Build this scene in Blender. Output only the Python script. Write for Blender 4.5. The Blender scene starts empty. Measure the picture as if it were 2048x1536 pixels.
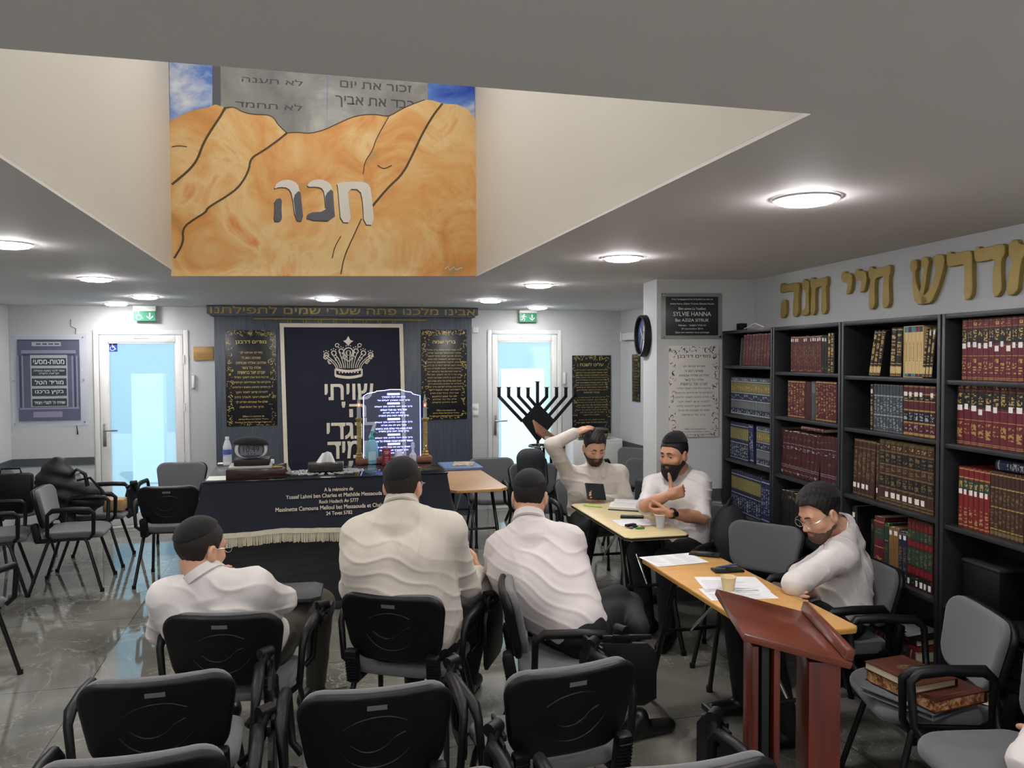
import bpy, bmesh, math, random
import numpy as np
from mathutils import Vector, Matrix, Euler
S = bpy.context.scene
COL = S.collection
PI = math.pi
RX = lambda a: Matrix.Rotation(a, 4, 'X')
RY = lambda a: Matrix.Rotation(a, 4, 'Y')
RZ = lambda a: Matrix.Rotation(a, 4, 'Z')
T = lambda x, y, z: Matrix.Translation((x, y, z))

# ---------------------------------------------------------------- camera (28 mm, eye 1.8 m, turned 14 degrees right of the room's long axis)
FPX, EYE = 1600.0, 1.8
_y = np.array([615 - 1024., 768 - 717., -FPX]); _y /= np.linalg.norm(_y)
_x = np.array([7300 - 1024., 768 - 685., -FPX]); _x -= _y * _x.dot(_y); _x /= np.linalg.norm(_x)
CAMM = np.stack([_x, _y, np.cross(_x, _y)])
cd = bpy.data.cameras.new('camera'); cam = bpy.data.objects.new('camera', cd); COL.objects.link(cam)
cd.sensor_width = 36.0; cd.lens = FPX / 2048 * 36; cd.clip_start = 0.05
mw = Matrix.Identity(4)
for i in range(3):
    for j in range(3): mw[i][j] = CAMM[i, j]
mw.translation = (0, 0, EYE); cam.matrix_world = mw
S.camera = cam
# ---------------------------------------------------------------- sky, sun, exposure
S.view_settings.view_transform = 'Standard'; S.view_settings.look = 'None'
S.view_settings.gamma = 1.0; S.view_settings.use_curve_mapping = False
S.view_settings.exposure = 0.0
W = bpy.data.worlds.new('world'); S.world = W; W.use_nodes = True
bg = W.node_tree.nodes['Background']; bg.inputs[0].default_value = (0.42, 0.78, 1.0, 1); bg.inputs[1].default_value = 1.0
sl = bpy.data.lights.new('sun', 'SUN'); sl.energy = 24.0; sl.angle = 0.02; sl.color = (1, .95, .86)
so = bpy.data.objects.new('sun', sl); COL.objects.link(so); so.rotation_euler = (math.radians(40), 0, math.radians(20)); so.location = (2, 2, 9)
S.cycles.max_bounces = 7; S.cycles.diffuse_bounces = 5; S.cycles.glossy_bounces = 3; S.cycles.transmission_bounces = 5; S.cycles.transparent_max_bounces = 8
S.cycles.caustics_reflective = False; S.cycles.caustics_refractive = False; S.cycles.sample_clamp_indirect = 6.0
LAMP = 150.0       # emission of every ceiling disc
SHAFT = 24.0       # emission of the lamps high in the light shaft

# ---------------------------------------------------------------- helpers: a point seen at a picture position on a known surface
def _ray(px, py): return CAMM @ np.array([(px - 1024) / FPX, (768 - py) / FPX, -1.0])
def bz(px, py, z): d = _ray(px, py); return Vector(np.array([0, 0, EYE]) + d * ((z - EYE) / d[2]))
def by(px, py, y): d = _ray(px, py); return Vector(np.array([0, 0, EYE]) + d * (y / d[1]))
def bpl(px, py, p0, n):
    d = _ray(px, py); n = np.array(n); o = np.array([0, 0, EYE]); return Vector(o + d * (((np.array(p0) - o) @ n) / (d @ n)))

def lin(c):
    if isinstance(c, str):
        c = [int(c[i:i + 2], 16) / 255 for i in (1, 3, 5)]
        c = [v / 12.92 if v <= .04045 else ((v + .055) / 1.055) ** 2.4 for v in c]
    return (c[0], c[1], c[2], 1)

_M = {}
def mat(name, c, rough=.5, metal=0., spec=.5, bump=0., bscale=200., var=0., vscale=8., sheen=0., emit=0., trans=0., ior=1.45, alpha=1., coat=0., stretch=None):
    if name in _M: return _M[name]
    m = bpy.data.materials.new(name); m.use_nodes = True; nt = m.node_tree; b = nt.nodes['Principled BSDF']
    c = lin(c); b.inputs['Base Color'].default_value = c; b.inputs['Roughness'].default_value = rough; b.inputs['Metallic'].default_value = metal
    b.inputs['Specular IOR Level'].default_value = spec; b.inputs['IOR'].default_value = ior
    if sheen: b.inputs['Sheen Weight'].default_value = sheen
    if coat: b.inputs['Coat Weight'].default_value = coat; b.inputs['Coat Roughness'].default_value = .08
    if trans: b.inputs['Transmission Weight'].default_value = trans
    if alpha < 1: b.inputs['Alpha'].default_value = alpha
    if emit: b.inputs['Emission Color'].default_value = c; b.inputs['Emission Strength'].default_value = emit
    if var or bump:
        tc = nt.nodes.new('ShaderNodeTexCoord'); mp = nt.nodes.new('ShaderNodeMapping'); nt.links.new(tc.outputs['Object'], mp.inputs[0])
        if stretch: mp.inputs['Scale'].default_value = stretch
    if var:
        n = nt.nodes.new('ShaderNodeTexNoise'); n.inputs['Scale'].default_value = vscale; n.inputs['Detail'].default_value = 5; nt.links.new(mp.outputs[0], n.inputs[0])
        mx = nt.nodes.new('ShaderNodeMix'); mx.data_type = 'RGBA'
        mx.inputs[6].default_value = tuple(max(0, v * (1 - var)) for v in c[:3]) + (1,); mx.inputs[7].default_value = tuple(min(1, v * (1 + var)) for v in c[:3]) + (1,)
        nt.links.new(n.outputs[0], mx.inputs[0]); nt.links.new(mx.outputs[2], b.inputs['Base Color'])
    if bump:
        n2 = nt.nodes.new('ShaderNodeTexNoise'); n2.inputs['Scale'].default_value = bscale; n2.inputs['Detail'].default_value = 3; nt.links.new(mp.outputs[0], n2.inputs[0])
        bp = nt.nodes.new('ShaderNodeBump'); bp.inputs['Strength'].default_value = bump; bp.inputs['Distance'].default_value = .004
        nt.links.new(n2.outputs[0], bp.inputs['Height']); nt.links.new(bp.outputs[0], b.inputs['Normal'])
    _M[name] = m
    return m

def ramp(nt, fac, stops):
    r = nt.nodes.new('ShaderNodeValToRGB'); e = r.color_ramp.elements
    while len(e) < len(stops): e.new(.5)
    for k, (p, c) in enumerate(stops): e[k].position = p; e[k].color = lin(c)
    nt.links.new(fac, r.inputs[0]); return r.outputs[0]

class MB:
    """collects shapes for ONE mesh object"""
    def __init__(s): s.v = []; s.f = []; s.m = []; s.n = 0
    def add(s, v, f, mi=0, M=None):
        if M is not None: v = [M @ Vector(p) for p in v]
        o = s.n; s.v.extend(tuple(p) for p in v); s.n += len(v)
        s.f.extend(tuple(i + o for i in q) for q in f)
        s.m.extend([mi] * len(f)) if isinstance(mi, int) else s.m.extend(mi)
        return s
    def box(s, c, d, mi=0, bev=0., M=None, seg=2):
        if bev:
            bm = bmesh.new(); bmesh.ops.create_cube(bm, size=1)
            for v in bm.verts: v.co = (v.co.x * d[0], v.co.y * d[1], v.co.z * d[2])
            bmesh.ops.bevel(bm, geom=bm.edges[:], offset=min(bev, min(d) * .49), segments=seg, profile=.5, affect='EDGES')
            v = [tuple(p.co + Vector(c)) for p in bm.verts]; bm.verts.index_update(); f = [[q.index for q in g.verts] for g in bm.faces]; bm.free()
            return s.add(v, f, mi, M)
        x, y, z = (k / 2 for k in d)
        v = [(c[0] + i * x, c[1] + j * y, c[2] + k * z) for i in (-1, 1) for j in (-1, 1) for k in (-1, 1)]
        return s.add(v, [(0, 1, 3, 2), (4, 6, 7, 5), (0, 4, 5, 1), (2, 3, 7, 6), (0, 2, 6, 4), (1, 5, 7, 3)], mi, M)
    def tube(s, path, r, n=10, mi=0, M=None, cap=True, flat=1.0, closed=False):
        P = [Vector(p) for p in path]; K = len(P); R = r if isinstance(r, (list, tuple)) else [r] * K; vs = []; fs = []
        up = None
        for i, p in enumerate(P):
            a = P[(i - 1) % K] if (closed or i) else P[0]; b = P[(i + 1) % K] if (closed or i < K - 1) else P[-1]
            t = (b - a).normalized()
            if up is None: up = Vector((0, 0, 1)) if abs(t.z) < .9 else Vector((0, 1, 0))
            u = t.cross(up)
            if u.length < 1e-4: u = t.cross(Vector((1, 0, 0)))
            u.normalize(); w = u.cross(t).normalized(); up = w
            vs += [p + (u * math.cos(2 * PI * k / n) + w * math.sin(2 * PI * k / n) * flat) * R[i] for k in range(n)]
        for i in range(K if closed else K - 1):
            for k in range(n):
                j = (i + 1) % K
                fs.append((i * n + k, i * n + (k + 1) % n, j * n + (k + 1) % n, j * n + k))
        if cap and not closed: fs += [tuple(range(n - 1, -1, -1)), tuple((K - 1) * n + k for k in range(n))]
        return s.add(vs, fs, mi, M)
    def lathe(s, prof, n=24, mi=0, M=None, closed=False):
        vs = []; fs = []; K = len(prof)
        for r, z in prof: vs += [(max(r, 1e-5) * math.cos(2 * PI * k / n), max(r, 1e-5) * math.sin(2 * PI * k / n), z) for k in range(n)]
        for i in range(K - 1 + (1 if closed else 0)):
            for k in range(n):
                j = (i + 1) % K; fs.append((i * n + k, i * n + (k + 1) % n, j * n + (k + 1) % n, j * n + k))
        return s.add(vs, fs, mi, M)
    def prism(s, poly, h, mi=0, M=None, z0=0., bev=0.):
        """outline in XY extruded along Z"""
        bm = bmesh.new(); vs = [bm.verts.new((x, y, z0)) for x, y in poly]; f = bm.faces.new(vs); bm.normal_update()
        if f.normal.z < 0: f.normal_flip()
        r = bmesh.ops.extrude_face_region(bm, geom=[f]); up = [g for g in r['geom'] if isinstance(g, bmesh.types.BMVert)]
        bmesh.ops.translate(bm, verts=up, vec=(0, 0, h)); f.normal_flip() if f.is_valid else None
        bmesh.ops.recalc_face_normals(bm, faces=bm.faces[:])
        if bev:
            ee = [e for e in bm.edges if all(v in up for v in e.verts)]
            bmesh.ops.bevel(bm, geom=ee, offset=bev, segments=2, profile=.5, affect='EDGES')
        bmesh.ops.triangulate(bm, faces=[g for g in bm.faces if len(g.verts) > 4])
        bm.verts.index_update(); v = [tuple(p.co) for p in bm.verts]; fs = [[q.index for q in g.verts] for g in bm.faces]; bm.free()
        return s.add(v, fs, mi, M)
    def quad(s, a, b, c, d, mi=0, M=None): return s.add([a, b, c, d], [(0, 1, 2, 3)], mi, M)
    def mesh(s, name, mats, ang=35):
        me = bpy.data.meshes.new(name); me.from_pydata(s.v, [], s.f)
        for m in (mats if isinstance(mats, (list, tuple)) else [mats]): me.materials.append(m)
        me.polygons.foreach_set('material_index', s.m)
        if ang:
            me.polygons.foreach_set('use_smooth', [True] * len(s.f)); me.update()
            if ang < 180: me.set_sharp_from_angle(angle=math.radians(ang))
        me.update(); return me
    def build(s, name, mats, parent=None, M=None, ang=35): return link(name, s.mesh(name, mats, ang), parent, M)

def link(name, me, parent=None, M=None):
    o = bpy.data.objects.new(name, me); COL.objects.link(o)
    if parent is not None: o.parent = parent
    if M is not None: o.matrix_basis = M
    return o
def tag(o, label, cat, group=None):
    o['label'] = label; o['category'] = cat
    if group: o['group'] = group
    return o
def thing(name, label, cat, M=None, group=None):
    o = bpy.data.objects.new(name, None); COL.objects.link(o); o.empty_display_size = .1
    if M is not None: o.matrix_world = M
    return tag(o, label, cat, group)
def struct(o): o['kind'] = 'structure'; return o
def copy_tree(o, M, label, group=None):
    c = o.copy(); COL.objects.link(c); c.matrix_world = M; c['label'] = label
    if group: c['group'] = group
    for ch in list(o.children):
        k = ch.copy(); COL.objects.link(k); k.parent = c
        for g in list(ch.children):
            q = g.copy(); COL.objects.link(q); q.parent = k
    return c

def heb(t):
    """right-to-left lettering laid out for a left-to-right setter"""
    out = []; import re
    for w in re.split(r'(\s+)', t)[::-1]: out.append(w[::-1] if any('\u0590' <= ch <= '\u05ff' for ch in w) else w)
    return ''.join(out)
_TC = {}
def _rawtext(s, ext):
    cu = bpy.data.curves.new('t', 'FONT'); cu.body = s; cu.size = 1; cu.resolution_u = 6; cu.extrude = ext
    o = bpy.data.objects.new('t', cu); COL.objects.link(o)
    me = bpy.data.meshes.new_from_object(o.evaluated_get(bpy.context.evaluated_depsgraph_get()))
    v = [tuple(p.co) for p in me.vertices]; f = [tuple(p.vertices) for p in me.polygons]
    bpy.data.objects.remove(o); bpy.data.curves.remove(cu); bpy.data.meshes.remove(me); return v, f
def textpoly(s, off=0., ext=0.):
    """lettering as plain mesh data, centred: returns verts, faces, width, height (dalet and tav are set as resh and het plus spur and foot, their own outlines do not fill cleanly)"""
    key = (s, ext)
    if key in _TC: return _TC[key]
    q = s.replace('\u05d3', '\u05e8').replace('\u05ea', '\u05d7'); v, f = _rawtext(q, ext)
    for i, ch in enumerate(s):
        if ch in '\u05d3\u05ea':     # spur of the dalet, foot of the tav
            pre = _rawtext(q[:i + 1], 0)[0]; x1 = max(p[0] for p in pre); g = _rawtext(q[i], 0)[0]; gw = max(p[0] for p in g) - min(p[0] for p in g); gh = max(p[1] for p in g); n = len(v); z = ext + .0005
            Q = [(x1 - .10, gh), (x1 + .075, gh), (x1 + .06, gh - .115), (x1 - .10, gh - .115)] if ch == '\u05d3' else [(x1 - gw - .085, .085), (x1 - gw + .08, .085), (x1 - gw + .08, 0), (x1 - gw - .085, 0)]
            v += [(x, y, z) for x, y in Q]; f.append((n, n + 3, n + 2, n + 1))
    if not v: v = [(0, 0, 0), (1, 0, 0), (1, 1, 0)]; f = [(0, 1, 2)]
    x0 = min(p[0] for p in v); x1 = max(p[0] for p in v); y0 = min(p[1] for p in v); y1 = max(p[1] for p in v)
    v = [(p[0] - (x0 + x1) / 2, p[1] - (y0 + y1) / 2, p[2]) for p in v]
    _TC[key] = (v, f, x1 - x0, y1 - y0); return _TC[key]
def puttext(mb, s, cx, cy, w=None, h=None, mi=0, M=None, off=0., ext=0., z=0.):
    v, f, tw, th = textpoly(s, 0., ext)
    sx = (w / tw) if w else (h / th); sy = (h / th) if h else sx
    if not w: sx = sy
    k = off * sy * .55; e = 0.
    for ox, oy in (((-k, -k), (k, k), (-k, k), (k, -k)) if off >= .02 else ((-k, 0), (k, 0)) if off else ((0, 0),)):
        mb.add([(cx + ox + p[0] * sx, cy + oy + p[1] * sy, z + e + p[2] * sy) for p in v], f, mi, M); e += .00008

# ---------------------------------------------------------------- soft bodies: signed distance fields meshed on a sparse grid
def cap_(P, a, b, ra, rb):
    a = np.asarray(a, np.float32); b = np.asarray(b, np.float32); ab = b - a; L = float(ab @ ab) + 1e-12
    t = np.clip((P - a) @ ab / L, 0, 1); q = P - a - t[:, None] * ab
    return np.sqrt((q * q).sum(1)) - (ra + (rb - ra) * t)
def ell_(P, c, r, R=None):
    q = P - np.asarray(c, np.float32)
    if R is not None: q = q @ R
    r = np.asarray(r, np.float32); a = q / r; k0 = np.sqrt((a * a).sum(1)); b = q / (r * r); k1 = np.sqrt((b * b).sum(1)) + 1e-9
    return k0 * (k0 - 1) / k1
def rbox_(P, c, h, r, R=None):
    q = P - np.asarray(c, np.float32)
    if R is not None: q = q @ R
    q = np.abs(q) - (np.asarray(h, np.float32) - r)
    return np.sqrt((np.maximum(q, 0) ** 2).sum(1)) + np.minimum(q.max(1), 0) - r
def smin(a, b, k):
    h = np.clip(.5 + .5 * (b - a) / k, 0, 1); return b * (1 - h) + a * h - k * h * (1 - h)
def smax(a, b, k): return -smin(-a, -b, k)
def surf(fn, lo, hi, h):
    lo = np.asarray(lo, np.float32); hi = np.asarray(hi, np.float32); B = 6
    nb = np.maximum(np.ceil((hi - lo) / (h * B)).astype(int), 1); n = nb * B + 1
    g = [(np.arange(k) + .5) * h * B + l for k, l in zip(nb, lo)]
    C = np.stack(np.meshgrid(*g, indexing='ij'), -1).reshape(-1, 3).astype(np.float32)
    d = fn(C); V = np.where(d.reshape(nb) < 0, -1., 1.).astype(np.float32)
    V = np.repeat(np.repeat(np.repeat(V, B, 0), B, 1), B, 2); V = np.pad(V, ((0, 1),) * 3, mode='edge')
    act = np.argwhere((np.abs(d) < h * B * 1.25 + .012).reshape(nb))
    loc = np.stack(np.meshgrid(*[np.arange(B + 1)] * 3, indexing='ij'), -1).reshape(-1, 3)
    for s in range(0, len(act), 400):
        idx = (act[s:s + 400, None, :] * B + loc[None]).reshape(-1, 3)
        V[idx[:, 0], idx[:, 1], idx[:, 2]] = fn((idx * h + lo).astype(np.float32))
    ins = V < 0
    cs = [ins[i:n[0] - 1 + i, j:n[1] - 1 + j, k:n[2] - 1 + k] for i in (0, 1) for j in (0, 1) for k in (0, 1)]
    cnt = sum(c.astype(np.int8) for c in cs); cells = np.argwhere((cnt > 0) & (cnt < 8))
    ID = -np.ones(n - 1, np.int32); ID[cells[:, 0], cells[:, 1], cells[:, 2]] = np.arange(len(cells))
    acc = np.zeros((len(cells), 3), np.float32); num = np.zeros(len(cells), np.float32)
    cor = [(i, j, k) for i in (0, 1) for j in (0, 1) for k in (0, 1)]
    for a in range(8):
        for ax in range(3):
            if cor[a][ax]: continue
            ca = np.array(cor[a]); cb = ca.copy(); cb[ax] = 1
            ia = cells + ca; ib = cells + cb; va = V[ia[:, 0], ia[:, 1], ia[:, 2]]; vb = V[ib[:, 0], ib[:, 1], ib[:, 2]]
            x = (va < 0) != (vb < 0); t = np.where(x, va / np.where(va == vb, 1, va - vb), 0)
            p = ca + (cb - ca) * t[:, None]; acc[x] += p[x]; num[x] += 1
    verts = (cells + acc / np.maximum(num, 1)[:, None]) * h + lo
    F = []
    for ax in range(3):
        u, w = (ax + 1) % 3, (ax + 2) % 3
        sl0 = [slice(None)] * 3; sl1 = [slice(None)] * 3; sl0[ax] = slice(0, n[ax] - 1); sl1[ax] = slice(1, n[ax])
        A = ins[tuple(sl0)]; Bq = ins[tuple(sl1)]; e = np.argwhere(A != Bq)
        e = e[(e[:, u] > 0) & (e[:, u] < n[u] - 1) & (e[:, w] > 0) & (e[:, w] < n[w] - 1)]
        flip = A[e[:, 0], e[:, 1], e[:, 2]]
        q = []
        for du, dw in ((1, 1), (0, 1), (0, 0), (1, 0)):
            c = e.copy(); c[:, u] -= du; c[:, w] -= dw; q.append(ID[c[:, 0], c[:, 1], c[:, 2]])
        q = np.stack(q, 1); q[~flip] = q[~flip][:, ::-1]; F.append(q)
    F = np.concatenate(F); F = F[(F >= 0).all(1)]
    return verts, F
def surfmesh(name, fn, lo, hi, h, mats, pick=None, relax=1):
    v, f = surf(fn, lo, hi, h)
    for _ in range(relax):
        a = np.zeros_like(v); c = np.zeros(len(v), np.float32)
        for i in range(4):
            for j in (1, 3): np.add.at(a, f[:, i], v[f[:, (i + j) % 4]]); np.add.at(c, f[:, i], 1)
        v = v * .5 + .5 * a / np.maximum(c, 1)[:, None]
    me = bpy.data.meshes.new(name); me.from_pydata(v.tolist(), [], f.tolist())
    for m in (mats if isinstance(mats, (list, tuple)) else [mats]): me.materials.append(m)
    me.polygons.foreach_set('use_smooth', [True] * len(f))
    if pick is not None: me.polygons.foreach_set('material_index', pick(v[f].mean(1)).astype(np.int32))
    me.update(); return me
# ================================================================ materials of the room
M_wall = mat('white wall paint', '#bfc2c2', .6, bump=.04, bscale=350)
M_ceil = mat('ceiling paint', '#ebe8e6', .7)
M_shaft = mat('cream shaft paint', '#dedbd3', .6)
M_band = mat('dark grey wall strip', '#4a4f54', .5)
M_pvc = mat('white pvc frame', '#dcdcd8', .35)
M_gap = mat('grey rubber seal', '#7d8388', .6)
M_steel = mat('brushed steel', '#b9bbbc', .3, .9)
M_chrome = mat('chrome', '#d5d8da', .12, 1.)
M_blackp = mat('black plastic', '#0b0b0d', .46, spec=.35, bump=.05, bscale=600)
M_blackm = mat('black painted steel', '#0f1012', .3)
M_gold = mat('gold paint', '#9c8546', .45, .3, var=.18, vscale=14)
M_goldlet = mat('gilt lettering', '#c9b068', .45, .25)
M_white = mat('white print', '#e4e4de', .5)
M_black = mat('black', '#0b0b0d', .5)
M_emb = mat('cream embroidery', '#cfc8b4', .75)

def floor_mat():
    m = bpy.data.materials.new('polished grey marble'); m.use_nodes = True; nt = m.node_tree; b = nt.nodes['Principled BSDF']; N = nt.nodes.new; L = nt.links.new
    tc = N('ShaderNodeTexCoord')
    n1 = N('ShaderNodeTexNoise'); n1.inputs['Scale'].default_value = 1.3; n1.inputs['Detail'].default_value = 7; n1.inputs['Distortion'].default_value = .6; L(tc.outputs['Object'], n1.inputs[0])
    base = ramp(nt, n1.outputs[0], [(.3, '#565650'), (.5, '#706f67'), (.72, '#89887f')])
    def vein(scale, dist, lo):
        n = N('ShaderNodeTexNoise'); n.inputs['Scale'].default_value = scale; n.inputs['Detail'].default_value = 6; n.inputs['Roughness'].default_value = .62; n.inputs['Distortion'].default_value = dist
        L(tc.outputs['Object'], n.inputs[0])
        s = N('ShaderNodeMath'); s.operation = 'SUBTRACT'; s.inputs[1].default_value = .5; L(n.outputs[0], s.inputs[0])
        a = N('ShaderNodeMath'); a.operation = 'ABSOLUTE'; L(s.outputs[0], a.inputs[0])
        r = N('ShaderNodeMapRange'); r.inputs[1].default_value = lo; r.inputs[2].default_value = 0; L(a.outputs[0], r.inputs[0]); return r.outputs[0]
    v1 = vein(.8, 1.3, .0055); v2 = vein(2.4, .9, .008)
    k = N('ShaderNodeTexNoise'); k.inputs['Scale'].default_value = 1.7; L(tc.outputs['Object'], k.inputs[0])
    km = N('ShaderNodeMapRange'); km.inputs[1].default_value = .48; km.inputs[2].default_value = .68; L(k.outputs[0], km.inputs[0])
    mu = N('ShaderNodeMath'); mu.operation = 'MULTIPLY'; L(v2, mu.inputs[0]); L(km.outputs[0], mu.inputs[1])
    ad = N('ShaderNodeMath'); ad.operation = 'MULTIPLY_ADD'; L(v1, ad.inputs[0]); ad.inputs[1].default_value = .45; L(mu.outputs[0], ad.inputs[2]); ad.use_clamp = True
    mx = N('ShaderNodeMix'); mx.data_type = 'RGBA'; L(ad.outputs[0], mx.inputs[0]); L(base, mx.inputs[6]); mx.inputs[7].default_value = lin('#aeac9f')
    br = N('ShaderNodeTexBrick'); br.inputs['Scale'].default_value = 1.0; br.inputs['Mortar Size'].default_value = .0022; br.inputs['Brick Width'].default_value = 1.2; br.inputs['Row Height'].default_value = 1.2; br.offset = 0
    br.inputs['Mortar Smooth'].default_value = 0; br.inputs['Color1'].default_value = br.inputs['Color2'].default_value = (1, 1, 1, 1); br.inputs['Mortar'].default_value = (.25, .25, .25, 1); L(tc.outputs['Object'], br.inputs[0])
    m2 = N('ShaderNodeMix'); m2.data_type = 'RGBA'; m2.blend_type = 'MULTIPLY'; m2.inputs[0].default_value = 1; L(mx.outputs[2], m2.inputs[6]); L(br.outputs[0], m2.inputs[7])
    L(m2.outputs[2], b.inputs['Base Color']); b.inputs['Roughness'].default_value = .05; b.inputs['Specular IOR Level'].default_value = .8; b.inputs['IOR'].default_value = 1.55
    return m
M_floor = floor_mat()

def wood(name, c1, c2, rough, stretch, scale=6., coat=0.):
    m = bpy.data.materials.new(name); m.use_nodes = True; nt = m.node_tree; b = nt.nodes['Principled BSDF']; N = nt.nodes.new; L = nt.links.new
    tc = N('ShaderNodeTexCoord'); mp = N('ShaderNodeMapping'); mp.inputs['Scale'].default_value = stretch; L(tc.outputs['Object'], mp.inputs[0])
    n = N('ShaderNodeTexNoise'); n.inputs['Scale'].default_value = scale; n.inputs['Detail'].default_value = 6; n.inputs['Distortion'].default_value = .4; L(mp.outputs[0], n.inputs[0])
    L(ramp(nt, n.outputs[0], [(.3, c1), (.7, c2)]), b.inputs['Base Color']); b.inputs['Roughness'].default_value = rough
    if coat: b.inputs['Coat Weight'].default_value = coat; b.inputs['Coat Roughness'].default_value = .15
    return m
M_ark = wood('dark grey wood veneer', '#363c44', '#49515a', .5, (14, 14, .6), 5)
M_darkw = wood('blackened wood veneer', '#1d1e20', '#2c2c2e', .45, (1, 14, 14), 4)
M_case = wood('black brown bookcase board', '#191b1d', '#222528', .42, (1, 1, 8), 6)
M_mahog = wood('red mahogany', '#4a1e10', '#6c301a', .3, (1.2, 12, 12), 3, .4)
M_mahogv = wood('red mahogany, upright grain', '#43140b', '#5f2013', .32, (12, 12, 1.2), 3, .3)
M_beech = wood('beech laminate', '#c08f4e', '#cfa062', .38, (1, 10, 10), 2)
M_beech2 = wood('dull beech laminate', '#a5845f', '#b59270', .4, (1, 10, 10), 2)
M_cream = wood('pale beech laminate', '#cfbd8b', '#d8c89a', .35, (1, 10, 10), 2)
M_brownw = wood('brown wood', '#6b4330', '#855741', .4, (1, 14, 14), 3)
M_fabric = mat('grey chair fabric', '#5a5a5c', .85, bump=.35, bscale=700, sheen=.3)

def glass_door_mat():
    """white frosted film: part of the light is scattered, part comes straight through"""
    m = bpy.data.materials.new('frosted door glass'); m.use_nodes = True; nt = m.node_tree; N = nt.nodes.new; L = nt.links.new
    nt.nodes.remove(nt.nodes['Principled BSDF']); out = nt.nodes['Material Output']
    t = N('ShaderNodeBsdfTranslucent'); t.inputs[0].default_value = (.86, .94, 1, 1)
    p = N('ShaderNodeBsdfTransparent'); p.inputs[0].default_value = (.92, .97, 1, 1)
    g = N('ShaderNodeBsdfGlossy'); g.inputs[1].default_value = .12
    a = N('ShaderNodeMixShader'); a.inputs[0].default_value = .36; L(t.outputs[0], a.inputs[1]); L(p.outputs[0], a.inputs[2])
    b = N('ShaderNodeMixShader'); b.inputs[0].default_value = .05; L(a.outputs[0], b.inputs[1]); L(g.outputs[0], b.inputs[2]); L(b.outputs[0], out.inputs[0])
    return m
M_frost = glass_door_mat()
M_clear = mat('clear acrylic', (.95, .97, .97), .06, trans=1., ior=1.2)
def clearmat(name, k=.88, tint=(.95, .97, 1)):
    m = bpy.data.materials.new(name); m.use_nodes = True; nt = m.node_tree; N = nt.nodes.new; L = nt.links.new
    nt.nodes.remove(nt.nodes['Principled BSDF']); out = nt.nodes['Material Output']
    p = N('ShaderNodeBsdfTransparent'); p.inputs[0].default_value = tint + (1,)
    g = N('ShaderNodeBsdfPrincipled'); g.inputs['Roughness'].default_value = .08; g.inputs['Base Color'].default_value = tint + (1,)
    a = N('ShaderNodeMixShader'); a.inputs[0].default_value = 1 - k; L(p.outputs[0], a.inputs[1]); L(g.outputs[0], a.inputs[2]); L(a.outputs[0], out.inputs[0])
    return m
M_acr = clearmat('thin clear plastic', .8)

# ================================================================ the room shell
YB, CH = 9.245, 2.365
XL, XR = -2.97, 3.745
A0 = Vector((3.2, 5.28)); _a = math.radians(4.95)
DR = Vector((-math.sin(_a), -math.cos(_a))); NR = Vector((-math.cos(_a), math.sin(_a)))   # along the bookcase wall towards the camera; out of it into the room
def onr(s, dep, z): p = A0 + DR * s + NR * dep; return Vector((p.x, p.y, z))
RW = Matrix.Translation((0, 0, 0)) @ RZ(math.atan2(DR.y, DR.x))
def rmat(s, dep, z): return Matrix.Translation(onr(s, dep, z)) @ RZ(math.atan2(DR.y, DR.x))   # x along the wall, y into it, z up
def onrp(px, py, dep):
    p0 = onr(0, dep, 0); q = bpl(px, py, p0, (NR.x, NR.y, 0)); return (Vector((q.x, q.y)) - Vector((p0.x, p0.y))).dot(DR), q.z
YR = -2.0
OX0, OX1, OY0, OY1, OZ = -.825, 1.147, 1.655, 5.49, 4.4

mb = MB(); mb.box((.6, 3.7, -.05), (7.6, 11.6, .1)); struct(mb.build('floor', M_floor))
mb = MB()
SW, SL = .06, .012
for x0, x1, y0, y1 in ((XL - .1, OX0, YR, YB + .1), (OX1, XR + .1, YR, YB + .1), (OX0, OX1, YR, OY0), (OX0, OX1, OY1, YB + .1)):
    mb.box(((x0 + x1) / 2, (y0 + y1) / 2, CH + SL / 2), (x1 - x0, y1 - y0, SL))
struct(mb.build('ceiling', M_ceil))
mb = MB()   # light shaft above the opening
zc, hh = (CH + OZ) / 2 + SL / 2 + .0005, OZ - CH - SL
mb.box((OX0 - SW / 2, (OY0 + OY1) / 2, zc), (SW, OY1 - OY0, hh)); mb.box((OX1 + SW / 2, (OY0 + OY1) / 2, zc), (SW, OY1 - OY0, hh))
mb.box(((OX0 + OX1) / 2, OY0 - SW / 2, zc), (OX1 - OX0 + 2 * SW, SW, hh)); mb.box(((OX0 + OX1) / 2, OY1 + SW / 2, zc), (OX1 - OX0 + 2 * SW, SW, hh))
mb.box(((OX0 + OX1) / 2, (OY0 + OY1) / 2, OZ + .03), (OX1 - OX0 + 2 * SW, OY1 - OY0 + 2 * SW, .06))
struct(mb.build('ceiling_shaft', M_shaft))
mb = MB(); mb.box((XL - .05, 3.6, CH / 2), (.1, 11.3, CH)); struct(mb.build('wall_left', M_wall))
DL = (-2.18, -1.246, 2.112); DRR = (2.062, 2.976, 2.128)
mb = MB()
for x0, x1, z0, z1 in ((XL, DL[0], 0, CH), (DL[0], DL[1], DL[2], CH), (DL[1], DRR[0], 0, CH), (DRR[0], DRR[1], DRR[2], CH), (DRR[1], XR, 0, CH)):
    mb.box(((x0 + x1) / 2, YB + .06, (z0 + z1) / 2), (x1 - x0, .12, z1 - z0))
struct(mb.build('wall_back', M_wall))
mb = MB(); mb.box((XR + .05, 7.5, CH / 2), (.1, 3.7, CH)); struct(mb.build('wall_alcove', M_wall))
PF0, PF1 = Vector((2.463, 5.385)), Vector((3.2, 5.285))
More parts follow.
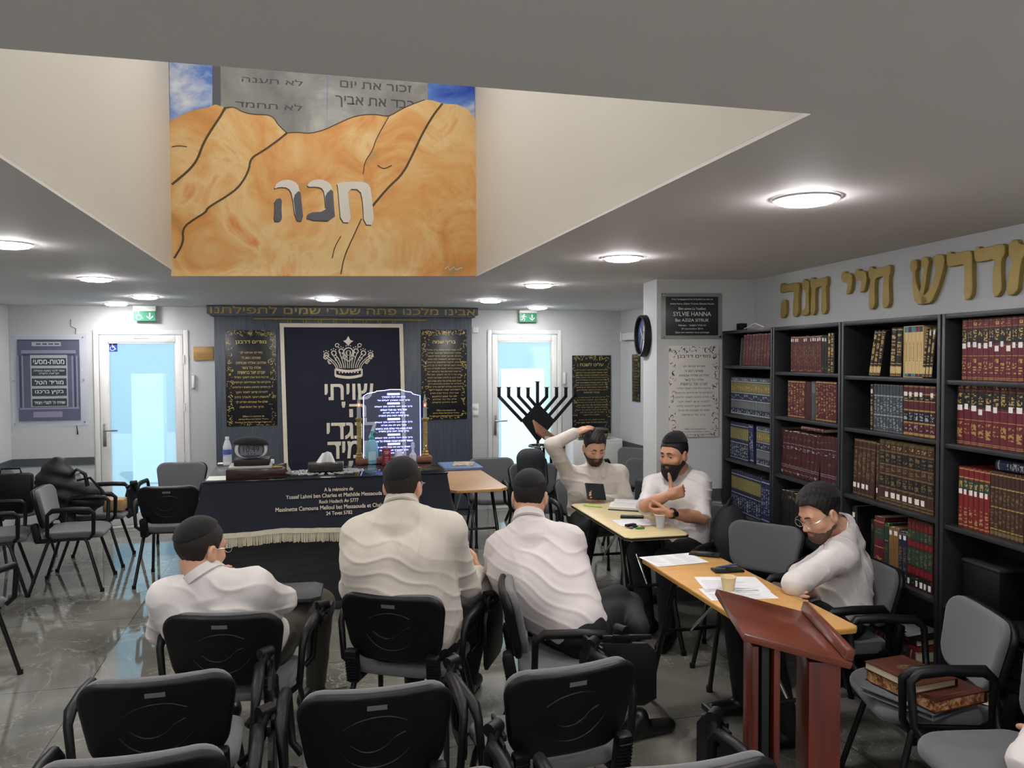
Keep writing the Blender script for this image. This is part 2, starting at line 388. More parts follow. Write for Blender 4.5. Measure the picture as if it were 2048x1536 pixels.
mb = MB(); mb.prism([(2.463, 5.385), (3.24, 5.28), (3.84, 5.66), (2.514, 5.74)], CH); struct(mb.build('wall_pillar', M_wall))
mb = MB(); a = onr(-.05, 0, 0); b = onr(7.5, 0, 0); c = onr(7.5, -.1, 0); d = onr(-.05, -.1, 0)
mb.prism([(a.x, a.y), (b.x, b.y), (c.x, c.y), (d.x, d.y)], CH); struct(mb.build('wall_right', M_wall))
mb = MB(); mb.box((.4, YR - .05, CH / 2), (7.0, .1, CH)); struct(mb.build('wall_rear', M_wall))

# dark chair rails and baseboards
z0 = by(109, 916, YB).z; z1 = by(109, 931, YB).z
def strip(name, x0, x1, y, zt, zb, th=.015):
    mb = MB(); mb.box(((x0 + x1) / 2, y - th / 2, (zt + zb) / 2), (x1 - x0, th, zt - zb)); return struct(mb.build(name, M_band))
strip('trim_1', XL, DL[0] - .01, YB, z0, z1)
mb = MB(); mb.box((XL + .0075, 3.6, (z0 + z1) / 2), (.015, 11.2, z0 - z1)); struct(mb.build('trim_2', M_band))
strip('baseboard_back', XL, DL[0] - .01, YB, .09, 0); strip('baseboard_middle', DL[1] + .01, -.99, YB, .09, 0); strip('baseboard_right', DRR[1] + .01, XR, YB, .09, 0)
mb = MB(); mb.box((XL + .0075, 3.6, .045), (.015, 11.2, .09)); struct(mb.build('baseboard_left', M_band))
mb = MB(); mb.box((XR - .0075, 7.5, (z0 + z1) / 2), (.015, 3.4, z0 - z1)); struct(mb.build('trim_3', M_band))
strip('trim_4', DRR[1] + .01, XR, YB, z0, z1)
d = (PF1 - PF0).normalized(); nn = Vector((d.y, -d.x)); ang = math.atan2(d.y, d.x)
def onp(u, z, dep=0.): p = PF0 + d * u + nn * dep; return Vector((p.x, p.y, z))
def pmat(u, z, dep=0.): return Matrix.Translation(onp(u, z, dep)) @ RZ(ang) @ RX(PI / 2)    # x along the pillar face, y up, z out of it
PFN = (nn.x, nn.y, 0)
def onpp(px, py): q = bpl(px, py, (PF0.x, PF0.y, 0), PFN); return (Vector((q.x, q.y)) - PF0).dot(d), q.z
_, zt = onpp(1432, 977); _, zb = onpp(1432, 1000)
mb = MB(); mb.box((.245, (zt + zb) / 2, .006), (.49, zt - zb, .012)); struct(mb.build('trim_5', M_band, None, pmat(0, 0)))
mb = MB(); mb.box((.245, .05, .006), (.49, .1, .012)); struct(mb.build('baseboard_pillar', M_band, None, pmat(0, 0)))
mb = MB(); mb.box((0, 0, 0), (.012, .36, .1), 0, 0, Matrix.Translation((2.482, 5.563, .05)) @ RZ(-math.atan2(.051, .355))); struct(mb.build('baseboard_side', M_band))

# glazed doors (door leaf, glass, handle, hinges, vent)
def door(name, D, hinge_right, gl, gr, gt, gb):
    x0, x1, zt = D; cx = (x0 + x1) / 2
    r = struct(bpy.data.objects.new(name, None)); COL.objects.link(r); r.location = (cx, YB, 0); r['label'] = 'white framed door with a tall frosted glass pane'
    mb = MB(); fw = .05
    for a, b, c2, e in ((x0, x0 + fw, 0, zt), (x1 - fw, x1, 0, zt), (x0 + fw, x1 - fw, zt - fw, zt), (x0 + fw, x1 - fw, 0, .03)):
        mb.box(((a + b) / 2 - cx, .035, (c2 + e) / 2), (b - a, .1, e - c2), 0, .004)
    mb.build('door_frame', M_pvc, r)
    mb = MB(); a, b, t0, t1 = x0 + fw + .006, x1 - fw - .006, .035, zt - fw - .006
    for p, q, u, w in ((a, gl, t0, t1), (gr, b, t0, t1), (gl, gr, gt, t1), (gl, gr, t0, gb)): mb.box(((p + q) / 2 - cx, .02, (u + w) / 2), (q - p, .06, w - u), 0, .004)
    for p, q, u, w in ((gl, gl + .012, gb, gt), (gr - .012, gr, gb, gt), (gl, gr, gt - .012, gt), (gl, gr, gb, gb + .012)): mb.box(((p + q) / 2 - cx, .02, (u + w) / 2), (q - p, .045, w - u))
    mb.build('door_leaf', M_pvc, r)
    mb = MB(); mb.box((a - .003 - cx, .03, zt / 2), (.006, .05, zt - .1)); mb.box((b + .003 - cx, .03, zt / 2), (.006, .05, zt - .1)); mb.build('door_seal', M_gap, r)
    mb = MB(); mb.box(((gl + gr) / 2 - cx, .02, (gt + gb) / 2), (gr - gl - .01, .006, gt - gb - .01)); mb.build('door_glass', M_frost, r)
    mb = MB(); mb.box((0, -.016, zt - .083), (.15, .012, .018), 0, .005); mb.build('vent_cover', M_pvc, r)
    for z in (.22, .75, 1.28, 1.80):
        mb = MB(); mb.tube([(b + .012 - cx, -.022, z - .045), (b + .012 - cx, -.022, z + .045)], .009, 10); mb.build('hinge', M_pvc, r)
    hx = (a + gl) / 2 - cx; mb = MB(); mb.box((hx, -.014, 1.0), (.032, .01, .24), 0, .004)
    mb.tube([(hx, -.012, 1.05), (hx, -.06, 1.05), (hx + .02, -.065, 1.05), (hx + .135, -.065, 1.05)], .009, 10); mb.tube([(hx, -.02, .955), (hx, -.022, .955)], .009, 10)
    mb.build('door_handle', M_steel, r)
    return r
door('door_1', DL, True, -2.043, -1.374, 1.981, .16)
door('door_2', DRR, True, 2.18, 2.862, 1.995, .16)

# what lies outside the doors: paving, a low sunlit wall and planting
mb = MB(); mb.box((.5, 15.4, -.08), (14, 12, .1)); o = struct(mb.build('ground_outside', mat('pale paving outside', '#8f9a9c', .8, var=.1, vscale=3)))
def outwall(px0, px1, py): a = by(px0, py, 12.6); b = by(px1, py, 12.6); return (a.x + b.x) / 2, b.x - a.x, a.z
mb = MB(); x, w, z = outwall(1002, 1088, 738); mb.box((x, 12.75, z / 2), (w, .3, z)); struct(mb.build('wall_outside', mat('white render outside', '#f6f4ef', .8)))
mb = MB(); x, w, z = outwall(262, 325, 748); mb.box((x, 12.75, z / 2), (w, .3, z)); struct(mb.build('wall_garden', mat('pale blue render outside', '#b9cdd8', .8)))
mb = MB(); mb.box((5.6, 14.6, 1.0), (3.2, .8, 2.0), 0, .2); o = struct(mb.build('hedge_outside', mat('yellow green hedge', '#8aa13a', .9, var=.4, vscale=18)))

# ================================================================ round ceiling lights
M_disc = mat('lit diffuser', (1, .965, .975), .5, emit=LAMP); M_rim = mat('white lamp rim', '#e6e4df', .4)
def ceiling_light(x, y, z, label, r=.105, dm=None):
    t = thing('ceiling_light', label, 'ceiling light', T(x, y, z), 'round ceiling lights')
    mb = MB(); mb.lathe([(r - .006, -.001), (r - .004, -.009), (r + .008, -.008), (r + .012, -.001)], 40); mb.build('rim', M_rim, t)
    mb = MB(); mb.lathe([(.0, -.026), (r * .6, -.024), (r * .88, -.018), (r - .005, -.008), (r - .005, -.004), (0, -.004)], 40); mb.build('diffuser', dm or M_disc, t, ang=0)
    return t
for x, y, lb in ((-1.40, 4.37, 'round ceiling light at the left edge of the picture'), (-1.415, 6.11, 'round ceiling light over the empty chairs at the left'),
    (-1.41, 7.82, 'round ceiling light just in front of the wheelchair exit sign'), (-1.86, 8.82, 'round ceiling light beside the back wall, left of the exit sign'),
    (1.735, 2.53, 'largest round ceiling light, nearest the gold letters'), (1.735, 4.25, 'round ceiling light above the bearded man and wall clock'), (1.745, 5.98, 'round ceiling light left of the pillar'),
    (1.754, 7.71, 'round ceiling light right of the lettered cornice'), (2.52, 8.68, 'round ceiling light above the running man sign'), (.19, 7.77, 'round ceiling light centred in front of the ark'),
    (.19, .62, 'round ceiling light overhead at the top edge'), (-1.40, 2.5, 'round ceiling light behind the left edge'), (1.73, .75, 'round ceiling light overhead at the right'), (-1.40, .75, 'round ceiling light overhead at the left'), (-1.4, -1.0, 'added unseen fill light behind the camera at the left'), (.19, -1.2, 'added unseen fill light behind the camera in the middle'), (1.73, -1.0, 'added unseen fill light behind the camera at the right')):  # lamps behind the camera are unseen additions that brighten the near ceiling
    ceiling_light(x, y, CH, lb)
M_disc2 = mat('lit shaft diffuser', (1, .97, .92), .5, emit=SHAFT)
for x, y in ((.16, 2.5), (.16, 4.3)): ceiling_light(x, y, OZ, 'warm round light high in the ceiling shaft', .3, M_disc2)
# ================================================================ mural, ark, plaques, signs, letters
def FR(p, n):
    n = Vector(n).normalized(); u = Vector((0, 0, 1)); x = u.cross(n).normalized(); y = n.cross(x)
    m = Matrix.Identity(4)
    for i in range(3): m[i][0] = x[i]; m[i][1] = y[i]; m[i][2] = n[i]; m[i][3] = p[i]
    return m
def ribbon(mb, pts, w, z=0., mi=0, M=None, taper=False):
    P = [Vector((p[0], p[1])) for p in pts]; v = []; K = len(P)
    for i, p in enumerate(P):
        t = (P[min(i + 1, K - 1)] - P[max(i - 1, 0)]); t = t.normalized() if t.length > 1e-9 else Vector((1, 0)); q = Vector((-t.y, t.x)) * w / 2
        if taper: q *= max(.12, math.sin(PI * (i + .3) / (K - .4)))
        v += [(p.x + q.x, p.y + q.y, z), (p.x - q.x, p.y - q.y, z)]
    mb.add(v, [(2 * i, 2 * i + 1, 2 * i + 3, 2 * i + 2) for i in range(K - 1)], mi, M)
def flat(mb, poly, z=0., mi=0, M=None):
    bm = bmesh.new(); f = bm.faces.new([bm.verts.new((x, y, z)) for x, y in poly]); bm.normal_update()
    if f.normal.z < 0: f.normal_flip()
    bmesh.ops.triangulate(bm, faces=[f]); bm.verts.index_update()
    mb.add([tuple(v.co) for v in bm.verts], [[v.index for v in g.verts] for g in bm.faces], mi, M); bm.free()
def disc(r, n=20, cx=0, cy=0): return [(cx + r * math.cos(2 * PI * k / n), cy + r * math.sin(2 * PI * k / n)) for k in range(n)]

# ---- painted mural at the back of the light shaft
def paint(name, stops, scale, dist=.8, seed=0.):
    m = bpy.data.materials.new(name); m.use_nodes = True; nt = m.node_tree; b = nt.nodes['Principled BSDF']; N = nt.nodes.new
    tc = N('ShaderNodeTexCoord'); mp = N('ShaderNodeMapping'); mp.inputs['Location'].default_value = (seed, seed * .7, 0); nt.links.new(tc.outputs['Object'], mp.inputs[0])
    n = N('ShaderNodeTexNoise'); n.inputs['Scale'].default_value = scale; n.inputs['Detail'].default_value = 6; n.inputs['Roughness'].default_value = .6; n.inputs['Distortion'].default_value = dist; nt.links.new(mp.outputs[0], n.inputs[0])
    nt.links.new(ramp(nt, n.outputs[0], stops), b.inputs['Base Color']); b.inputs['Roughness'].default_value = .55; return m
ROCK = [(.27, '#a5905f'), (.38, '#d69450'), (.48, '#dcab6a'), (.6, '#e4c48c'), (.72, '#d88946')]
rocks = [paint('painted rock %s' % k, ROCK, 2.2, 1.2, s) for k, s in (('a', 1.), ('b', 4.), ('c', 7.), ('d', 11.), ('e', 15.))]
M_psky = paint('painted sky', [(.36, '#1c49b8'), (.5, '#5d86d2'), (.62, '#e4e8ee')], 1.6, .4)
M_pstone = paint('painted stone tablet', [(.3, '#6f6f70'), (.55, '#8b8b8a'), (.72, '#b4b3b0')], 2.4, .5)
M_pline = mat('painted dark line', '#54432c', .6); M_plett = mat('painted stone lettering', '#4a4a4e', .6)
M_pwhite = mat('painted white letter', '#d8d4cc', .55); M_pdark = mat('painted slate letter', '#5b5c66', .55); M_pgrey = mat('painted grey letter', '#8d8a85', .55)
MY = OY1 - .012
def mu(u, v): p = by(320 + u / 3.151, 120 + v / 3.151, MY); return (p.x, p.z)
mural = tag(bpy.data.objects.new('mural', None), 'painted mural of orange rocks and grey stone tablets in the ceiling shaft', 'mural'); COL.objects.link(mural)
mural.matrix_world = FR((0, MY + .01, 0), (0, -1, 0))
mb = MB(); mb.box(((OX0 + OX1) / 2, (CH + OZ) / 2, .004), (OX1 - OX0 - .01, OZ - CH, .008)); mb.build('painted_sky', M_psky, mural)
mb = MB()
flat(mb, [mu(330, -60), mu(350, 430), mu(1050, 470), mu(1055, -60)], .0085); flat(mb, [mu(1062, -60), mu(1050, 470), mu(1690, 420), mu(1685, -60)], .0085)
for s, a, b, c, e in (('לא תענה', 515, 900, 98, 165), ('לא תחמד', 475, 895, 252, 322), ('זכור את יום', 1135, 1585, 128, 205), ('כבד את אביך', 1105, 1600, 222, 328), ('לא תגנב', 515, 900, -55, 10), ('לא תשא', 1135, 1500, -45, 30)):
    p, q = mu(a, c), mu(b, e); puttext(mb, heb(s), (p[0] + q[0]) / 2, (p[1] + q[1]) / 2, q[0] - p[0], p[1] - q[1], 1, None, .02, 0, .0092)
flat(mb, [mu(330, -60), mu(330, 430), mu(385, 430), mu(380, -60)], .009, 2)
mb.build('painted_tablet', [M_pstone, M_plett, M_pdark], mural, ang=0)
def smooth(P, it=2, closed=False):
    for _ in range(it):
        R = [] if closed else [P[0]]
        for i in range(len(P) if closed else len(P) - 1):
            a, b = P[i], P[(i + 1) % len(P)]; R += [(a[0] * .75 + b[0] * .25, a[1] * .75 + b[1] * .25), (a[0] * .25 + b[0] * .75, a[1] * .25 + b[1] * .75)]
        P = R if closed else R + [P[-1]]
    return P
RK = [
 [(28, 405), (110, 360), (200, 318), (300, 298), (350, 280), (410, 300), (385, 350), (330, 430), (270, 530), (240, 620), (190, 690), (70, 788), (50, 790)],
 [(385, 350), (420, 310), (470, 295), (520, 330), (600, 345), (680, 345), (720, 365), (740, 405), (800, 460), (740, 510), (640, 580), (570, 620), (560, 700), (500, 800), (420, 860), (300, 930), (290, 960), (220, 1000), (140, 1060), (150, 1150), (75, 1256), (50, 790), (190, 690), (240, 620), (270, 530), (330, 430)],
 [(800, 460), (870, 455), (940, 465), (1040, 440), (1120, 400), (1230, 352), (1350, 340), (1440, 360), (1360, 500), (1340, 570), (1290, 640), (1280, 760), (1340, 920), (1270, 1000), (1210, 1130), (1160, 1240), (1140, 1362), (70, 1362), (75, 1256), (150, 1150), (140, 1060), (220, 1000), (290, 960), (300, 930), (420, 860), (500, 800), (560, 700), (570, 620), (640, 580), (740, 510)],
 [(1440, 360), (1520, 310), (1600, 275), (1670, 250), (1720, 255), (1780, 275), (1720, 350), (1650, 470), (1600, 580), (1530, 720), (1440, 800), (1340, 920), (1280, 760), (1290, 640), (1340, 570), (1360, 500)],
 [(1780, 275), (1870, 280), (1940, 310), (1985, 370), (2012, 400), (2012, 1362), (1140, 1362), (1160, 1240), (1210, 1130), (1270, 1000), (1340, 920), (1440, 800), (1530, 720), (1600, 580), (1650, 470), (1720, 350)]]
for k, pl in enumerate(RK):
    mb = MB(); flat(mb, [mu(*p) for p in pl], .0100 + .0003 * k); mb.build('painted_rock', rocks[k], mural, ang=0)
mb = MB()
for pl, w in (([(410, 300), (385, 350), (330, 430), (270, 530), (240, 620), (190, 690), (75, 785)], .018), ([(800, 460), (740, 510), (640, 580), (570, 620), (560, 700), (500, 800), (420, 860), (300, 930), (290, 960), (220, 1000), (140, 1060), (150, 1150), (90, 1250)], .016),
    ([(1780, 275), (1720, 350), (1650, 470), (1600, 580), (1530, 720), (1440, 800), (1340, 920)], .018), ([(1440, 360), (1360, 500), (1340, 570), (1290, 640), (1280, 720)], .008), ([(1270, 1000), (1210, 1130), (1160, 1240), (1140, 1350)], .010), ([(1140, 1110), (1100, 1180), (1085, 1250)], .008),
    ([(800, 460), (740, 405), (720, 365), (680, 345), (600, 345), (520, 330), (470, 295), (410, 300)], .008), ([(800, 460), (870, 455), (940, 465), (1040, 440), (1120, 400), (1230, 352), (1350, 340), (1440, 360), (1520, 310), (1600, 275), (1670, 250)], .008), ([(75, 548), (120, 540), (170, 548)], .008), ([(1370, 665), (1410, 690), (1460, 665)], .010)):
    ribbon(mb, [mu(*p) for p in smooth(pl)], w * .8, .0122)
mb.build('painted_crack', M_pline, mural, ang=0)
for sh, up in (([[(718, 815), (735, 775), (790, 752), (845, 762), (880, 800), (905, 1015), (855, 1012), (835, 850), (810, 805), (750, 800)], [(722, 880), (770, 868), (765, 940), (770, 1000), (755, 1018), (718, 1016), (725, 940)]], [[(838, 860), (884, 815), (893, 900), (905, 1015), (855, 1012), (850, 940)], [(722, 880), (770, 868), (765, 940), (770, 1000), (755, 1018), (718, 1016), (725, 940)]]),
    ([[(925, 800), (940, 770), (985, 752), (1040, 757), (1085, 790), (1090, 880), (1105, 1015), (925, 1008), (932, 962), (1045, 955), (1040, 870), (1030, 812), (990, 798)]], [[(1040, 850), (1090, 805), (1095, 900), (1105, 1015), (925, 1008), (932, 962), (1045, 955), (1042, 900)]]),
    ([[(1115, 770), (1280, 765), (1325, 790), (1335, 870), (1352, 1040), (1285, 1037), (1280, 900), (1262, 815), (1185, 812), (1190, 900), (1207, 1025), (1140, 1022), (1130, 900), (1122, 810)]], [])):
    mb = MB()
    sh = [smooth(pl, 1, True) for pl in sh]
    for pl in sh: flat(mb, [mu(u - 5, v + 7) for u, v in pl], .0126, 2); flat(mb, [mu(*p) for p in pl], .0132, 0)
    if up:
        for pl in up: flat(mb, [mu(*p) for p in smooth(pl, 1, True)], .0136, 1)
    mb.build('painted_letter', [M_pwhite, M_pdark, M_pline], mural, ang=0)
mb = MB(); ribbon(mb, [mu(1795, 1318), mu(1815, 1300), mu(1825, 1325), mu(1850, 1305), mu(1865, 1322), mu(1905, 1308)], .006, .0128); mb.build('painted_signature', M_pwhite, mural, ang=0)

# ---- plaques
random.seed(5)
def ornament(mb, w, h, mi, z, n=150, b=.13, wl=.0042):
    for k in range(n):
        side = random.random(); j = random.uniform(.015, b * w)
        if side < .62: x = (-w / 2 + j) if random.random() < .5 else (w / 2 - j); y = random.uniform(-h / 2 + .02, h / 2 - .02)
        else: x = random.uniform(-w / 2 + .02, w / 2 - .02); y = (h / 2 - j * .8) if random.random() < .8 else (-h / 2 + j * .5)
        a = random.uniform(0, 6.28); r = random.uniform(.008, .028); sw = random.uniform(1, 3.4)
        pts = [(x + r * math.cos(a + sw * t / 5) * (1 - .1 * t), y + r * math.sin(a + sw * t / 5) * (1 - .1 * t)) for t in range(6)]
        pts = [(min(max(p, -w / 2 + .006), w / 2 - .006), min(max(q, -h / 2 + .006), h / 2 - .006)) for p, q in pts]
        ribbon(mb, pts, random.uniform(.6, 1.5) * wl, z, mi, None, True)
MODIM = ['מודים אנחנו לך', 'שאתה הוא ה\'', 'אלהינו ואלהי אבותינו', 'אלהי כל בשר', 'יוצרנו יוצר בראשית', 'ברכות והודאות לשמך הגדול', 'והקדוש על שהחייתנו וקיימתנו', 'כן תחיינו ותחננו ותאסוף גליותינו', 'לחצרות קדשך לשמור חקיך', 'ולעשות רצונך ולעבדך בלבב', 'שלם על שאנחנו מודים לך', 'ברוך אל ההודאות']
DED = ['Offert a la memoire de', 'Johnny Eliaou ben Esther Tuemo', 'Mazeltov bat Maman Ponage Fannouche']
BRICH = ['בריך שמה דמרא עלמא בריך כתרך', 'ואתרך יהא רעותך עם עמך ישראל', 'לעלם ופרקן ימינך אחזי לעמך', 'בבית מקדשך ולאמטויי לנא מטוב', 'נהורך ולקבל צלותנא ברחמין', 'יהא רעוא קדמך דתוריך לן חיין', 'בטיבו ולהוי אנא פקידא בגו', 'צדיקיא למרחם עלי ולמנטר יתי', 'וית כל די לי ודי לעמך ישראל', 'אנת הוא זן לכלא ומפרנס לכלא', 'אנת הוא שליט על כלא אנת הוא', 'דשליט על מלכיא ומלכותא דילך', 'היא אנא עבדא דקדשא בריך הוא', 'דסגידנא קמה ומקמי דיקר', 'אוריתה בכל עדן ועדן', 'לא על אנש רחיצנא', 'ולא על בר אלהין', 'לטב ולחיין ולשלם']
ALEINU = ['עלינו לשבח לאדון הכל לתת גדולה', 'ליוצר בראשית שלא עשנו כגויי הארצות', 'ולא שמנו כמשפחות האדמה שלא שם', 'חלקנו כהם וגורלנו ככל המונם שהם', 'משתחוים להבל וריק ומתפללים אל', 'אל לא יושיע ואנחנו משתחוים לפני', 'מלך מלכי המלכים הקדוש ברוך הוא', 'שהוא נוטה שמים ויוסד ארץ ומושב', 'יקרו בשמים ממעל ושכינת עזו', 'בגבהי מרומים', '', 'על כן נקוה לך לראות מהרה', 'בתפארת עזך להעביר גלולים מן', 'הארץ והאלילים כרות יכרתון לתקן', 'עולם במלכות שדי וכל בני בשר', 'יקראו בשמך להפנות אליך כל', 'רשעי ארץ יכירו וידעו כל יושבי', 'תבל כי לך תכרע כל ברך', 'תשבע כל לשון', '', 'והיה ה\' למלך על כל הארץ', 'ביום ההוא יהיה ה\' אחד ושמו אחד']
M_pl = mat('black engraved plate', '#16181b', .35); M_plw = mat('white engraved plate', '#cfccc6', .35)
M_inkp = mat('black ink', '#1c1b1a', .6); M_bronze = mat('brown gold ink', '#6d5a35', .5)
def plaque(label, M, w, h, base, ink, title, lines, tz, tw, y0, y1, ded, dy, orn=150, cat='plaque', tink=None, lw=.74, name='prayer_plaque', th=.012):
    t = thing(name, label, cat, M); mb = MB(); mb.box((0, 0, th / 2), (w, h, th), 0, .002); mb.build('plate', base, t)
    mb = MB(); z = th + .0008
    if orn: ornament(mb, w, h, 0, z, orn)
    L = len(lines); dh = (y0 - y1) / L
    mx = max(len(s) for s in lines) if lines else 1
    for i, s in enumerate(lines):
        if s: puttext(mb, heb(s), 0, (y0 - dh * (i + .5)) * h, min(lw, .12 + lw * len(s) / mx) * w, dh * h * .56, 0, None, .012, 0, z)
    for i, s in enumerate(ded or []): puttext(mb, s, .03 * w, (dy - .032 * i) * h, (.42, .58, .72)[i % 3] * w, .017 * h, 0, None, .012, 0, z)
    if title: puttext(mb, heb(title), 0, tz * h, tw * w, .042 * h, 1, None, .02, 0, z)
    mb.build('lettering', [ink, tink or ink], t, ang=0); return t
def rect(px0, py0, px1, py1, y): a = by(px0, py0, y); b = by(px1, py1, y); return (a.x + b.x) / 2, (a.z + b.z) / 2, b.x - a.x, a.z - b.z

# ---- the ark: veneered cabinet, lettered cornice, curtain on a brass rod
YA = YB - .30
a = by(428, 640, YA); b = by(943.5, 640, YA); AX0, AX1 = a.x, b.x
c0 = by(413, 607, YA - .05); c1 = by(956, 611, YA - .05); cz1 = (c0.z + c1.z) / 2; cz0 = by(650, 633, YA - .05).z; cz1 = min(cz1, CH - .004)
ark = thing('ark_cabinet', 'dark grey wood ark cabinet with gold lettered cornice against the back wall', 'ark', T((AX0 + AX1) / 2, YA, 0))
aw = AX1 - AX0
mb = MB(); mb.box((0, .149, cz0 / 2), (aw, .298, cz0), 0, .003); mb.build('cabinet_body', M_ark, ark)
mb = MB(); w = c1.x - c0.x; ccx = (c0.x + c1.x) / 2 - (AX0 + AX1) / 2
mb.box((ccx, .124, (cz0 + cz1) / 2 + .012), (w, .348, cz1 - cz0 - .024), 0, .003); mb.box((ccx, .13, cz0 + .018), (w - .06, .33, .036), 0, .003); cor = mb.build('cornice', M_ark, ark)
mb = MB(); mb_M = T(ccx, -.051, (cz0 + cz1) / 2 + .012) @ RX(PI / 2)
puttext(mb, heb('אבינו מלכנו פתה שערי שמים לתפילתנו'), 0, 0, w * .975, (cz1 - cz0) * .74, 0, mb_M, .025, .002, .002); mb.build('lettering', M_gold, cor, ang=0)
# curtain
def cu(px, py): return by(px, py, YA - .03)
t = thing('ark_curtain', 'navy velvet ark curtain with embroidered crown and cream border', 'curtain', FR((0, YA - .006, 0), (0, -1, 0)))
tl, tr = cu(559, 646), cu(806, 648); cz = (tl.z + tr.z) / 2; cx0, cx1, czb = tl.x, tr.x, .42
M_velvet = mat('navy velvet', '#0a0e22', .8, sheen=.12, bump=.15, bscale=400)
def drape(mb, x0, x1, zt, zb, d0, amp, nx, nz, mi, skew=0.):
    v = []; 
    for j in range(nz + 1):
        for i in range(nx + 1):
            s = i / nx; q = j / nz; x = x0 + (x1 - x0) * s + skew * q; z = zt + (zb - zt) * q
            v.append((x, z, d0 + amp * q * (math.sin(s * 19 + 1.2 * q) + .5 * math.sin(s * 41))))
    o = nx + 1; mb.add(v, [(j * o + i, (j + 1) * o + i, (j + 1) * o + i + 1, j * o + i + 1) for j in range(nz) for i in range(nx)], mi)
mb = MB(); drape(mb, cx0, cx1, cz, czb, .014, .003, 60, 24, 0, .03); mb.build('velvet', M_velvet, t)
mb = MB(); bwid = .042; Y0 = .0195
for side in (0, 1):
    x = cx0 if side == 0 else cx1 - bwid
    mb.add([(x, cz, Y0), (x + bwid, cz, Y0), (x + bwid + .03, czb, Y0), (x + .03, czb, Y0)], [(0, 1, 2, 3)])
mb.box(((cx0 + cx1) / 2, cz - bwid / 2, Y0), (cx1 - cx0, bwid, .003)); mb.box(((cx0 + cx1) / 2 + .03, czb + bwid / 2, Y0), (cx1 - cx0, bwid, .003)); mb.build('border', M_emb, t)
for k in range(8):
    mb = MB(); x = cx0 + .1 + (cx1 - cx0 - .2) * k / 7; mb.tube([(x + .016 * math.cos(q * PI / 6), cz + .022 + .022 * math.sin(q * PI / 6), .024) for q in range(12)], .003, 6, closed=True); mb.build('curtain_ring', M_gold, t)
mb = MB(); EZ = .0215
def cx_(px, py): p = cu(px, py); return (p.x, p.z)
for s, p0, p1 in (('שויתי', (650, 769), (746, 798)), ('ה\'', (684, 804), (732, 833)), ('לנגדי', (654, 838), (752, 876)), ('תמיד', (656, 884), (752, 914))):
    a, b = cx_(*p0), cx_(*p1); puttext(mb, heb(s), (a[0] + b[0]) / 2, (a[1] + b[1]) / 2, b[0] - a[0], a[1] - b[1], 0, None, .03, 0, EZ)
mb.build('lettering', M_emb, t, ang=0)
mb = MB(); a, b = cx_(645, 672), cx_(748, 756); ccx_, cw, ch_ = (a[0] + b[0]) / 2, (b[0] - a[0]) / 100, (a[1] - b[1]) / 100; cb = b[1]
def C(x, y): return (ccx_ + x * cw, cb + y * ch_)
def arc(x, y, r, a0, a1, n=14, dr=0.): return [C(x + (r + dr * k / n) * math.cos(a0 + (a1 - a0) * k / n), y + (r + dr * k / n) * math.sin(a0 + (a1 - a0) * k / n) * 1.15) for k in range(n + 1)]
ribbon(mb, [C(x, 5 - 5 * math.cos(x / 27 * PI / 2) + 2) for x in range(-26, 27, 2)], .03, EZ); ribbon(mb, [C(x, 17 - 5 * math.cos(x / 27 * PI / 2) + 5) for x in range(-26, 27, 2)], .026, EZ); 
ribbon(mb, [C(-26, 6), C(-26, 22)], .018, EZ); ribbon(mb, [C(26, 6), C(26, 22)], .018, EZ)
for x in range(-18, 19, 6): flat(mb, disc(.009, 10, *C(x, 14)), EZ)
for k in (-3, -2, -1, 0, 1, 2, 3):
    bx = k * 7.5; tx = k * 14.5; ty = 66 - abs(k) * 4.5
    for o in (-1.6, 1.6):
        ribbon(mb, [C(bx + (tx - bx) * q ** 1.6 + o * (1 + q), 24 + (ty - 24) * q) for q in [i / 10 for i in range(11)]], .008, EZ)
    if k: ribbon(mb, arc(tx, ty + 3, 5.5, -1.4, 4.6, 16, -2.2), .011, EZ); ribbon(mb, arc(tx - (6 if k > 0 else -6), ty - 12, 4.2, 0, 5.2, 14, -2), .008, EZ)
    for q in range(3): flat(mb, disc(.0065, 8, *C(tx + (q - 1) * 4.2, ty + 11 + (2 if q == 1 else 0))), EZ)
ribbon(mb, arc(0, 62, 9, -1.2, PI + 1.2, 20), .012, EZ); ribbon(mb, arc(0, 48, 6, 0, 6.28, 20), .009, EZ); ribbon(mb, arc(0, 60, 5, 0, 6.28, 16), .007, EZ)
flat(mb, [C(0, 100), C(4, 91), C(10, 88), C(5, 84), C(0, 76), C(-5, 84), C(-10, 88), C(-4, 91)], EZ)
for sx in (-1, 1): ribbon(mb, arc(sx * 44, 50, 5, 0, 5.6, 16, -2), .012, EZ); ribbon(mb, arc(sx * 36, 38, 4, 0, 5.6, 14, -1.5), .010, EZ); ribbon(mb, arc(sx * 22, 78, 4, 0, 6, 14, -1), .009, EZ)
mb.build('crown', M_emb, t, ang=0)
t = thing('curtain_rod', 'thin brass rod above the navy ark curtain', 'rod'); p, q = by(508, 637.5, YA - .03), by(854, 640.5, YA - .03)
mb = MB(); mb.tube([(p.x, p.y, p.z), (q.x, q.y, q.z)], .008, 10); mb.build('rod', M_gold, t)
for u in (.12, .95):
    w_ = p.lerp(q, u); mb = MB(); mb.tube([(w_.x, YA + .002, w_.z - .016), (w_.x, w_.y, w_.z - .010)], .006, 8); mb.build('bracket', M_gold, t)
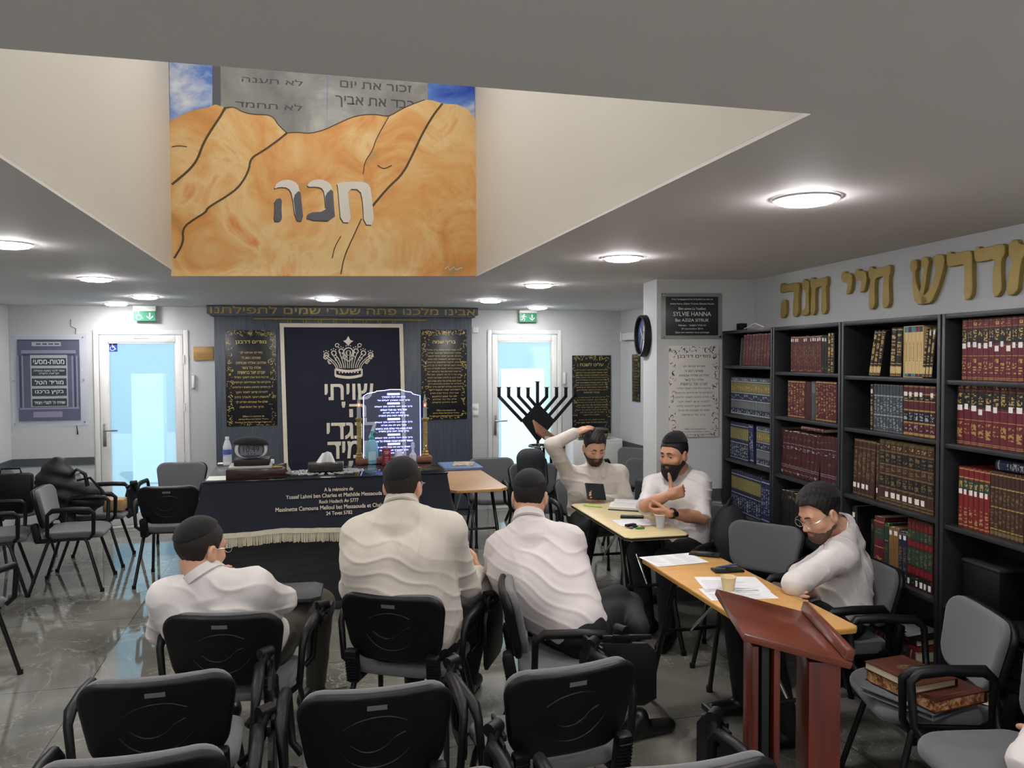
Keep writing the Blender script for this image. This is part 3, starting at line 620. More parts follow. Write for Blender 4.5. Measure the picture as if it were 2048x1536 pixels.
for lb, R, ti, ln, n_ in (('black plaque of twelve gold lines left of the ark curtain', (450, 660, 555, 850), 'מודים דרבנן', MODIM, 12), ('black plaque of dense gold lines right of the ark curtain', (842, 659, 934, 837), 'בריך שמה', BRICH, 18)):
    x, z, w, h = rect(*R, YA); d12 = n_ == 12
    plaque(lb, FR((x, YA - .001, z), (0, -1, 0)), w, h, M_pl, M_goldlet, ti, ln, .355 if not d12 else .37, .5 if not d12 else .6, .29, -.33, DED, -.40, 230)
x, z, w, h = rect(1144, 711, 1221, 866, YB)
plaque('black plaque of gold prayer lines between the right door and the corner', FR((x, YB - .001, z), (0, -1, 0)), w, h, M_pl, M_goldlet, 'עלינו לשבח', ALEINU, .385, .6, .33, -.37, DED[1:2], -.44, 150, lw=.82)
p0 = bpl(1266, 707, (XR, 0, 0), (1, 0, 0)); p1 = bpl(1281, 806, (XR, 0, 0), (1, 0, 0))
plaque('narrow looking black plaque on the alcove wall below the clock', FR((XR - .001, (p0.y + p1.y) / 2, (p0.z + p1.z) / 2), (-1, 0, 0)), abs(p0.y - p1.y), p0.z - p1.z - .02, M_pl, M_goldlet, 'אשר יצר', MODIM[:10], .38, .5, .3, -.3, DED[:2], -.40, 80)
# pillar plates
def onpx(px0, py0, px1, py1):
    u0, z0_ = onpp(px0, py0); u1, z1_ = onpp(px1, py1); return (u0 + u1) / 2, (z0_ + z1_) / 2, u1 - u0, z0_ - z1_
u, z, w, h = onpx(1336, 692, 1436, 873)
plaque('white plaque of twelve printed lines on the pillar above the bearded man', FR(onp(u, z, .001), PFN), w, h, M_plw, M_inkp, 'מודים דרבנן', MODIM, .38, .66, .30, -.28, DED, -.41, 110, tink=M_bronze)
u, z, w, h = onpx(1322, 586, 1443, 678)
t = thing('memorial_plaque', 'framed dark memorial plaque with clear cover at the top of the pillar', 'plaque', FR(onp(u, z, .001), PFN))
mb = MB(); mb.box((0, 0, .004), (w, h, .008), 0, .002); mb.build('backing', mat('smoked acrylic', '#8f9290', .2), t)
mb = MB(); mb.box((0, 0, .012), (w * .86, h * .84, .008), 0, .002); mb.build('plate', mat('slate plate', '#2a3030', .3), t)
mb = MB()
for s, yy, ww, hh in (('Cette Synagogue porte le Kaddich au nom de', .36, .68, .045), ('notre mere, Liliane Yvonne Simone Hanna', .265, .72, .045), ('Bien aimee La Tsadiket', .16, .45, .05), ('SYLVIE HANNA', .045, .62, .095), ('Bat AZIZA SITRUK', -.09, .55, .065), ('Nissan - ' + heb('יא אלול תשעד'), -.20, .45, .04), ('28 septembre 2014', -.28, .36, .04), ('Que son merite nous protege', -.36, .56, .045)):
    puttext(mb, s, 0, yy * h, ww * w, hh * h, 0, None, .012, 0, .017)
mb.build('lettering', M_white, t, ang=0)
for sx in (-1, 1):
    for sy in (-1, 1): mb = MB(); mb.lathe([(0, .016), (.007, .015), (.009, .008), (.009, .004)], 12, 0, T(sx * w * .465, sy * h * .45, 0)); mb.build('screw', M_chrome, t)
# small oak tablet right of the left door
x, z, w, h = rect(387, 693, 427, 720, YB)
t = thing('dedication_tablet', 'small pale oak tablet between the left door and the ark', 'tablet', FR((x, YB - .001, z), (0, -1, 0)))
mb = MB(); mb.box((0, 0, .008), (w, h, .016), 0, .002); mb.build('tablet', wood('pale oak', '#a07c44', '#b89356', .4, (1, 10, 10), 4), t)
mb = MB()
for i in range(5): ribbon(mb, [(-w * .3, h * (.28 - .13 * i)), (w * .3, h * (.28 - .13 * i))], .0022, .0168)
mb.build('engraving', mat('engraved line', '#8a6a3a', .5), t, ang=0)

# ---- notice board at the far left
x, z, w, h = rect(21, 668, 176, 850, YB)
t = thing('notice_board', 'clear notice board with purple grey poster and five lettered strips', 'notice board', FR((x, YB - .002, z), (0, -1, 0)))
mb = MB(); mb.box((0, 0, .003), (w, h, .006), 0, .001); mb.build('clear_backing', M_acr, t)
M_po = [mat('poster slate violet', '#5a5d72', .5, var=.12, vscale=6), mat('poster pale violet', '#8b89a0', .5), mat('poster dark slate', '#3c4652', .5), mat('poster grey', '#a9aeb4', .5)]
pw, ph = w * .82, h * .88; mb = MB(); mb.box((0, 0, .009), (pw, ph, .006), 0)
def rr(x0, y0, x1, y1, z, mi): mb.quad((x0 * pw, y0 * ph, z), (x1 * pw, y0 * ph, z), (x1 * pw, y1 * ph, z), (x0 * pw, y1 * ph, z), mi)
rr(-.5, .485, .5, .5, .0125, 2); rr(-.44, .33, .44, .37, .0128, 1); rr(-.42, .30, .42, .325, .0128, 2)
for s in (-1, 1):
    for j in range(4): rr(s * .46 - .07 + .036 * j - (.02 if s > 0 else -.02), -.34, s * .46 - .045 + .036 * j - (.02 if s > 0 else -.02), .30, .0128 + .0002 * j, (1, 2, 1, 0)[j])
rr(-.48, -.36, .48, -.34, .013, 1); rr(-.27, -.46, .20, -.39, .013, 1); rr(-.27, .42, .20, .47, .013, 3); rr(-.30, -.33, .30, .31, .0131, 3)
[ribbon(mb, [((-.2 + .1 * i) * pw, .445 * ph), ((-.125 + .1 * i) * pw, .445 * ph)], .014, .0136, 2) for i in range(4)]
mb.build('poster', M_po, t, ang=0)
for i, s in enumerate(('מטות-מסעי', 'אסור לדבר בשעת התפילה וקריאת התורה', 'מוריד הטל', 'בקיץ ברכנו', 'שויתי ה\' לנגדי תמיד')):
    yy = (.225 - .125 * i) * ph; mb = MB(); mb.box((0, yy, .0145), (.56 * pw, .092 * ph, .002))
    if i == 1: puttext(mb, heb('אסור לדבר בשעת התפילה'), 0, yy + .018 * ph, .5 * pw, .026 * ph, 1, None, .01, 0, .016); puttext(mb, heb('וקריאת התורה'), 0, yy - .022 * ph, .32 * pw, .026 * ph, 1, None, .01, 0, .016)
    else: puttext(mb, heb(s), 0, yy, (.5, 0, .46, .46, .5)[i] * pw, (.055, 0, .055, .05, .04)[i] * ph, 1, None, .02, 0, .016)
    mb.build('lettered_strip', [mat('strip slate', '#333f45', .4), M_white], t, ang=0)
for sx in (-1, 1):
    for sy in (-1, 0, 1): mb = MB(); mb.lathe([(0, .014), (.008, .012), (.008, .004)], 10, 0, T(sx * w * .46, sy * h * .465, 0)); mb.build('screw', M_steel, t)
mb = MB(); mb.tube([(w * .36, h * .5, .01), (w * .37, h * .56, .012), (w * .30, h * .585, .012), (w * .30, h * .66, .006)], .003, 6); mb.tube([(w * .35, -h * .5, .012), (w * .36, -h * .55, .014), (w * .365, -h * .60, .014)], [.003, .004, .008], 6); mb.build('cable', M_black, t)

# ---- exit signs
M_green = mat('exit sign green', '#23855f', .35, emit=.05); M_signw = mat('exit sign white', '#cfd8d2', .4, emit=.05); M_blue = mat('blue sticker', '#2b3f9c', .4)
def wheelchair(mb, cx, cy, s, mi, z):
    flat(mb, disc(.09 * s, 12, cx - .05 * s, cy + .40 * s), z, mi); ribbon(mb, [(cx - .05 * s, cy + .28 * s), (cx - .02 * s, cy + .02 * s), (cx + .2 * s, cy + .02 * s), (cx + .3 * s, cy - .24 * s), (cx + .4 * s, cy - .2 * s)], .09 * s, z, mi)
    ribbon(mb, [(cx - .04 * s, cy + .16 * s), (cx + .16 * s, cy + .16 * s)], .06 * s, z, mi)
    ribbon(mb, [(cx - .05 * s + .26 * s * math.cos(a), cy - .14 * s + .26 * s * math.sin(a)) for a in [2.0 + k * .27 for k in range(16)]], .065 * s, z, mi)
def arrow(mb, cx, cy, s, mi, z):
    ribbon(mb, [(cx, cy + .36 * s), (cx, cy - .1 * s)], .15 * s, z, mi); flat(mb, [(cx - .34 * s, cy + .06 * s), (cx - .34 * s, cy - .08 * s), (cx, cy - .4 * s), (cx + .34 * s, cy - .08 * s), (cx + .34 * s, cy + .06 * s), (cx, cy - .22 * s)], z, mi)
def runner(mb, cx, cy, s, mi, z):
    flat(mb, disc(.085 * s, 12, cx + .06 * s, cy + .36 * s), z, mi); ribbon(mb, [(cx + .04 * s, cy + .26 * s), (cx - .06 * s, cy - .04 * s)], .17 * s, z, mi)
    ribbon(mb, [(cx - .06 * s, cy - .04 * s), (cx + .14 * s, cy - .14 * s), (cx + .08 * s, cy - .4 * s)], .1 * s, z, mi); ribbon(mb, [(cx - .07 * s, cy - .04 * s), (cx - .16 * s, cy - .26 * s), (cx - .38 * s, cy - .28 * s)], .1 * s, z, mi)
    ribbon(mb, [(cx + .05 * s, cy + .22 * s), (cx + .26 * s, cy + .06 * s), (cx + .36 * s, cy + .14 * s)], .07 * s, z, mi); ribbon(mb, [(cx + .0 * s, cy + .22 * s), (cx - .24 * s, cy + .16 * s), (cx - .3 * s, cy + .0 * s)], .07 * s, z, mi)
for lb, R, fn in (('green exit sign with wheelchair and arrow above the left door', (267, 622, 311, 642), wheelchair), ('green exit sign with running man and arrow above the right door', (1039, 626, 1073, 644), runner)):
    ys = YB - .07; x, z, w, h = rect(*R, ys)
    t = thing('exit_sign', lb, 'exit sign', FR((x, ys, z), (0, -1, 0)), 'exit signs')
    mb = MB(); top = CH - z - .001; mb.box((0, (h / 2 + top) / 2, -.02), (w * 1.05, top - h / 2, .05), 0, .004); mb.build('housing', M_rim, t)
    mb = MB(); mb.box((0, 0, -.004), (w, h, .008), 0); fn(mb, -w * .25, 0, h * .92, 1, .0006); arrow(mb, w * .24, 0, h * .92, 1, .0006); mb.build('sign_panel', [M_green, M_signw], t, ang=0)
x, z, w, h = rect(216, 686, 235, 703.5, YB + .017)
t = thing('door_sticker', 'blue wheelchair sticker in the corner of the left door glass', 'sticker', FR((x, YB + .0165, z), (0, -1, 0)))
mb = MB(); mb.box((0, 0, .0005), (w, h, .001)); wheelchair(mb, 0, 0, h * .9, 1, .0016); mb.build('sticker', [M_blue, M_white], t, ang=0)

# ---- wall clock on the side of the pillar
e = Vector((.051, .355)).normalized(); n = Vector((-e.y, e.x, 0)); cc = bpl(1292, 672, (2.49, 5.56, 0), (n.x, n.y, 0))
t = thing('wall_clock', 'round black rimmed wall clock with split blue and white face on the pillar side', 'clock', FR((cc.x + n.x * .002, cc.y + n.y * .002, cc.z), n))
mb = MB(); mb.lathe([(.138, .022), (.142, .048), (.150, .052), (.158, .046), (.160, .0), (.0, .0)], 48); mb.build('rim', M_blackp, t)
mb = MB(); mb.lathe([(.0, .021), (.139, .021)], 48, 0); flat(mb, [(.03, .134)] + [(.137 * math.cos(a), .137 * math.sin(a)) for a in np.linspace(1.35, -1.75, 24)], .0222, 1); 
for r in (0, PI): ribbon(mb, [(.06 * math.cos(PI / 2 + r + k * 2 * PI / 3), .06 * math.sin(PI / 2 + r + k * 2 * PI / 3)) for k in range(4)], .010, .0232 + r * .0002, 2)
mb.build('dial', [paint('blue clock dial', [(.4, '#1f2a4a'), (.6, '#39507c')], 14), mat('white dial half', '#c9c7c4', .4), mat('dial star', '#454a5c', .4)], t, ang=0)
mb = MB(); ribbon(mb, [(0, -.02), (-.055, .06)], .008, .026); ribbon(mb, [(.01, .02), (-.06, -.09)], .006, .027); mb.build('clock_hand', M_white, t, ang=0)

# ---- gold letters above the bookcases
LET = {
 'he': [[(0, .95), (.05, 1), (.13, 1), (.16, .955), (.3, .94), (.62, .95), (.78, .94), (.84, .86), (.84, .74), (.80, .55), (.82, .12), (.74, 0), (.57, 0), (.57, .35), (.62, .66), (.58, .725), (.12, .73), (.02, .72), (-.01, .80)], [(.05, .5), (.19, .53), (.27, .47), (.27, .12), (.18, 0), (.02, 0), (.02, .3)]],
 'nun': [[(.04, .93), (.09, 1), (.18, 1), (.2, .95), (.33, .93), (.37, .85), (.32, .6), (.37, .3), (.36, .02), (-.02, 0), (.02, .17), (.19, .2), (.2, .6), (.13, .73), (.05, .72), (.01, .82)]],
 'het': [[(0, .93), (.05, 1), (.17, 1), (.18, .96), (.30, .93), (.70, .95), (.80, .97), (.85, .90), (.84, .76), (.78, .68), (.80, .35), (.82, .12), (.74, 0), (.56, 0), (.56, .4), (.60, .73), (.33, .71), (.26, .66), (.26, .2), (.28, .12), (.2, 0), (.03, 0), (.04, .45), (.09, .7), (.02, .76)]],
 'yod': [[(0, .95), (.06, 1), (.16, 1), (.18, .95), (.34, .93), (.42, .88), (.44, .72), (.40, .54), (.34, .44), (.18, .42), (.24, .58), (.25, .70), (.06, .74), (-.01, .82)]],
 'shin': [[(0, .75), (0, .92), (.06, .98), (.2, .97), (.22, .78), (.15, .7), (.19, .45), (.33, .22), (.36, .22), (.28, .24), (.33, .23), (.40, .24)], [(0, .75), (0, .92), (.06, .98), (.2, .97), (.22, .78), (.15, .7), (.19, .45), (.34, .2), (.52, .12), (.55, 0), (.16, 0), (.06, .45), (.08, .7)], [(.32, .82), (.33, .95), (.4, 1), (.52, .98), (.56, .85), (.52, .75), (.46, .4), (.40, .15), (.27, .17), (.36, .5), (.42, .74)], [(.66, .84), (.68, .95), (.76, 1.0), (.92, .98), (1.0, .9), (.97, .7), (.82, .3), (.64, 0), (.34, 0), (.34, .17), (.5, .22), (.66, .42), (.76, .72)]],
 'resh': [[(0, .92), (.04, 1), (.16, 1), (.18, .95), (.5, .96), (.74, .96), (.82, .87), (.82, .6), (.84, .12), (.75, 0), (.58, 0), (.59, .6), (.55, .71), (.1, .69), (.01, .74)]],
 'dalet': [[(0, .92), (.05, 1), (.18, 1), (.2, .95), (.88, .98), (.97, .92), (.96, .76), (.86, .68), (.86, .4), (.9, .14), (.78, 0), (.62, 0), (.60, .5), (.70, .71), (.1, .69), (.02, .76)]],
 'mem': [[(.02, .9), (.08, 1), (.24, 1), (.26, .92), (.46, .86), (.44, .76), (.32, .6), (.27, .2), (.26, .08), (.15, 0), (0, 0), (.02, .3), (.13, .62), (.03, .72)], [(.36, .8), (.58, .97), (.78, .97), (.93, .85), (.97, .5), (.91, 0), (.38, .02), (.44, .24), (.69, .26), (.73, .55), (.67, .72), (.55, .76), (.46, .7)]]}
LET['shin'] = LET['shin'][1:]
for k, s0, s1, nm in (('he', .411, .666, 'gold letter he, farthest of the gold letters, near the pillar'), ('nun', .69, .79, 'narrow gold letter nun, second gold letter from the pillar'), ('het', .80, 1.0, 'gold letter het, third gold letter from the pillar'),
    ('yod', 1.147, 1.262, 'short gold letter yod, first of the hanging pair from the pillar'), ('yod', 1.285, 1.40, 'short gold letter yod touching close to the middle het'), ('het', 1.414, 1.615, 'gold letter het in the middle, right of two short letters'),
    ('shin', 1.775, 2.033, 'gold three armed letter shin above the cream boxed set'), ('resh', 2.042, 2.219, 'gold letter resh between the three armed letter and dalet'), ('dalet', 2.224, 2.412, 'gold letter dalet, second from the picture edge'), ('mem', 2.424, 2.66, 'gold letter mem cut off by the picture edge')):
    z0_, z1_ = 2.060, 2.298; H = z1_ - z0_; wmax = max(p[0] for q in LET[k] for p in q); wmin = min(p[0] for q in LET[k] for p in q)
    t = tag(bpy.data.objects.new('wall_letter', None), nm, 'letter', 'gold letters on the wall'); COL.objects.link(t); t.matrix_world = FR(onr(s0, .002, z0_), (NR.x, NR.y, 0))
    mb = MB()
    for q in LET[k]:
        P = [((x - wmin) / (wmax - wmin) * (s1 - s0), y * H) for x, y in q]
        R = []
        for i in range(len(P)):     # soften the corners once
            a, b = Vector(P[i]), Vector(P[(i + 1) % len(P)]); R += [tuple(a.lerp(b, .22)), tuple(a.lerp(b, .78))]
        mb.prism(R, .022, 0, None, 0, .003)
    me = mb.mesh('wall_letter', M_gold, 18); bpy.data.objects.remove(t); t = tag(link('wall_letter', me), nm, 'letter', 'gold letters on the wall'); t.matrix_world = FR(onr(s0, .002, z0_), (NR.x, NR.y, 0))

# ---- small fixtures
def fixture(name, label, cat, c, dims, m, bev=.004):
    mb = MB(); mb.box((0, 0, 0), dims, 0, bev); o = tag(mb.build(name, m), label, cat); o.location = c; return o
p = by(387, 763, YB); fixture('door_contact', 'slim white door contact right of the left door', 'door contact', (p.x, YB - .013, p.z), (.03, .024, .14), M_pvc)
p = by(1128, 756, YB); fixture('door_contact', 'slim white door contact right of the right door', 'door contact', (p.x, YB - .013, p.z), (.03, .024, .14), M_pvc)
p = by(949, 820, YB); t = thing('light_switch', 'white double light switch beside the ark', 'switch', T(p.x + .01, YB - .002, p.z))
mb = MB(); mb.box((0, -.004, 0), (.08, .008, .15), 0, .003); mb.build('plate', M_pvc, t)
for dz in (-.035, .035): mb = MB(); mb.box((0, -.010, dz), (.05, .008, .05), 0, .003); mb.build('rocker', M_rim, t)
p = by(949, 660, YB); fixture('wall_plate', 'small white blank plate high beside the ark', 'wall plate', (p.x + .01, YB - .006, p.z), (.07, .010, .07), M_pvc)
a = bpl(1232, 675, (XR, 0, 0), (1, 0, 0)); zt = a.z
t = thing('cable_duct', 'white cable duct along the alcove wall by the clock', 'cable duct'); mb = MB(); mb.box((XR - .035, 7.75, zt), (.06, 2.6, .085), 0, .006); mb.build('duct', M_pvc, t); mb = MB(); mb.box((XR - .035, 9.07, zt), (.075, .03, .1), 0, .004); mb.build('end_cap', M_pvc, t)
# ================================================================ conference chairs
def pad_(P, hx, hy, rc, hz, rz):
    q = np.abs(P[:, :2]) - (np.array([hx, hy], np.float32) - rc); d2 = np.sqrt((np.maximum(q, 0) ** 2).sum(1)) + np.minimum(q.max(1), 0) - rc
    w = np.stack([d2 + rz, np.abs(P[:, 2]) - hz + rz], 1); return np.minimum(w.max(1), 0) + np.sqrt((np.maximum(w, 0) ** 2).sum(1)) - rz
BT = math.radians(13); BC = Vector((0, -.236, .645))
def backco(P):   # chair space -> flat backrest space (x across, y up, z towards the sitter)
    q = P - np.array(BC, np.float32); c, s = math.cos(BT), math.sin(BT)
    up = q[:, 2] * c - q[:, 1] * s; f = q[:, 1] * c + q[:, 2] * s
    return np.stack([q[:, 0] / (1 + .10 * np.clip(up / .15, -1.2, 1.2)), up, f - .55 * q[:, 0] ** 2], 1)
def backpt(x, up, f): f = f + .55 * x * x; c, s = math.cos(BT), math.sin(BT); return (x, BC.y + f * c - up * s, BC.z + up * c + f * s)
def seatf(P):
    q = P - np.array([0, .01, .440], np.float32); q[:, 2] += .22 * np.maximum(q[:, 1] - .06, 0) ** 1.5 - .12 * q[:, 0] ** 2; return pad_(q, .232, .215, .10, .026, .022)
def padf(P): return pad_(backco(P) - np.array([0, .005, .020], np.float32), .215, .145, .08, .020, .018)
def shellf(P): return pad_(backco(P) - np.array([0, 0, -.010], np.float32), .225, .155, .085, .016, .013)
def make_chair(tablet):
    t = thing('conference_chair', 'chair', 'chair')
    lo, hi = (-.3, -.4, .36), (.3, .3, .86)
    link('seat', CH_SEAT, t); link('backrest', CH_PAD, t); sh = link('back_shell', CH_SHELL, t); link('shell_emblem', CH_EMB, sh); link('label_plate', CH_LAB, sh)
    for s in (-1, 1):
        link('back_bracket', CH_BR[s], t); link('armrest', CH_ARM[s], t)
        link('leg', CH_LEG[s, 1], t); link('leg', CH_LEG[s, -1], t)
    link('seat_frame', CH_FRAME, t)
    if tablet: link('writing_tablet', CH_TAB[tablet], t); link('tablet_hinge', CH_HIN, t)
    return t
lo, hi = (-.3, -.42, .36), (.3, .32, .88)
CH_SEAT = surfmesh('seat', seatf, lo, hi, .008, M_fabric); CH_PAD = surfmesh('backrest', padf, lo, hi, .008, M_fabric); CH_SHELL = surfmesh('back_shell', shellf, lo, hi, .0065, M_blackp)
mb = MB()
for pts in ([(-.10, .045), (-.06, .072), (0, .085), (.05, .08), (.09, .06)], [(-.08, -.01), (-.05, -.035), (-.01, -.04), (.03, -.022), (.055, .008), (.085, .02)], [(-.115, -.03), (-.08, -.075), (-.02, -.098), (.05, -.085), (.10, -.045), (.12, -.005)]):
    mb.tube([backpt(x, z, -.0265) for x, z in smooth(pts, 3)], .0032, 6)
CH_EMB = mb.mesh('shell_emblem', M_blackp)
mb = MB(); p = [backpt(x, z, -.0275) for x, z in ((-.03, .108), (.03, .108), (.03, .124), (-.03, .124))]; p2 = [backpt(x, z, -.024) for x, z in ((-.03, .108), (.03, .108), (.03, .124), (-.03, .124))]
mb.add(p + p2, [(0, 1, 2, 3), (0, 4, 5, 1), (1, 5, 6, 2), (2, 6, 7, 3), (3, 7, 4, 0)]); CH_LAB = mb.mesh('label_plate', mat('grey maker plate', '#7c7c7c', .4, .4), 0)
CH_BR = {}; CH_ARM = {}; CH_LEG = {}
for s in (-1, 1):
    mb = MB(); M = T(s * .185, -.238, .47) @ RX(BT * .8); mb.box((0, 0, 0), (.058, .045, .15), 0, .012, M)
    for k in range(9): mb.box((0, -.0235, -.062 + .0135 * k), (.05, .008, .006), 0, .002, M)
    mb.box((s * .185, -.17, .405), (.05, .15, .03), 0, .01); CH_BR[s] = mb.mesh('back_bracket', M_blackp)
    mb = MB(); pts = [(s * .235, -.13, .425), (s * .275, -.14, .46), (s * .288, -.135, .62), (s * .29, -.10, .652), (s * .29, .05, .655), (s * .285, .15, .648), (s * .280, .182, .62), (s * .268, .175, .46), (s * .235, .15, .425)]
    mb.tube(pts, [.013, .014, .015, .02, .021, .02, .016, .014, .013], 10, 0, None, True, 1.0); CH_ARM[s] = mb.mesh('armrest', M_blackp, 60)
    for e in (1, -1):
        mb = MB(); mb.tube([(s * .205, e * .12 - .02, .415), (s * .212, e * .14 - .02, .38), (s * .2535, e * .252 - .03, .014)] if e > 0 else [(s * .205, -.14, .415), (s * .212, -.16, .38), (s * .2535, -.282, .014)], .0125, 10)
        fx, fy = s * .255, (e * .255 - .03 if e > 0 else -.285); mb.lathe([(.0, 0), (.016, 0), (.0155, .028), (.0, .03)], 10, 1, T(fx, fy, 0)); CH_LEG[s, e] = mb.mesh('leg', [M_blackm, M_blackp], 60)
mb = MB()
for y in (-.14, .10): mb.tube([(-.21, y, .408), (.21, y, .408)], .011, 8)
for x in (-.205, .205): mb.tube([(x, -.2, .41), (x, .14, .408)], .011, 8)
CH_FRAME = mb.mesh('seat_frame', M_blackm, 60)
CH_TAB = {}
mb = MB(); mb.prism([(-.13, 0), (.10, 0), (.15, .03), (.15, .22), (.11, .26), (-.12, .26), (-.15, .22), (-.15, .03)], .016, 0, T(.318, .21, .37) @ RZ(PI / 2) @ RX(PI / 2), 0, .003); CH_TAB['folded'] = mb.mesh('writing_tablet', M_blackp)
mb = MB(); mb.prism([(-.16, 0), (.12, 0), (.16, .03), (.16, .24), (.12, .28), (-.14, .28), (-.17, .24), (-.17, .03)], .016, 0, T(.13, .23, .685) @ RZ(.12), 0, .003); CH_TAB['open'] = mb.mesh('writing_tablet', mat('dark grey tablet board', '#2c2d30', .5))
mb = MB(); mb.tube([(.285, .19, .60), (.30, .20, .64), (.305, .21, .672)], .021, 12); mb.tube([(.285, .20, .675), (.325, .235, .675)], .022, 12); mb.box((.318, .20, .64), (.012, .12, .035), 0, .004, None); mb.box((.33, .26, .655), (.014, .16, .02), 0, .004); CH_HIN = mb.mesh('tablet_hinge', M_blackp)
PROTO = {k: make_chair(k) for k in (None, 'folded', 'open')}
used = set()
def chair(x, y, f, label, tablet=None, group=None, z=0., tilt=0.):
    yaw = math.atan2(-f[0], f[1]); M = T(x, y, z) @ RZ(yaw) @ RX(tilt)
    if tablet not in used: used.add(tablet); o = PROTO[tablet]; o.matrix_world = M; o['label'] = label
    else: o = copy_tree(PROTO[tablet], M, label)
    if group: o['group'] = group
    return o
G1, G2, G3 = 'tablet chairs in rows with their backs to the camera', 'chairs gathered at the left wall', 'chairs around the study tables'
chair(-.475, 2.95, (0, 1), 'empty black backed tablet chair with wide name plate, lower left row', 'folded', G1)
chair(.195, 2.68, (.02, 1), 'empty black backed tablet chair in the middle of the lower row', 'folded', G1)
chair(.795, 2.69, (-.12, 1), 'empty black backed tablet chair at the right end of the lower row', 'folded', G1)
chair(-.45, 2.42, (0, 1), 'frontmost black backed chair at the lower left corner, half covered by a grey bag', 'folded', G1)
chair(.23, 2.12, (0, 1), 'tablet chair below the frame, only its right arm showing at bottom centre', 'folded', G1)
chair(.915, 2.02, (0, 1), 'tablet chair below the frame left of the lectern, only its arms showing', 'folded', G1)
chair(-.44, 1.86, (0, 1), 'tablet chair below the frame holding the grey bag', None, G1)
chair(-.29, 3.56, (.2, .98), 'chair under the slouching man with its tablet swung open', 'open', G1)
chair(.45, 3.62, (.47, .88), 'chair under the broad backed man in the middle row', 'folded', G1)
chair(1.10, 3.40, (.97, -.24), 'chair turned sideways under the man leaning away', 'folded', G1)
chair(-1.80, 7.0, (1, .03), 'grey chair facing right in front of the black jacket, nearest of the left chairs', None, G2)
chair(-1.80, 7.74, (1, .02), 'grey chair facing right between the black jacket and the left glass door', None, G2)
chair(-2.60, 8.05, (.85, -.5), 'grey chair in the corner below the notice board', None, G2)
chair(-2.36, 6.95, (.95, .2), 'chair cut by the left picture edge with only its seat and arm in view', None, G2)
chair(-1.22, 8.06, (-.12, -1), 'grey chair facing the camera in front of the left glass door', 'folded', G2)
chair(-1.06, 7.02, (.1, 1), 'chair with its black back to the camera beside the draped table', None, G2)
chair(-1.93, 4.95, (.3, .95), 'chair at the left picture edge with only its arm and a leg in view', None, G2)
chair(2.47, 4.11, (-.80, -.60), 'empty grey chair beside the bookcase, right of the black backpack', None, G3)
chair(2.44, 3.36, (-1, .10), 'chair under the man with folded arms', None, G3)
chair(2.36, 2.66, (-.95, .32), 'empty grey chair holding the stack of brown books', None, G3)
chair(2.22, 2.10, (-.97, .2), 'grey chair at the bottom right corner with only its seat in view', None, G3)
chair(2.42, 4.86, (-.80, -.60), 'chair under the bearded man, backpack hanging from it', None, G3)
chair(2.17, 6.02, (-.05, -1), 'chair under the man with a hand on his head', None, G3)
chair(1.74, 7.55, (-.1, -1), 'grey chair behind the small beech table, facing the camera', None, G3)
chair(2.02, 7.02, (-.12, -1), 'grey chair with a dark rucksack behind the man with a hand on his head', None, G3)
chair(3.32, 8.05, (-.8, -.6), 'grey chair standing in the alcove by the books', None, G3)
chair(3.05, 7.1, (-.75, -.65), 'grey chair in the alcove half hidden by the pillar', None, G3)

# ================================================================ tables
def table(label, cx, cy, yaw, w, l, top, edge, h=.74, group='folding tables', chamfer=.02):
    t = thing('folding_table', label, 'table', T(cx, cy, 0) @ RZ(yaw), group)
    c = chamfer; P = [(-w / 2 + c, -l / 2), (w / 2 - c, -l / 2), (w / 2, -l / 2 + c), (w / 2, l / 2 - c), (w / 2 - c, l / 2), (-w / 2 + c, l / 2), (-w / 2, l / 2 - c), (-w / 2, -l / 2 + c)]
    mb = MB(); mb.prism(P, .022, 0, None, h - .022, .003); tp = mb.build('tabletop', top, t)
    mb = MB(); mb.prism([(x * 1.004, y * 1.002) for x, y in P], .014, 0, None, h - .020); mb.build('edge_band', edge, tp)
    for sx in (-1, 1):
        for sy in (-1, 1):
            mb = MB(); mb.tube([(sx * w * .30, sy * (l / 2 - .32), h - .03), (sx * w * .33, sy * (l / 2 - .26), h - .07), (sx * w * .428, sy * (l / 2 - .034), .015)], .014, 10)
            mb.lathe([(0, 0), (.018, 0), (.017, .03), (0, .032)], 10, 1, T(sx * w * .43, sy * (l / 2 - .03), 0)); mb.build('leg', [M_blackm, M_blackp], t, ang=60)
    for sy in (-1, 1):
        mb = MB(); mb.tube([(0, sy * (l / 2 - .55), h - .03), (0, sy * (l / 2 - .17), .40)], .008, 8); mb.build('brace', M_chrome, t, ang=60)
        mb = MB(); mb.tube([(-w * .375, sy * (l / 2 - .165), .40), (w * .375, sy * (l / 2 - .165), .40)], .010, 8); mb.build('crossbar', M_blackm, t, ang=60); mb = MB(); mb.tube([(-w * .32, sy * (l / 2 - .29), h - .03), (w * .32, sy * (l / 2 - .29), h - .03)], .012, 8); mb.build('crossbar', M_blackm, t, ang=60)
    return t
M_edge = mat('dark table edge', '#2a2622', .5); M_beedge = mat('worn beech edge', '#b98a45', .5)
table('long beech folding table in front of the man with folded arms', 1.885, 3.275, math.radians(-1.0), .41, 1.22, M_beech, M_beedge)
table('pale topped folding table with dark edge in front of the bearded man', 2.015, 4.905, math.radians(-1.5), .405, 1.13, M_cream, M_edge, chamfer=.03)
table('beech folding table with blue folder beside the draped table', 1.31, 6.80, math.radians(0), .50, 1.18, M_beech2, M_beedge, .75, chamfer=.07)

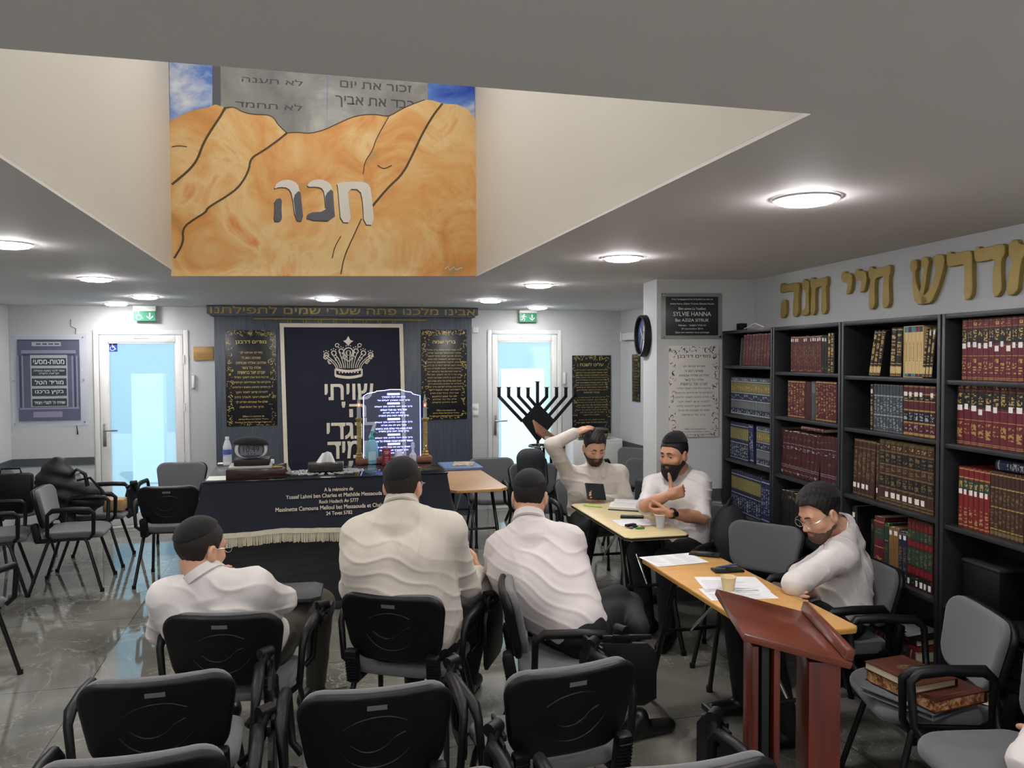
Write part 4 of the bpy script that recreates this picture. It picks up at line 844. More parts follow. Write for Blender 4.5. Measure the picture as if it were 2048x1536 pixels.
# ================================================================ the draped reading table
TX0, TX1, TY0, TY1, TZ = -.70, .985, 5.79, 6.66, .95
t = thing('reading_table', 'wide dark wood reading table hidden under the navy cloth', 'table', T((TX0 + TX1) / 2, (TY0 + TY1) / 2, 0))
W_, D_ = TX1 - TX0, TY1 - TY0
mb = MB(); mb.box((0, .0, .45), (W_ - .08, D_ - .08, .9), 0, .004); mb.box((0, 0, .03), (W_ - .05, D_ - .05, .06), 0, .004); mb.build('base', M_darkw, t)
mb = MB(); mb.box((0, 0, .92), (W_ - .02, D_ - .02, .04), 0, .004); mb.build('tabletop', M_darkw, t)
t = thing('table_cover', 'navy velvet table cover with cream fringe and embroidered dedication', 'table cover', T((TX0 + TX1) / 2, (TY0 + TY1) / 2, 0))
mb = MB(); hx, hy = W_ / 2, D_ / 2; zb = .60
def ring(q):    # outline of the cover: q = 0 at the tabletop edge, 1 at the hem
    out = []; n = 40; f = .085 * q ** 1.2
    per = [(-hx + 2 * hx * i / n, -hy, 0, -1) for i in range(n)] + [(hx, -hy + 2 * hy * i / 20, 1, 0) for i in range(20)] + [(hx - 2 * hx * i / n, hy, 0, 1) for i in range(n)] + [(-hx, hy - 2 * hy * i / 20, -1, 0) for i in range(20)]
    for k, (x, y, nx, ny) in enumerate(per):
        wv = q * .010 * math.sin(k * .9) + q * .006 * math.sin(k * 2.3 + 1)
        cxn = f * max(-1, min(1, x / hx)) ** 3 * 1.3 if abs(ny) else f * nx; cyn = f * (y / hy) ** 3 * .6 if abs(nx) else f * ny
        out.append((x + cxn + nx * wv, y + cyn + ny * wv, TZ - .004 - (TZ - .004 - zb) * q - (.008 * math.sin(k * .37) * q)))
    return out
R_ = [ring(q) for q in (0, .03, .15, .35, .6, .8, 1.0)]; n = len(R_[0]); v = [(x, y, TZ - .001) for x, y, z in R_[0]] + [p for r in R_ for p in r]
f = [tuple(range(n))] + [(i * n + k, (i + 1) * n + k, (i + 1) * n + (k + 1) % n, i * n + (k + 1) % n) for i in range(len(R_)) for k in range(n)]
mb.add(v, f); cover = mb.build('velvet', M_velvet, t, ang=50)
hem = R_[-1]; mb = MB()
for k in range(n):
    a, b = Vector(hem[k]), Vector(hem[(k + 1) % n]); o = Vector((a.x, a.y, 0)).normalized() * .004; up = Vector((0, 0, .022)); dn = Vector((0, 0, -.012))
    mb.quad(a + o + dn, b + o + dn, b + o + up, a + o + up)
mb.build('braid', M_emb, t)
mb = MB(); random.seed(3)
for k in range(n):
    a, b = Vector(hem[k]), Vector(hem[(k + 1) % n])
    if a.y > hy * .9: continue
    m_ = max(3, int((b - a).length / .0085))
    for j in range(m_):
        p = a.lerp(b, (j + .5) / m_); e = Vector((random.uniform(-.003, .003), random.uniform(-.004, .004), -.075 + random.uniform(-.005, .005)))
        mb.tube([p + Vector((0, 0, -.008)), p + e * .5, p + e], [.0032, .0042, .0035], 4)
o = mb.build('fringe', M_emb, t, ang=60); o['kind'] = 'stuff'
mb = MB()
for s, yy, ww, hh in (('A la mémoire de', .875, .20, .026), ('Yossef Lahmi ben Charles et Mathilde Messaouda Z"L', .836, .72, .028), ('Roch Hodech Av 5777', .795, .27, .025), ('Massinette Camouna Melloul bat Messaouda et Chalom Lahmi', .755, .86, .028), ('24 Tevet 5782', .715, .18, .025)):
    q = (TZ - yy) / (TZ - zb); puttext(mb, s, .06, 0, ww, hh, 0, T(0, -hy - .085 * q ** 1.2 - .017 * q - .006, yy) @ RX(PI / 2 - .26), .02, .002, .0)
mb.build('lettering', M_emb, t, ang=0)
mb = MB(); mb.box(((TX0 + TX1) / 2, (TY0 + TY1) / 2, TZ + .005), (W_ + .01, D_ + .01, .009), 0, .002)
M_glasstop = mat('dark green table glass', '#0a1418', .03, spec=.6, coat=.3)
tag(mb.build('glass_sheet', M_glasstop), 'thin glass sheet lying on the navy table cover', 'glass sheet')
GZ = TZ + .0105

# ================================================================ things on the reading table
def on(px, py, z=GZ): return bz(px, py, z)
# wooden box, clock, skullcap at the left
p = on(512, 958); q = bz(459, 958, GZ)
t = thing('book_box', 'dark wooden book box carrying the digital clock', 'box', T(p.x, p.y + .14, GZ)); wbx = .40
mb = MB(); mb.box((0, 0, .035), (wbx, .28, .07), 0, .004); mb.build('box_body', mat('dark red wood', '#2a1512', .25, coat=.5), t); mb = MB(); mb.box((-.04, 0, .078), (wbx * .72, .24, .016), 0, .003); mb.build('paper_pad', mat('grey paper pad', '#a7a6a2', .6), t)
mb = MB(); mb.tube([(.11, -.12, .077), (.18, -.118, .077)], .006, 8); mb.build('brass_clip', M_gold, t)
mb = MB(); Mb = T(p.x - .03, p.y + .14, GZ + .089); mb.box((0, 0, .022), (.24, .20, .044), 0, .006); o = tag(mb.build('prayer_book', mat('black leather', '#121110', .5)), 'thick black book under the digital clock', 'book'); o.matrix_world = Mb
t = thing('digital_clock', 'rounded digital clock reading ten forty nine on the black book', 'clock', T(p.x - .035, p.y + .10, GZ + .134) @ RZ(.06) @ RX(-.10) @ Matrix.Diagonal((.76, .9, .76, 1)))
mb = MB(); P = [(.145 * math.copysign(abs(math.cos(a)) ** .75, math.cos(a)), .085 + .085 * math.copysign(abs(math.sin(a)) ** .8, math.sin(a))) for a in np.linspace(0, 2 * PI, 40, endpoint=False)]
mb.prism(P, .05, 0, RX(PI / 2), 0, .008); mb.build('clock_body', mat('silver plastic', '#c3c5c8', .3, .3), t)
mb = MB(); Q = [(x * .80, .085 + (y - .085) * .93) for x, y in P]; mb.prism(Q, .004, 0, T(0, -.0505, 0) @ RX(PI / 2), 0); mb.build('bezel', mat('dark bezel', '#22262c', .3), t)
mb = MB(); mb.quad((-.098, -.0556, .03), (.098, -.0556, .03), (.098, -.0556, .128), (-.098, -.0556, .128)); puttext(mb, '10:49', 0, .085, .14, .055, 1, T(0, -.0562, 0) @ RX(PI / 2), .01); [mb.box((x, -.0562, .042), (.016, .0004, .008), 1) for x in (-.03, .0, .03)]
mb.build('display', [mat('grey display', '#5a616c', .25), M_black], t, ang=0)
M_kip = mat('black knitted cloth', '#0d0d12', .9, bump=.5, bscale=500, sheen=.08)
k = tag(link('skullcap', surfmesh('skullcap', lambda P: smax(np.abs(ell_(P, (0, 0, 0), (.118, .062, .050))) - .004, -P[:, 2] - .004, .006), (-.14, -.1, -.03), (.14, .1, .11), .005, M_kip)), 'black skullcap draped over the digital clock', 'skullcap'); k.matrix_world = T(p.x - .035, p.y + .072, GZ + .238) @ RY(.05)
# water bottle
def bottle_prof(r, h): return [(0, 0), (r * .9, 0), (r, r * .15), (r, h * .30), (r * .94, h * .33), (r, h * .36), (r, h * .52), (r * .94, h * .55), (r, h * .58), (r * .98, h * .66), (r * .6, h * .84), (r * .36, h * .90), (r * .36, h * .93), (0, h * .93)]
p = on(455, 930); t = thing('water_bottle', 'small clear water bottle with blue label beside the digital clock', 'bottle', T(p.x, p.y, GZ))
mb = MB(); mb.lathe(bottle_prof(.034, .225), 24); mb.build('bottle_body', clearmat('bottle plastic', .55), t); mb = MB(); mb.lathe([(.0348, .085), (.0348, .125)], 24); mb.build('label', mat('blue bottle label', '#5065a8', .4), t); mb = MB(); mb.lathe([(.014, .205), (.015, .206), (.015, .224), (0, .225)], 16); mb.build('cap', M_white, t)
p = on(452, 930); mb = MB(); mb.box((0, 0, .004), (.10, .06, .008), 0, .002); o = tag(mb.build('paper_napkin', M_white), 'white folded napkin behind the water bottle', 'napkin'); o.matrix_world = T(p.x - .02, p.y + .08, GZ)
p = on(535, 915); t = thing('power_adapter', 'white plug adapter with a looped cable right of the digital clock', 'adapter', T(p.x + .05, 6.45, GZ)); mb = MB(); mb.box((0, 0, .03), (.06, .05, .06), 0, .008); mb.build('plug', M_white, t); mb = MB(); mb.tube([(.03, 0, .02), (.06, -.03, .02), (.09, -.03, .006), (.10, .03, .006), (.04, .05, .006)], .005, 8); mb.build('cable', M_black, t)
p = on(408, 968); a = bz(430, 962, GZ); mb = MB(); mb.box((0, 0, .001), (.26, .20, .002)); o = tag(mb.build('paper_sheet', M_white), 'white paper sheet at the left end of the draped table', 'paper'); o.matrix_world = T(-.56, 5.94, GZ)
# doily + tissue box
p = on(652, 948); t = thing('doily', 'silver lace doily under the tissue box', 'doily', T(p.x, p.y + .12, GZ)); mb = MB()
for r, a in ((.12, .012), (.15, .014), (.18, .016), (.21, .02)):
    for k in range(22): th = 2 * PI * k / 22; mb.tube([(r * 1.25 * math.cos(th) + a * math.cos(q), r * .72 * math.sin(th) + a * math.sin(q), .0025) for q in np.linspace(0, 2 * PI, 8, endpoint=False)], .0028, 4, closed=True)
mb.build('lace', mat('silver lace', '#a5a6a4', .4, .5), t)
t = thing('tissue_box', 'dark woven tissue box with one white tissue pulled up', 'tissue box', T(p.x, p.y + .12, GZ + .006)); M_wov = mat('woven metal', '#3c3c3a', .35, .6)
mb = MB(); mb.box((0, 0, .032), (.25, .13, .064), 0, .01)
for i in range(5):
    for j in range(17): mb.box((-.115 + .0144 * j, -.0655, .010 + .011 * i), (.009, .004, .007), 0, .001)
mb.build('box_body', M_wov, t)
mb = MB(); rows = 8
v = []; 
for j in range(rows + 1):
    q = j / rows
    for i in range(9):
        s = i / 8 - .5; v.append((s * (.15 - .085 * q) + .01 * q, .022 * math.sin(s * 9 + 1) * (1 - .6 * q) + .01 * q, .055 + .088 * q - .02 * q * abs(s - .1)))
mb.add(v, [(j * 9 + i, j * 9 + i + 1, (j + 1) * 9 + i + 1, (j + 1) * 9 + i) for j in range(rows) for i in range(8)]); mb.build('tissue', mat('white tissue', '#e2e2e2', .8), t)
# lit acrylic prayer board with two lamps
pl, pr = on(714, 931), on(862, 921); yb = (pl.y + pr.y) / 2 + .05; cx = (pl.x + pr.x) / 2; bw = pr.x - pl.x
t = thing('prayer_board', 'blue lit acrylic prayer board between two candle lamps on a brown base', 'prayer board', T(cx, yb, GZ))
mb = MB(); mb.box((0, 0, .022), (bw, .11, .044), 0, .004); mb.build('base', M_brownw, t); mb = MB(); mb.box((.02, -.0565, .024), (.17, .003, .028), 0); mb.build('name_plate', M_blackp, t)
def pbx(px, py): q = by(px, py, yb); return (q.x - cx, q.z - GZ)
out = [pbx(*p) for p in ((727, 905), (727, 792), (735, 787), (751, 784), (753, 782), (768, 781), (780, 779), (788, 779), (800, 779), (812, 783), (822, 784), (826, 788), (840, 791), (841, 905))]; out[0] = (out[0][0], .044); out[-1] = (out[-1][0], .044)
mb = MB(); mb.prism(out, .008, 0, T(0, .004, 0) @ RX(PI / 2)); mb.build('acrylic_sheet', clearmat('edge lit acrylic', .93, (.82, .86, 1)), t)
M_led = mat('lit engraving', (.33, .36, 1), .5, emit=5.5); mb = MB(); Me = T(0, -.0052, 0) @ RX(PI / 2)
ribbon(mb, out, .005, 0, 0, Me); x0, x1 = out[1][0], out[-2][0]; zt = pbx(785, 785)[1]; zb_ = .06
LT = ['#', 'ברכו את יהוה המבורך', 'ברוך יהוה המבורך לעולם ועד', '#', 'ברוך אתה יהוה אלהינו מלך העולם', 'אשר בחר בנו מכל העמים', 'ונתן לנו את תורתו', 'ברוך אתה יהוה נותן התורה', '#', 'ברוך אתה יהוה אלהינו מלך העולם', 'אשר נתן לנו את תורתו', 'תורת אמת וחיי עולם נטע בתוכנו', 'ברוך אתה יהוה נותן התורה', '#', 'ברוך אתה יהוה אלהינו מלך העולם', 'הגומל לחיבים טובות שגמלני כל טוב', '#', 'מי שגמלך כל טוב הוא יגמלך כל טוב סלה', 'ברוך שפטרני מענשו של זה', 'אמן כן יהי רצון']
dh = (zt - zb_) / len(LT)
for i, s in enumerate(LT):
    z = zt - dh * (i + .5)
    if s == '#': mb.quad((-.05, z - dh * .3, 0), (.05, z - dh * .3, 0), (.05, z + dh * .3, 0), (-.05, z + dh * .3, 0), 0, Me)
    else: puttext(mb, heb(s), 0, z, min(.30, .010 * len(s)), dh * .62, 0, Me, .012)
mb.build('lit_lettering', M_led, t, ang=0)
M_bulb = mat('red filament', (1, .16, .06), .4, emit=6.)
for px in (718, 850):
    x = by(px, 850, yb).x - cx; k = lambda py: by(px, py, yb).z - GZ; zc, zr, zt2, zp = k(838 if px < 800 else 834), k(813 if px < 800 else 813), k(797 if px < 800 else 794), k(900)
    zc = k(838); zr = k(814); zt2 = k(796); zp = .075
    mb = MB(); mb.lathe([(.0, .044), (.030, .044), (.032, .055), (.022, .066), (.027, .078), (.018, .088), (.017, zc - .02), (.026, zc - .008), (.028, zc + .004), (.016, zc + .012), (0, zc + .012)], 20, 0, T(x, 0, 0)); c = mb.build('candlestick', M_gold, t)
    mb = MB(); random.seed(int(px))
    for j in range(9):
        for i in range(8): a = i * PI / 4 + (j % 2) * PI / 8; mb.lathe([(0, .003), (.006, 0), (0, -.003)], 5, 0, T(x + .0185 * math.cos(a), .0185 * math.sin(a), .10 + (zc - .135) * j / 8) @ RZ(a) @ RY(PI / 2))
    mb.build('crystal_band', mat('glittering crystal', '#c9b9a0', .12, .6), c, ang=0)
    mb = MB(); mb.lathe([(.016, zc + .010), (.016, zr), (0, zr)], 18, 0, T(x, 0, 0)); mb.build('candle_sleeve', M_steel, t)
    mb = MB(); mb.lathe([(.010, zr), (.016, zr + .015), (.014, zr + .035), (.004, zt2 + .03), (0, zt2 + .034)], 16, 0, T(x, 0, 0)); bl = mb.build('bulb', clearmat('bulb glass', .8), t)
    mb = MB(); mb.lathe([(0, zr + .002), (.006, zr + .006), (.007, zr + .018), (0, zr + .03)], 10, 0, T(x, 0, 0)); mb.build('filament', M_bulb, bl)
# sanitiser, tin, small bottle
p = on(743, 925); t = thing('sanitiser_bottle', 'pale blue pump bottle of sanitiser before the lit prayer board', 'bottle', T(p.x, p.y - .06, GZ)); M_san = mat('blue gel bottle', '#7fb6cf', .25, spec=.5)
mb = MB(); mb.lathe([(0, 0), (.046, 0), (.05, .01), (.05, .10), (.046, .16), (.03, .185), (.018, .19), (0, .19)], 28, 0, Matrix.Diagonal((1, .7, 1, 1))); mb.build('bottle_body', M_san, t)
mb = MB(); mb.lathe([(.016, .19), (.017, .215), (.008, .22), (.006, .245), (.012, .247), (.012, .258), (0, .26)], 16); mb.tube([(0, 0, .252), (.03, -.01, .252), (.042, -.014, .243)], .006, 8); mb.build('pump', mat('turquoise pump', '#3fae9e', .35), t)
mb = MB(); mb.quad((-.03, -.0362, .03), (.03, -.0362, .03), (.03, -.0355, .10), (-.03, -.0355, .10)); mb.build('label', mat('pale bottle label', '#a9cdd6', .4), t, ang=0)
p = on(773, 929); t = thing('candle_tin', 'dark red round tin with white Hebrew name', 'tin', T(p.x, p.y, GZ)); M_red = mat('dark red tin', '#7a1a2c', .35)
mb = MB(); mb.lathe([(0, 0), (.036, 0), (.036, .128), (.034, .132), (0, .132)], 28); mb.build('tin_body', M_red, t)
mb = MB(); vv, ff, tw, th = textpoly(heb('חנה'), .02); mb.add([(.0368 * math.sin(q[0] / tw * 1.2), -.0368 * math.cos(q[0] / tw * 1.2), .098 + q[1] / th * .022) for q in vv], ff)
for i in range(4): mb.add([(.0368 * math.sin(a), -.0368 * math.cos(a), .06 - .014 * i + e) for a in np.linspace(-.4, .4, 6) for e in (-.0012, .0012)], [(2 * k, 2 * k + 2, 2 * k + 3, 2 * k + 1) for k in range(5)])
mb.build('lettering', mat('pink white print', '#e7cdd0', .5), t, ang=0)
p = on(795, 925); t = thing('tablet_jar', 'small white plastic jar with a red mark right of the red tin', 'jar', T(p.x, p.y - .075, GZ)); mb = MB(); mb.lathe([(0, 0), (.034, 0), (.034, .07), (.03, .08), (.028, .10), (0, .10)], 24); mb.build('jar_body', mat('translucent white plastic', '#d5d8e2', .3), t); mb = MB(); mb.add([(.0345 * math.sin(a), -.0345 * math.cos(a), z) for a in np.linspace(-.7, .0, 6) for z in (.03, .05)], [(2 * k, 2 * k + 2, 2 * k + 3, 2 * k + 1) for k in range(5)]); mb.build('label', mat('orange red label', '#c8452f', .5), t)
p = on(797, 900); t = thing('dropper_bottle', 'pale plastic dropper standing behind the white jar', 'dropper', T(p.x + .01, 6.36, GZ)); mb = MB(); mb.lathe([(0, 0), (.026, 0), (.028, .07), (.012, .09), (.010, .12), (.016, .13), (.014, .165), (0, .17)], 20); mb.build('dropper_body', clearmat('lilac plastic', .45, (.85, .85, .98)), t)
# blue folder and magazine on the far beech table
p = bz(918, 928, .76); t = thing('document_folder', 'blue document folder on the beech table by the ark', 'folder', T(p.x - .02, p.y - .16, .752) @ RX(.0)); mb = MB(); mb.box((0, 0, .012), (.36, .46, .022), 0, .004); mb.build('folder', mat('grey blue folder', '#5c7396', .5), t)
t = tag(MB().box((0, 0, .003), (.20, .29, .006), 0, .001).build('magazine', paint('magazine cover', [(.35, '#d8d3c6'), (.5, '#9a7f62'), (.62, '#5b6472')], 24)), 'magazine with a photographic cover lying on the blue folder', 'magazine'); t.matrix_world = T(p.x + .02, p.y - .13, .776) @ RZ(-.25)
# ================================================================ lectern
FL, NL, FRR, NR_ = Vector((1.325, 2.42, 1.02)), Vector((1.185, 2.0, 1.02)), Vector((1.595, 2.31, .945)), Vector((1.465, 1.90, .945))
c = (FL + NL + FRR + NR_) / 4; e1 = (FL - NL).normalized(); e2 = (NR_ - NL); e2 -= e1 * e2.dot(e1); lw, ll = e2.length, (FL - NL).length; e2.normalize(); e3 = e2.cross(e1)
Ml = Matrix.Identity(4)
for i in range(3): Ml[i][0] = e2[i]; Ml[i][1] = e1[i]; Ml[i][2] = e3[i]
Ml.translation = c
t = thing('lectern', 'red mahogany lectern with sloping top and lower lip in the foreground', 'lectern', T(c.x, c.y, 0)); inv = T(c.x, c.y, 0).inverted()
mb = MB(); mb.box((0, 0, -.011), (lw, ll, .022), 0, .004); top = mb.build('sloping_top', M_mahog, t, inv @ Ml)
mb = MB(); mb.box((lw / 2 - .011, .0, .018), (.022, ll, .036), 0, .006); mb.build('lip', M_mahog, top)
yaw = math.atan2(e2.y, e2.x); Mu = RZ(yaw)
def lz(u): return .968 - u * (1.02 - .945) / lw
for u, nm in ((-.085, 'left'), (.075, 'right')):
    mb = MB(); h = lz(u) - .01
    if nm == 'left':
        mb.box((u, -ll / 2 + .075, h / 2 + .02), (.022, .10, h - .04), 0, .003); pp = mb.build('inner_panel', M_black, t, Mu); 
        for dx in (-.03, .03): mb = MB(); mb.box((u + dx, -ll / 2 + .075, h / 2 + .015), (.018, .12, h - .03), 0, .003); mb.build('upright', M_mahogv, t, Mu)
        mb = MB(); mb.lathe([(0, .004), (.005, .003), (.006, 0)], 10, 0, T(u, -ll / 2 + .024, .62) @ RX(PI / 2)); mb.build('screw', M_chrome, t, Mu)
    else: mb.box((u, -ll / 2 + .075, h / 2 + .01), (.088, .13, h - .02), 0, .003); mb.build('upright', M_mahogv, t, Mu)
mb = MB(); mb.box((0, -.02, .012), (lw * .95, ll * .9, .024), 0, .004); mb.build('foot', M_mahog, t, Mu)

# ================================================================ bookcases
CB = [(.06, .80), (.81, 1.565), (1.575, 2.345), (2.355, 3.15)]; CT = 1.983; CD = .28; SH = [[1.735, 1.39, 1.072, .70, .36], [1.703, 1.426, 1.061, .70, .36], [1.695, 1.419, 1.063, .698, .36], [1.692, 1.413, 1.054, .70, .36]]
CN = ['farthest bookcase beside the pillar', 'second bookcase from the pillar', 'third bookcase from the pillar', 'bookcase at the right edge']
for (s0, s1), sh, nm in zip(CB, SH, CN):
    t = thing('bookcase', 'tall black wooden ' + nm, 'bookcase', rmat((s0 + s1) / 2, 0, 0), 'row of black bookcases'); w = s1 - s0
    for sx in (-1, 1): mb = MB(); mb.box((sx * (w / 2 - .010), -CD / 2 - .002, CT / 2), (.020, CD, CT), 0, .0015); mb.build('side_panel', M_case, t)
    mb = MB(); mb.box((0, -CD / 2 - .002, CT - .011), (w - .040, CD - .002, .022), 0, .0015); mb.build('top_panel', M_case, t)
    mb = MB(); mb.box((0, -.006, CT / 2), (w - .04, .006, CT - .03)); mb.build('back_panel', M_case, t)
    for z in sh + [.08]: mb = MB(); mb.box((0, -CD / 2 - .006, z - .010), (w - .040, CD - .02, .020), 0, .0015); mb.build('shelf', M_case, t)
    mb = MB(); mb.box((0, -CD + .02, .035), (w - .04, .015, .07)); mb.build('plinth', M_case, t)

# ================================================================ books
M_gilt = mat('gilt stamping', '#b09257', .4, .4); M_dull = mat('dull gilt stamping', '#756341', .5, .3); M_pg = mat('book pages', '#cfc4a4', .8); M_tagw = mat('white paper tag', '#dad8d2', .6); M_silv = mat('silver stamping', '#a9adb0', .35, .5)
BK = {}
def bcol(n, c, r=.5): BK[n] = mat('book ' + n, c, r, var=.12, vscale=30); return BK[n]
bcol('maroon', '#4c1620'); bcol('wine', '#5b1a26'); bcol('red', '#6e1a1d'); bcol('brown', '#3a2219'); bcol('tan', '#7d5a34'); bcol('black', '#131315'); bcol('navy', '#18213a'); bcol('blue', '#18244a'); bcol('grey', '#5d6063'); bcol('slate', '#39434a'); bcol('green', '#1f3a2e'); bcol('cream', '#cdb37c'); bcol('ochre', '#716a3e'); bcol('darkred', '#3c0f14'); bcol('teal', '#2e7f86'); bcol('orange', '#d0451e')
# style: cover, bands (z0, z1, what): gold / text / tag / a colour name
STY = {
 'talmud': ('wine', [(.02, .03, 'gold'), (.045, .055, 'gold'), (.12, .36, 'text'), (.395, .405, 'gold'), (.56, .565, 'gold'), (.60, .84, 'navyblack'), (.63, .82, 'text'), (.86, .865, 'gold'), (.89, .94, 'text'), (.965, .975, 'gold')]),
 'maroonthin': ('maroon', [(.03, .07, 'text'), (.18, .76, 'dtext'), (.965, .98, 'gold')]),
 'gildthin': ('maroon', [(.02, .05, 'gold'), (.08, .92, 'text'), (.95, .98, 'gold')]),
 'set': ('maroon', [(.02, .04, 'gold'), (.06, .12, 'text'), (.14, .15, 'gold'), (.18, .42, 'text'), (.5, .51, 'gold'), (.60, .74, 'text'), (.80, .81, 'gold'), (.96, .98, 'gold')]),
 'bluegold': ('slate', [(.02, .05, 'silver'), (.06, .16, 'navy'), (.07, .15, 'stext'), (.18, .36, 'grey'), (.38, .40, 'silver'), (.42, .56, 'navy'), (.44, .54, 'stext'), (.58, .60, 'silver'), (.62, .86, 'ochre'), (.66, .82, 'text'), (.88, .90, 'silver'), (.92, .97, 'stext')]),
 'bluegold2': ('navy', [(.03, .05, 'silver'), (.08, .40, 'stext'), (.44, .46, 'silver'), (.55, .85, 'ochre'), (.90, .92, 'silver')]),
 'blackgold': ('black', [(.02, .04, 'gold'), (.06, .22, 'gold'), (.08, .2, 'cream'), (.26, .28, 'gold'), (.32, .92, 'btext'), (.95, .97, 'gold')]),
 'greythin': ('slate', [(.01, .02, 'silver'), (.05, .30, 'stext'), (.33, .36, 'silver'), (.38, .72, 'stext'), (.74, .77, 'silver'), (.98, .99, 'silver')]),
 'twoband': ('maroon', [(.01, .06, 'gold'), (.10, .22, 'stext'), (.24, .27, 'gold'), (.28, .48, 'black'), (.31, .45, 'stext'), (.49, .52, 'gold'), (.68, .70, 'gold'), (.70, .80, 'black'), (.72, .79, 'text'), (.82, .84, 'gold'), (.96, .99, 'gold')]),
 'crown': ('brown', [(.01, .03, 'dull'), (.06, .08, 'dull'), (.24, .26, 'dull'), (.27, .44, 'black'), (.29, .42, 'dtext'), (.45, .47, 'dull'), (.50, .58, 'dtext'), (.60, .62, 'dull'), (.63, .80, 'black'), (.65, .78, 'dtext'), (.81, .83, 'dull'), (.86, .92, 'text'), (.94, .99, 'dull')]),
 'browngold': ('brown', [(.02, .04, 'dull'), (.30, .80, 'dtext'), (.84, .86, 'dull'), (.96, .99, 'dull')]),
 'bigmaroon': ('darkred', [(.05, .10, 'stext'), (.18, .19, 'silver'), (.22, .23, 'silver'), (.40, .46, 'dtext'), (.60, .66, 'stext'), (.72, .73, 'silver'), (.84, .88, 'dtext')]),
 'redset': ('red', [(.03, .05, 'gold'), (.08, .36, 'text'), (.40, .60, 'red'), (.62, .80, 'green'), (.66, .78, 'text'), (.82, .84, 'gold'), (.96, .98, 'gold')]),
 'brownset': ('brown', [(.02, .08, 'dull'), (.10, .12, 'gold'), (.14, .40, 'dtext'), (.44, .46, 'gold'), (.50, .70, 'dtext'), (.74, .76, 'gold'), (.94, .96, 'gold')]),
 'banded': ('darkred', [(.02, .18, 'black'), (.04, .16, 'dtext'), (.20, .30, 'red'), (.32, .58, 'green'), (.34, .56, 'dtext'), (.60, .68, 'red'), (.70, .84, 'green'), (.72, .83, 'dtext'), (.86, .98, 'red'), (.9, .96, 'dtext')]),
 'mixed': ('green', [(.03, .06, 'dull'), (.10, .60, 'dtext'), (.66, .68, 'gold'), (.94, .97, 'dull')]), 'mixed2': ('tan', [(.03, .06, 'dull'), (.10, .7, 'dtext'), (.94, .97, 'dull')]), 'mixed3': ('navy', [(.03, .06, 'dull'), (.10, .7, 'dtext'), (.94, .97, 'dull')]),
 'plainred': ('darkred', []), 'greytag': ('slate', [(.70, .95, 'grey')]), 'ornate': ('black', [(.01, .99, 'btext')]), 'darkplain': ('black', [(.1, .16, 'dtext'), (.8, .9, 'dtext')]), 'white': ('grey', [(.1, .9, 'dtext')]), 'blue': ('blue', [(.05, .08, 'silver'), (.2, .8, 'stext'), (.92, .95, 'silver')]), 'bigred': ('wine', [(.06, .3, 'text'), (.45, .47, 'gold'), (.62, .82, 'green'), (.65, .8, 'dtext'), (.9, .92, 'gold')])}
INK = {'text': M_gilt, 'dtext': M_dull, 'stext': M_silv, 'btext': M_gilt, 'gold': M_gilt, 'dull': M_dull, 'silver': M_silv, 'tag': M_tagw, 'navyblack': None}
_bk = {}
def book_mesh(style, t, h, d, tagz=None, var=0):
    key = (style, round(t, 3), round(h, 3), round(d, 3), tagz, var)
    if key in _bk: return _bk[key]
    rnd = random.Random(hash((style, round(t, 3), tagz, var)) & 0xffff if False else int(t * 9999) + var * 77 + len(style) * 13)
    cover, bands = STY[style]; mats = [BK[cover], M_pg]; 
    def mi(m):
        if m not in mats: mats.append(m)
        return mats.index(m)
    mb = MB(); b = .0028
    for sx in (-1, 1): mb.box((sx * (t / 2 - b / 2), d / 2 + .002, h / 2), (b, d - .004, h))
    mb.box((0, d / 2 + .0015, h / 2), (t - 2 * b, d - .010, h - .007), 1)
    col = [-.5, -.36, -.24, -.08, .08, .24, .36, .5]; bul = min(.006, t * .22)
    def sy(c): return -bul * (1 - (2 * c) ** 2)
    zs = {0., 1.}
    for z0, z1, k in bands:
        zs |= {z0, z1}
        if k.endswith('text'):
            q = z0
            while q < z1: zs.add(round(q, 4)); q += .0055 / h
    if tagz: zs |= {tagz, tagz + .085}
    zs = sorted(zs); rows = len(zs) - 1
    v = [(c * t, sy(c), z * h) for z in zs for c in col]; f = []; m = []
    for r in range(rows):
        zc = (zs[r] + zs[r + 1]) / 2; base = 0; tx = None
        for z0, z1, k in bands:
            if z0 <= zc <= z1:
                if k.endswith('text'): tx = k
                elif k == 'navyblack': base = mi(BK['black'])
                else: base = mi(INK[k] if k in INK else BK[k])
        blank = rnd.random() < .42
        for c in range(7):
            k = base
            if tx and not blank and 0 < c < 6 and rnd.random() < (.85 if tx == 'btext' else .55): k = mi(INK[tx])
            if tagz and tagz <= zc <= tagz + .085 and 0 < c < 6 - (var % 2): k = mi(M_tagw)
            f.append((r * 8 + c, r * 8 + c + 1, (r + 1) * 8 + c + 1, (r + 1) * 8 + c)); m.append(k)
    mb.add(v, f, m)
    me = mb.mesh('book', mats, 0); _bk[key] = me; return me
ORD = ['first', 'second', 'third', 'fourth', 'fifth', 'sixth', 'seventh', 'eighth', 'ninth', 'tenth', 'eleventh', 'twelfth', 'thirteenth', 'fourteenth', 'fifteenth', 'sixteenth', 'seventeenth', 'eighteenth', 'nineteenth', 'twentieth', 'twenty-first']
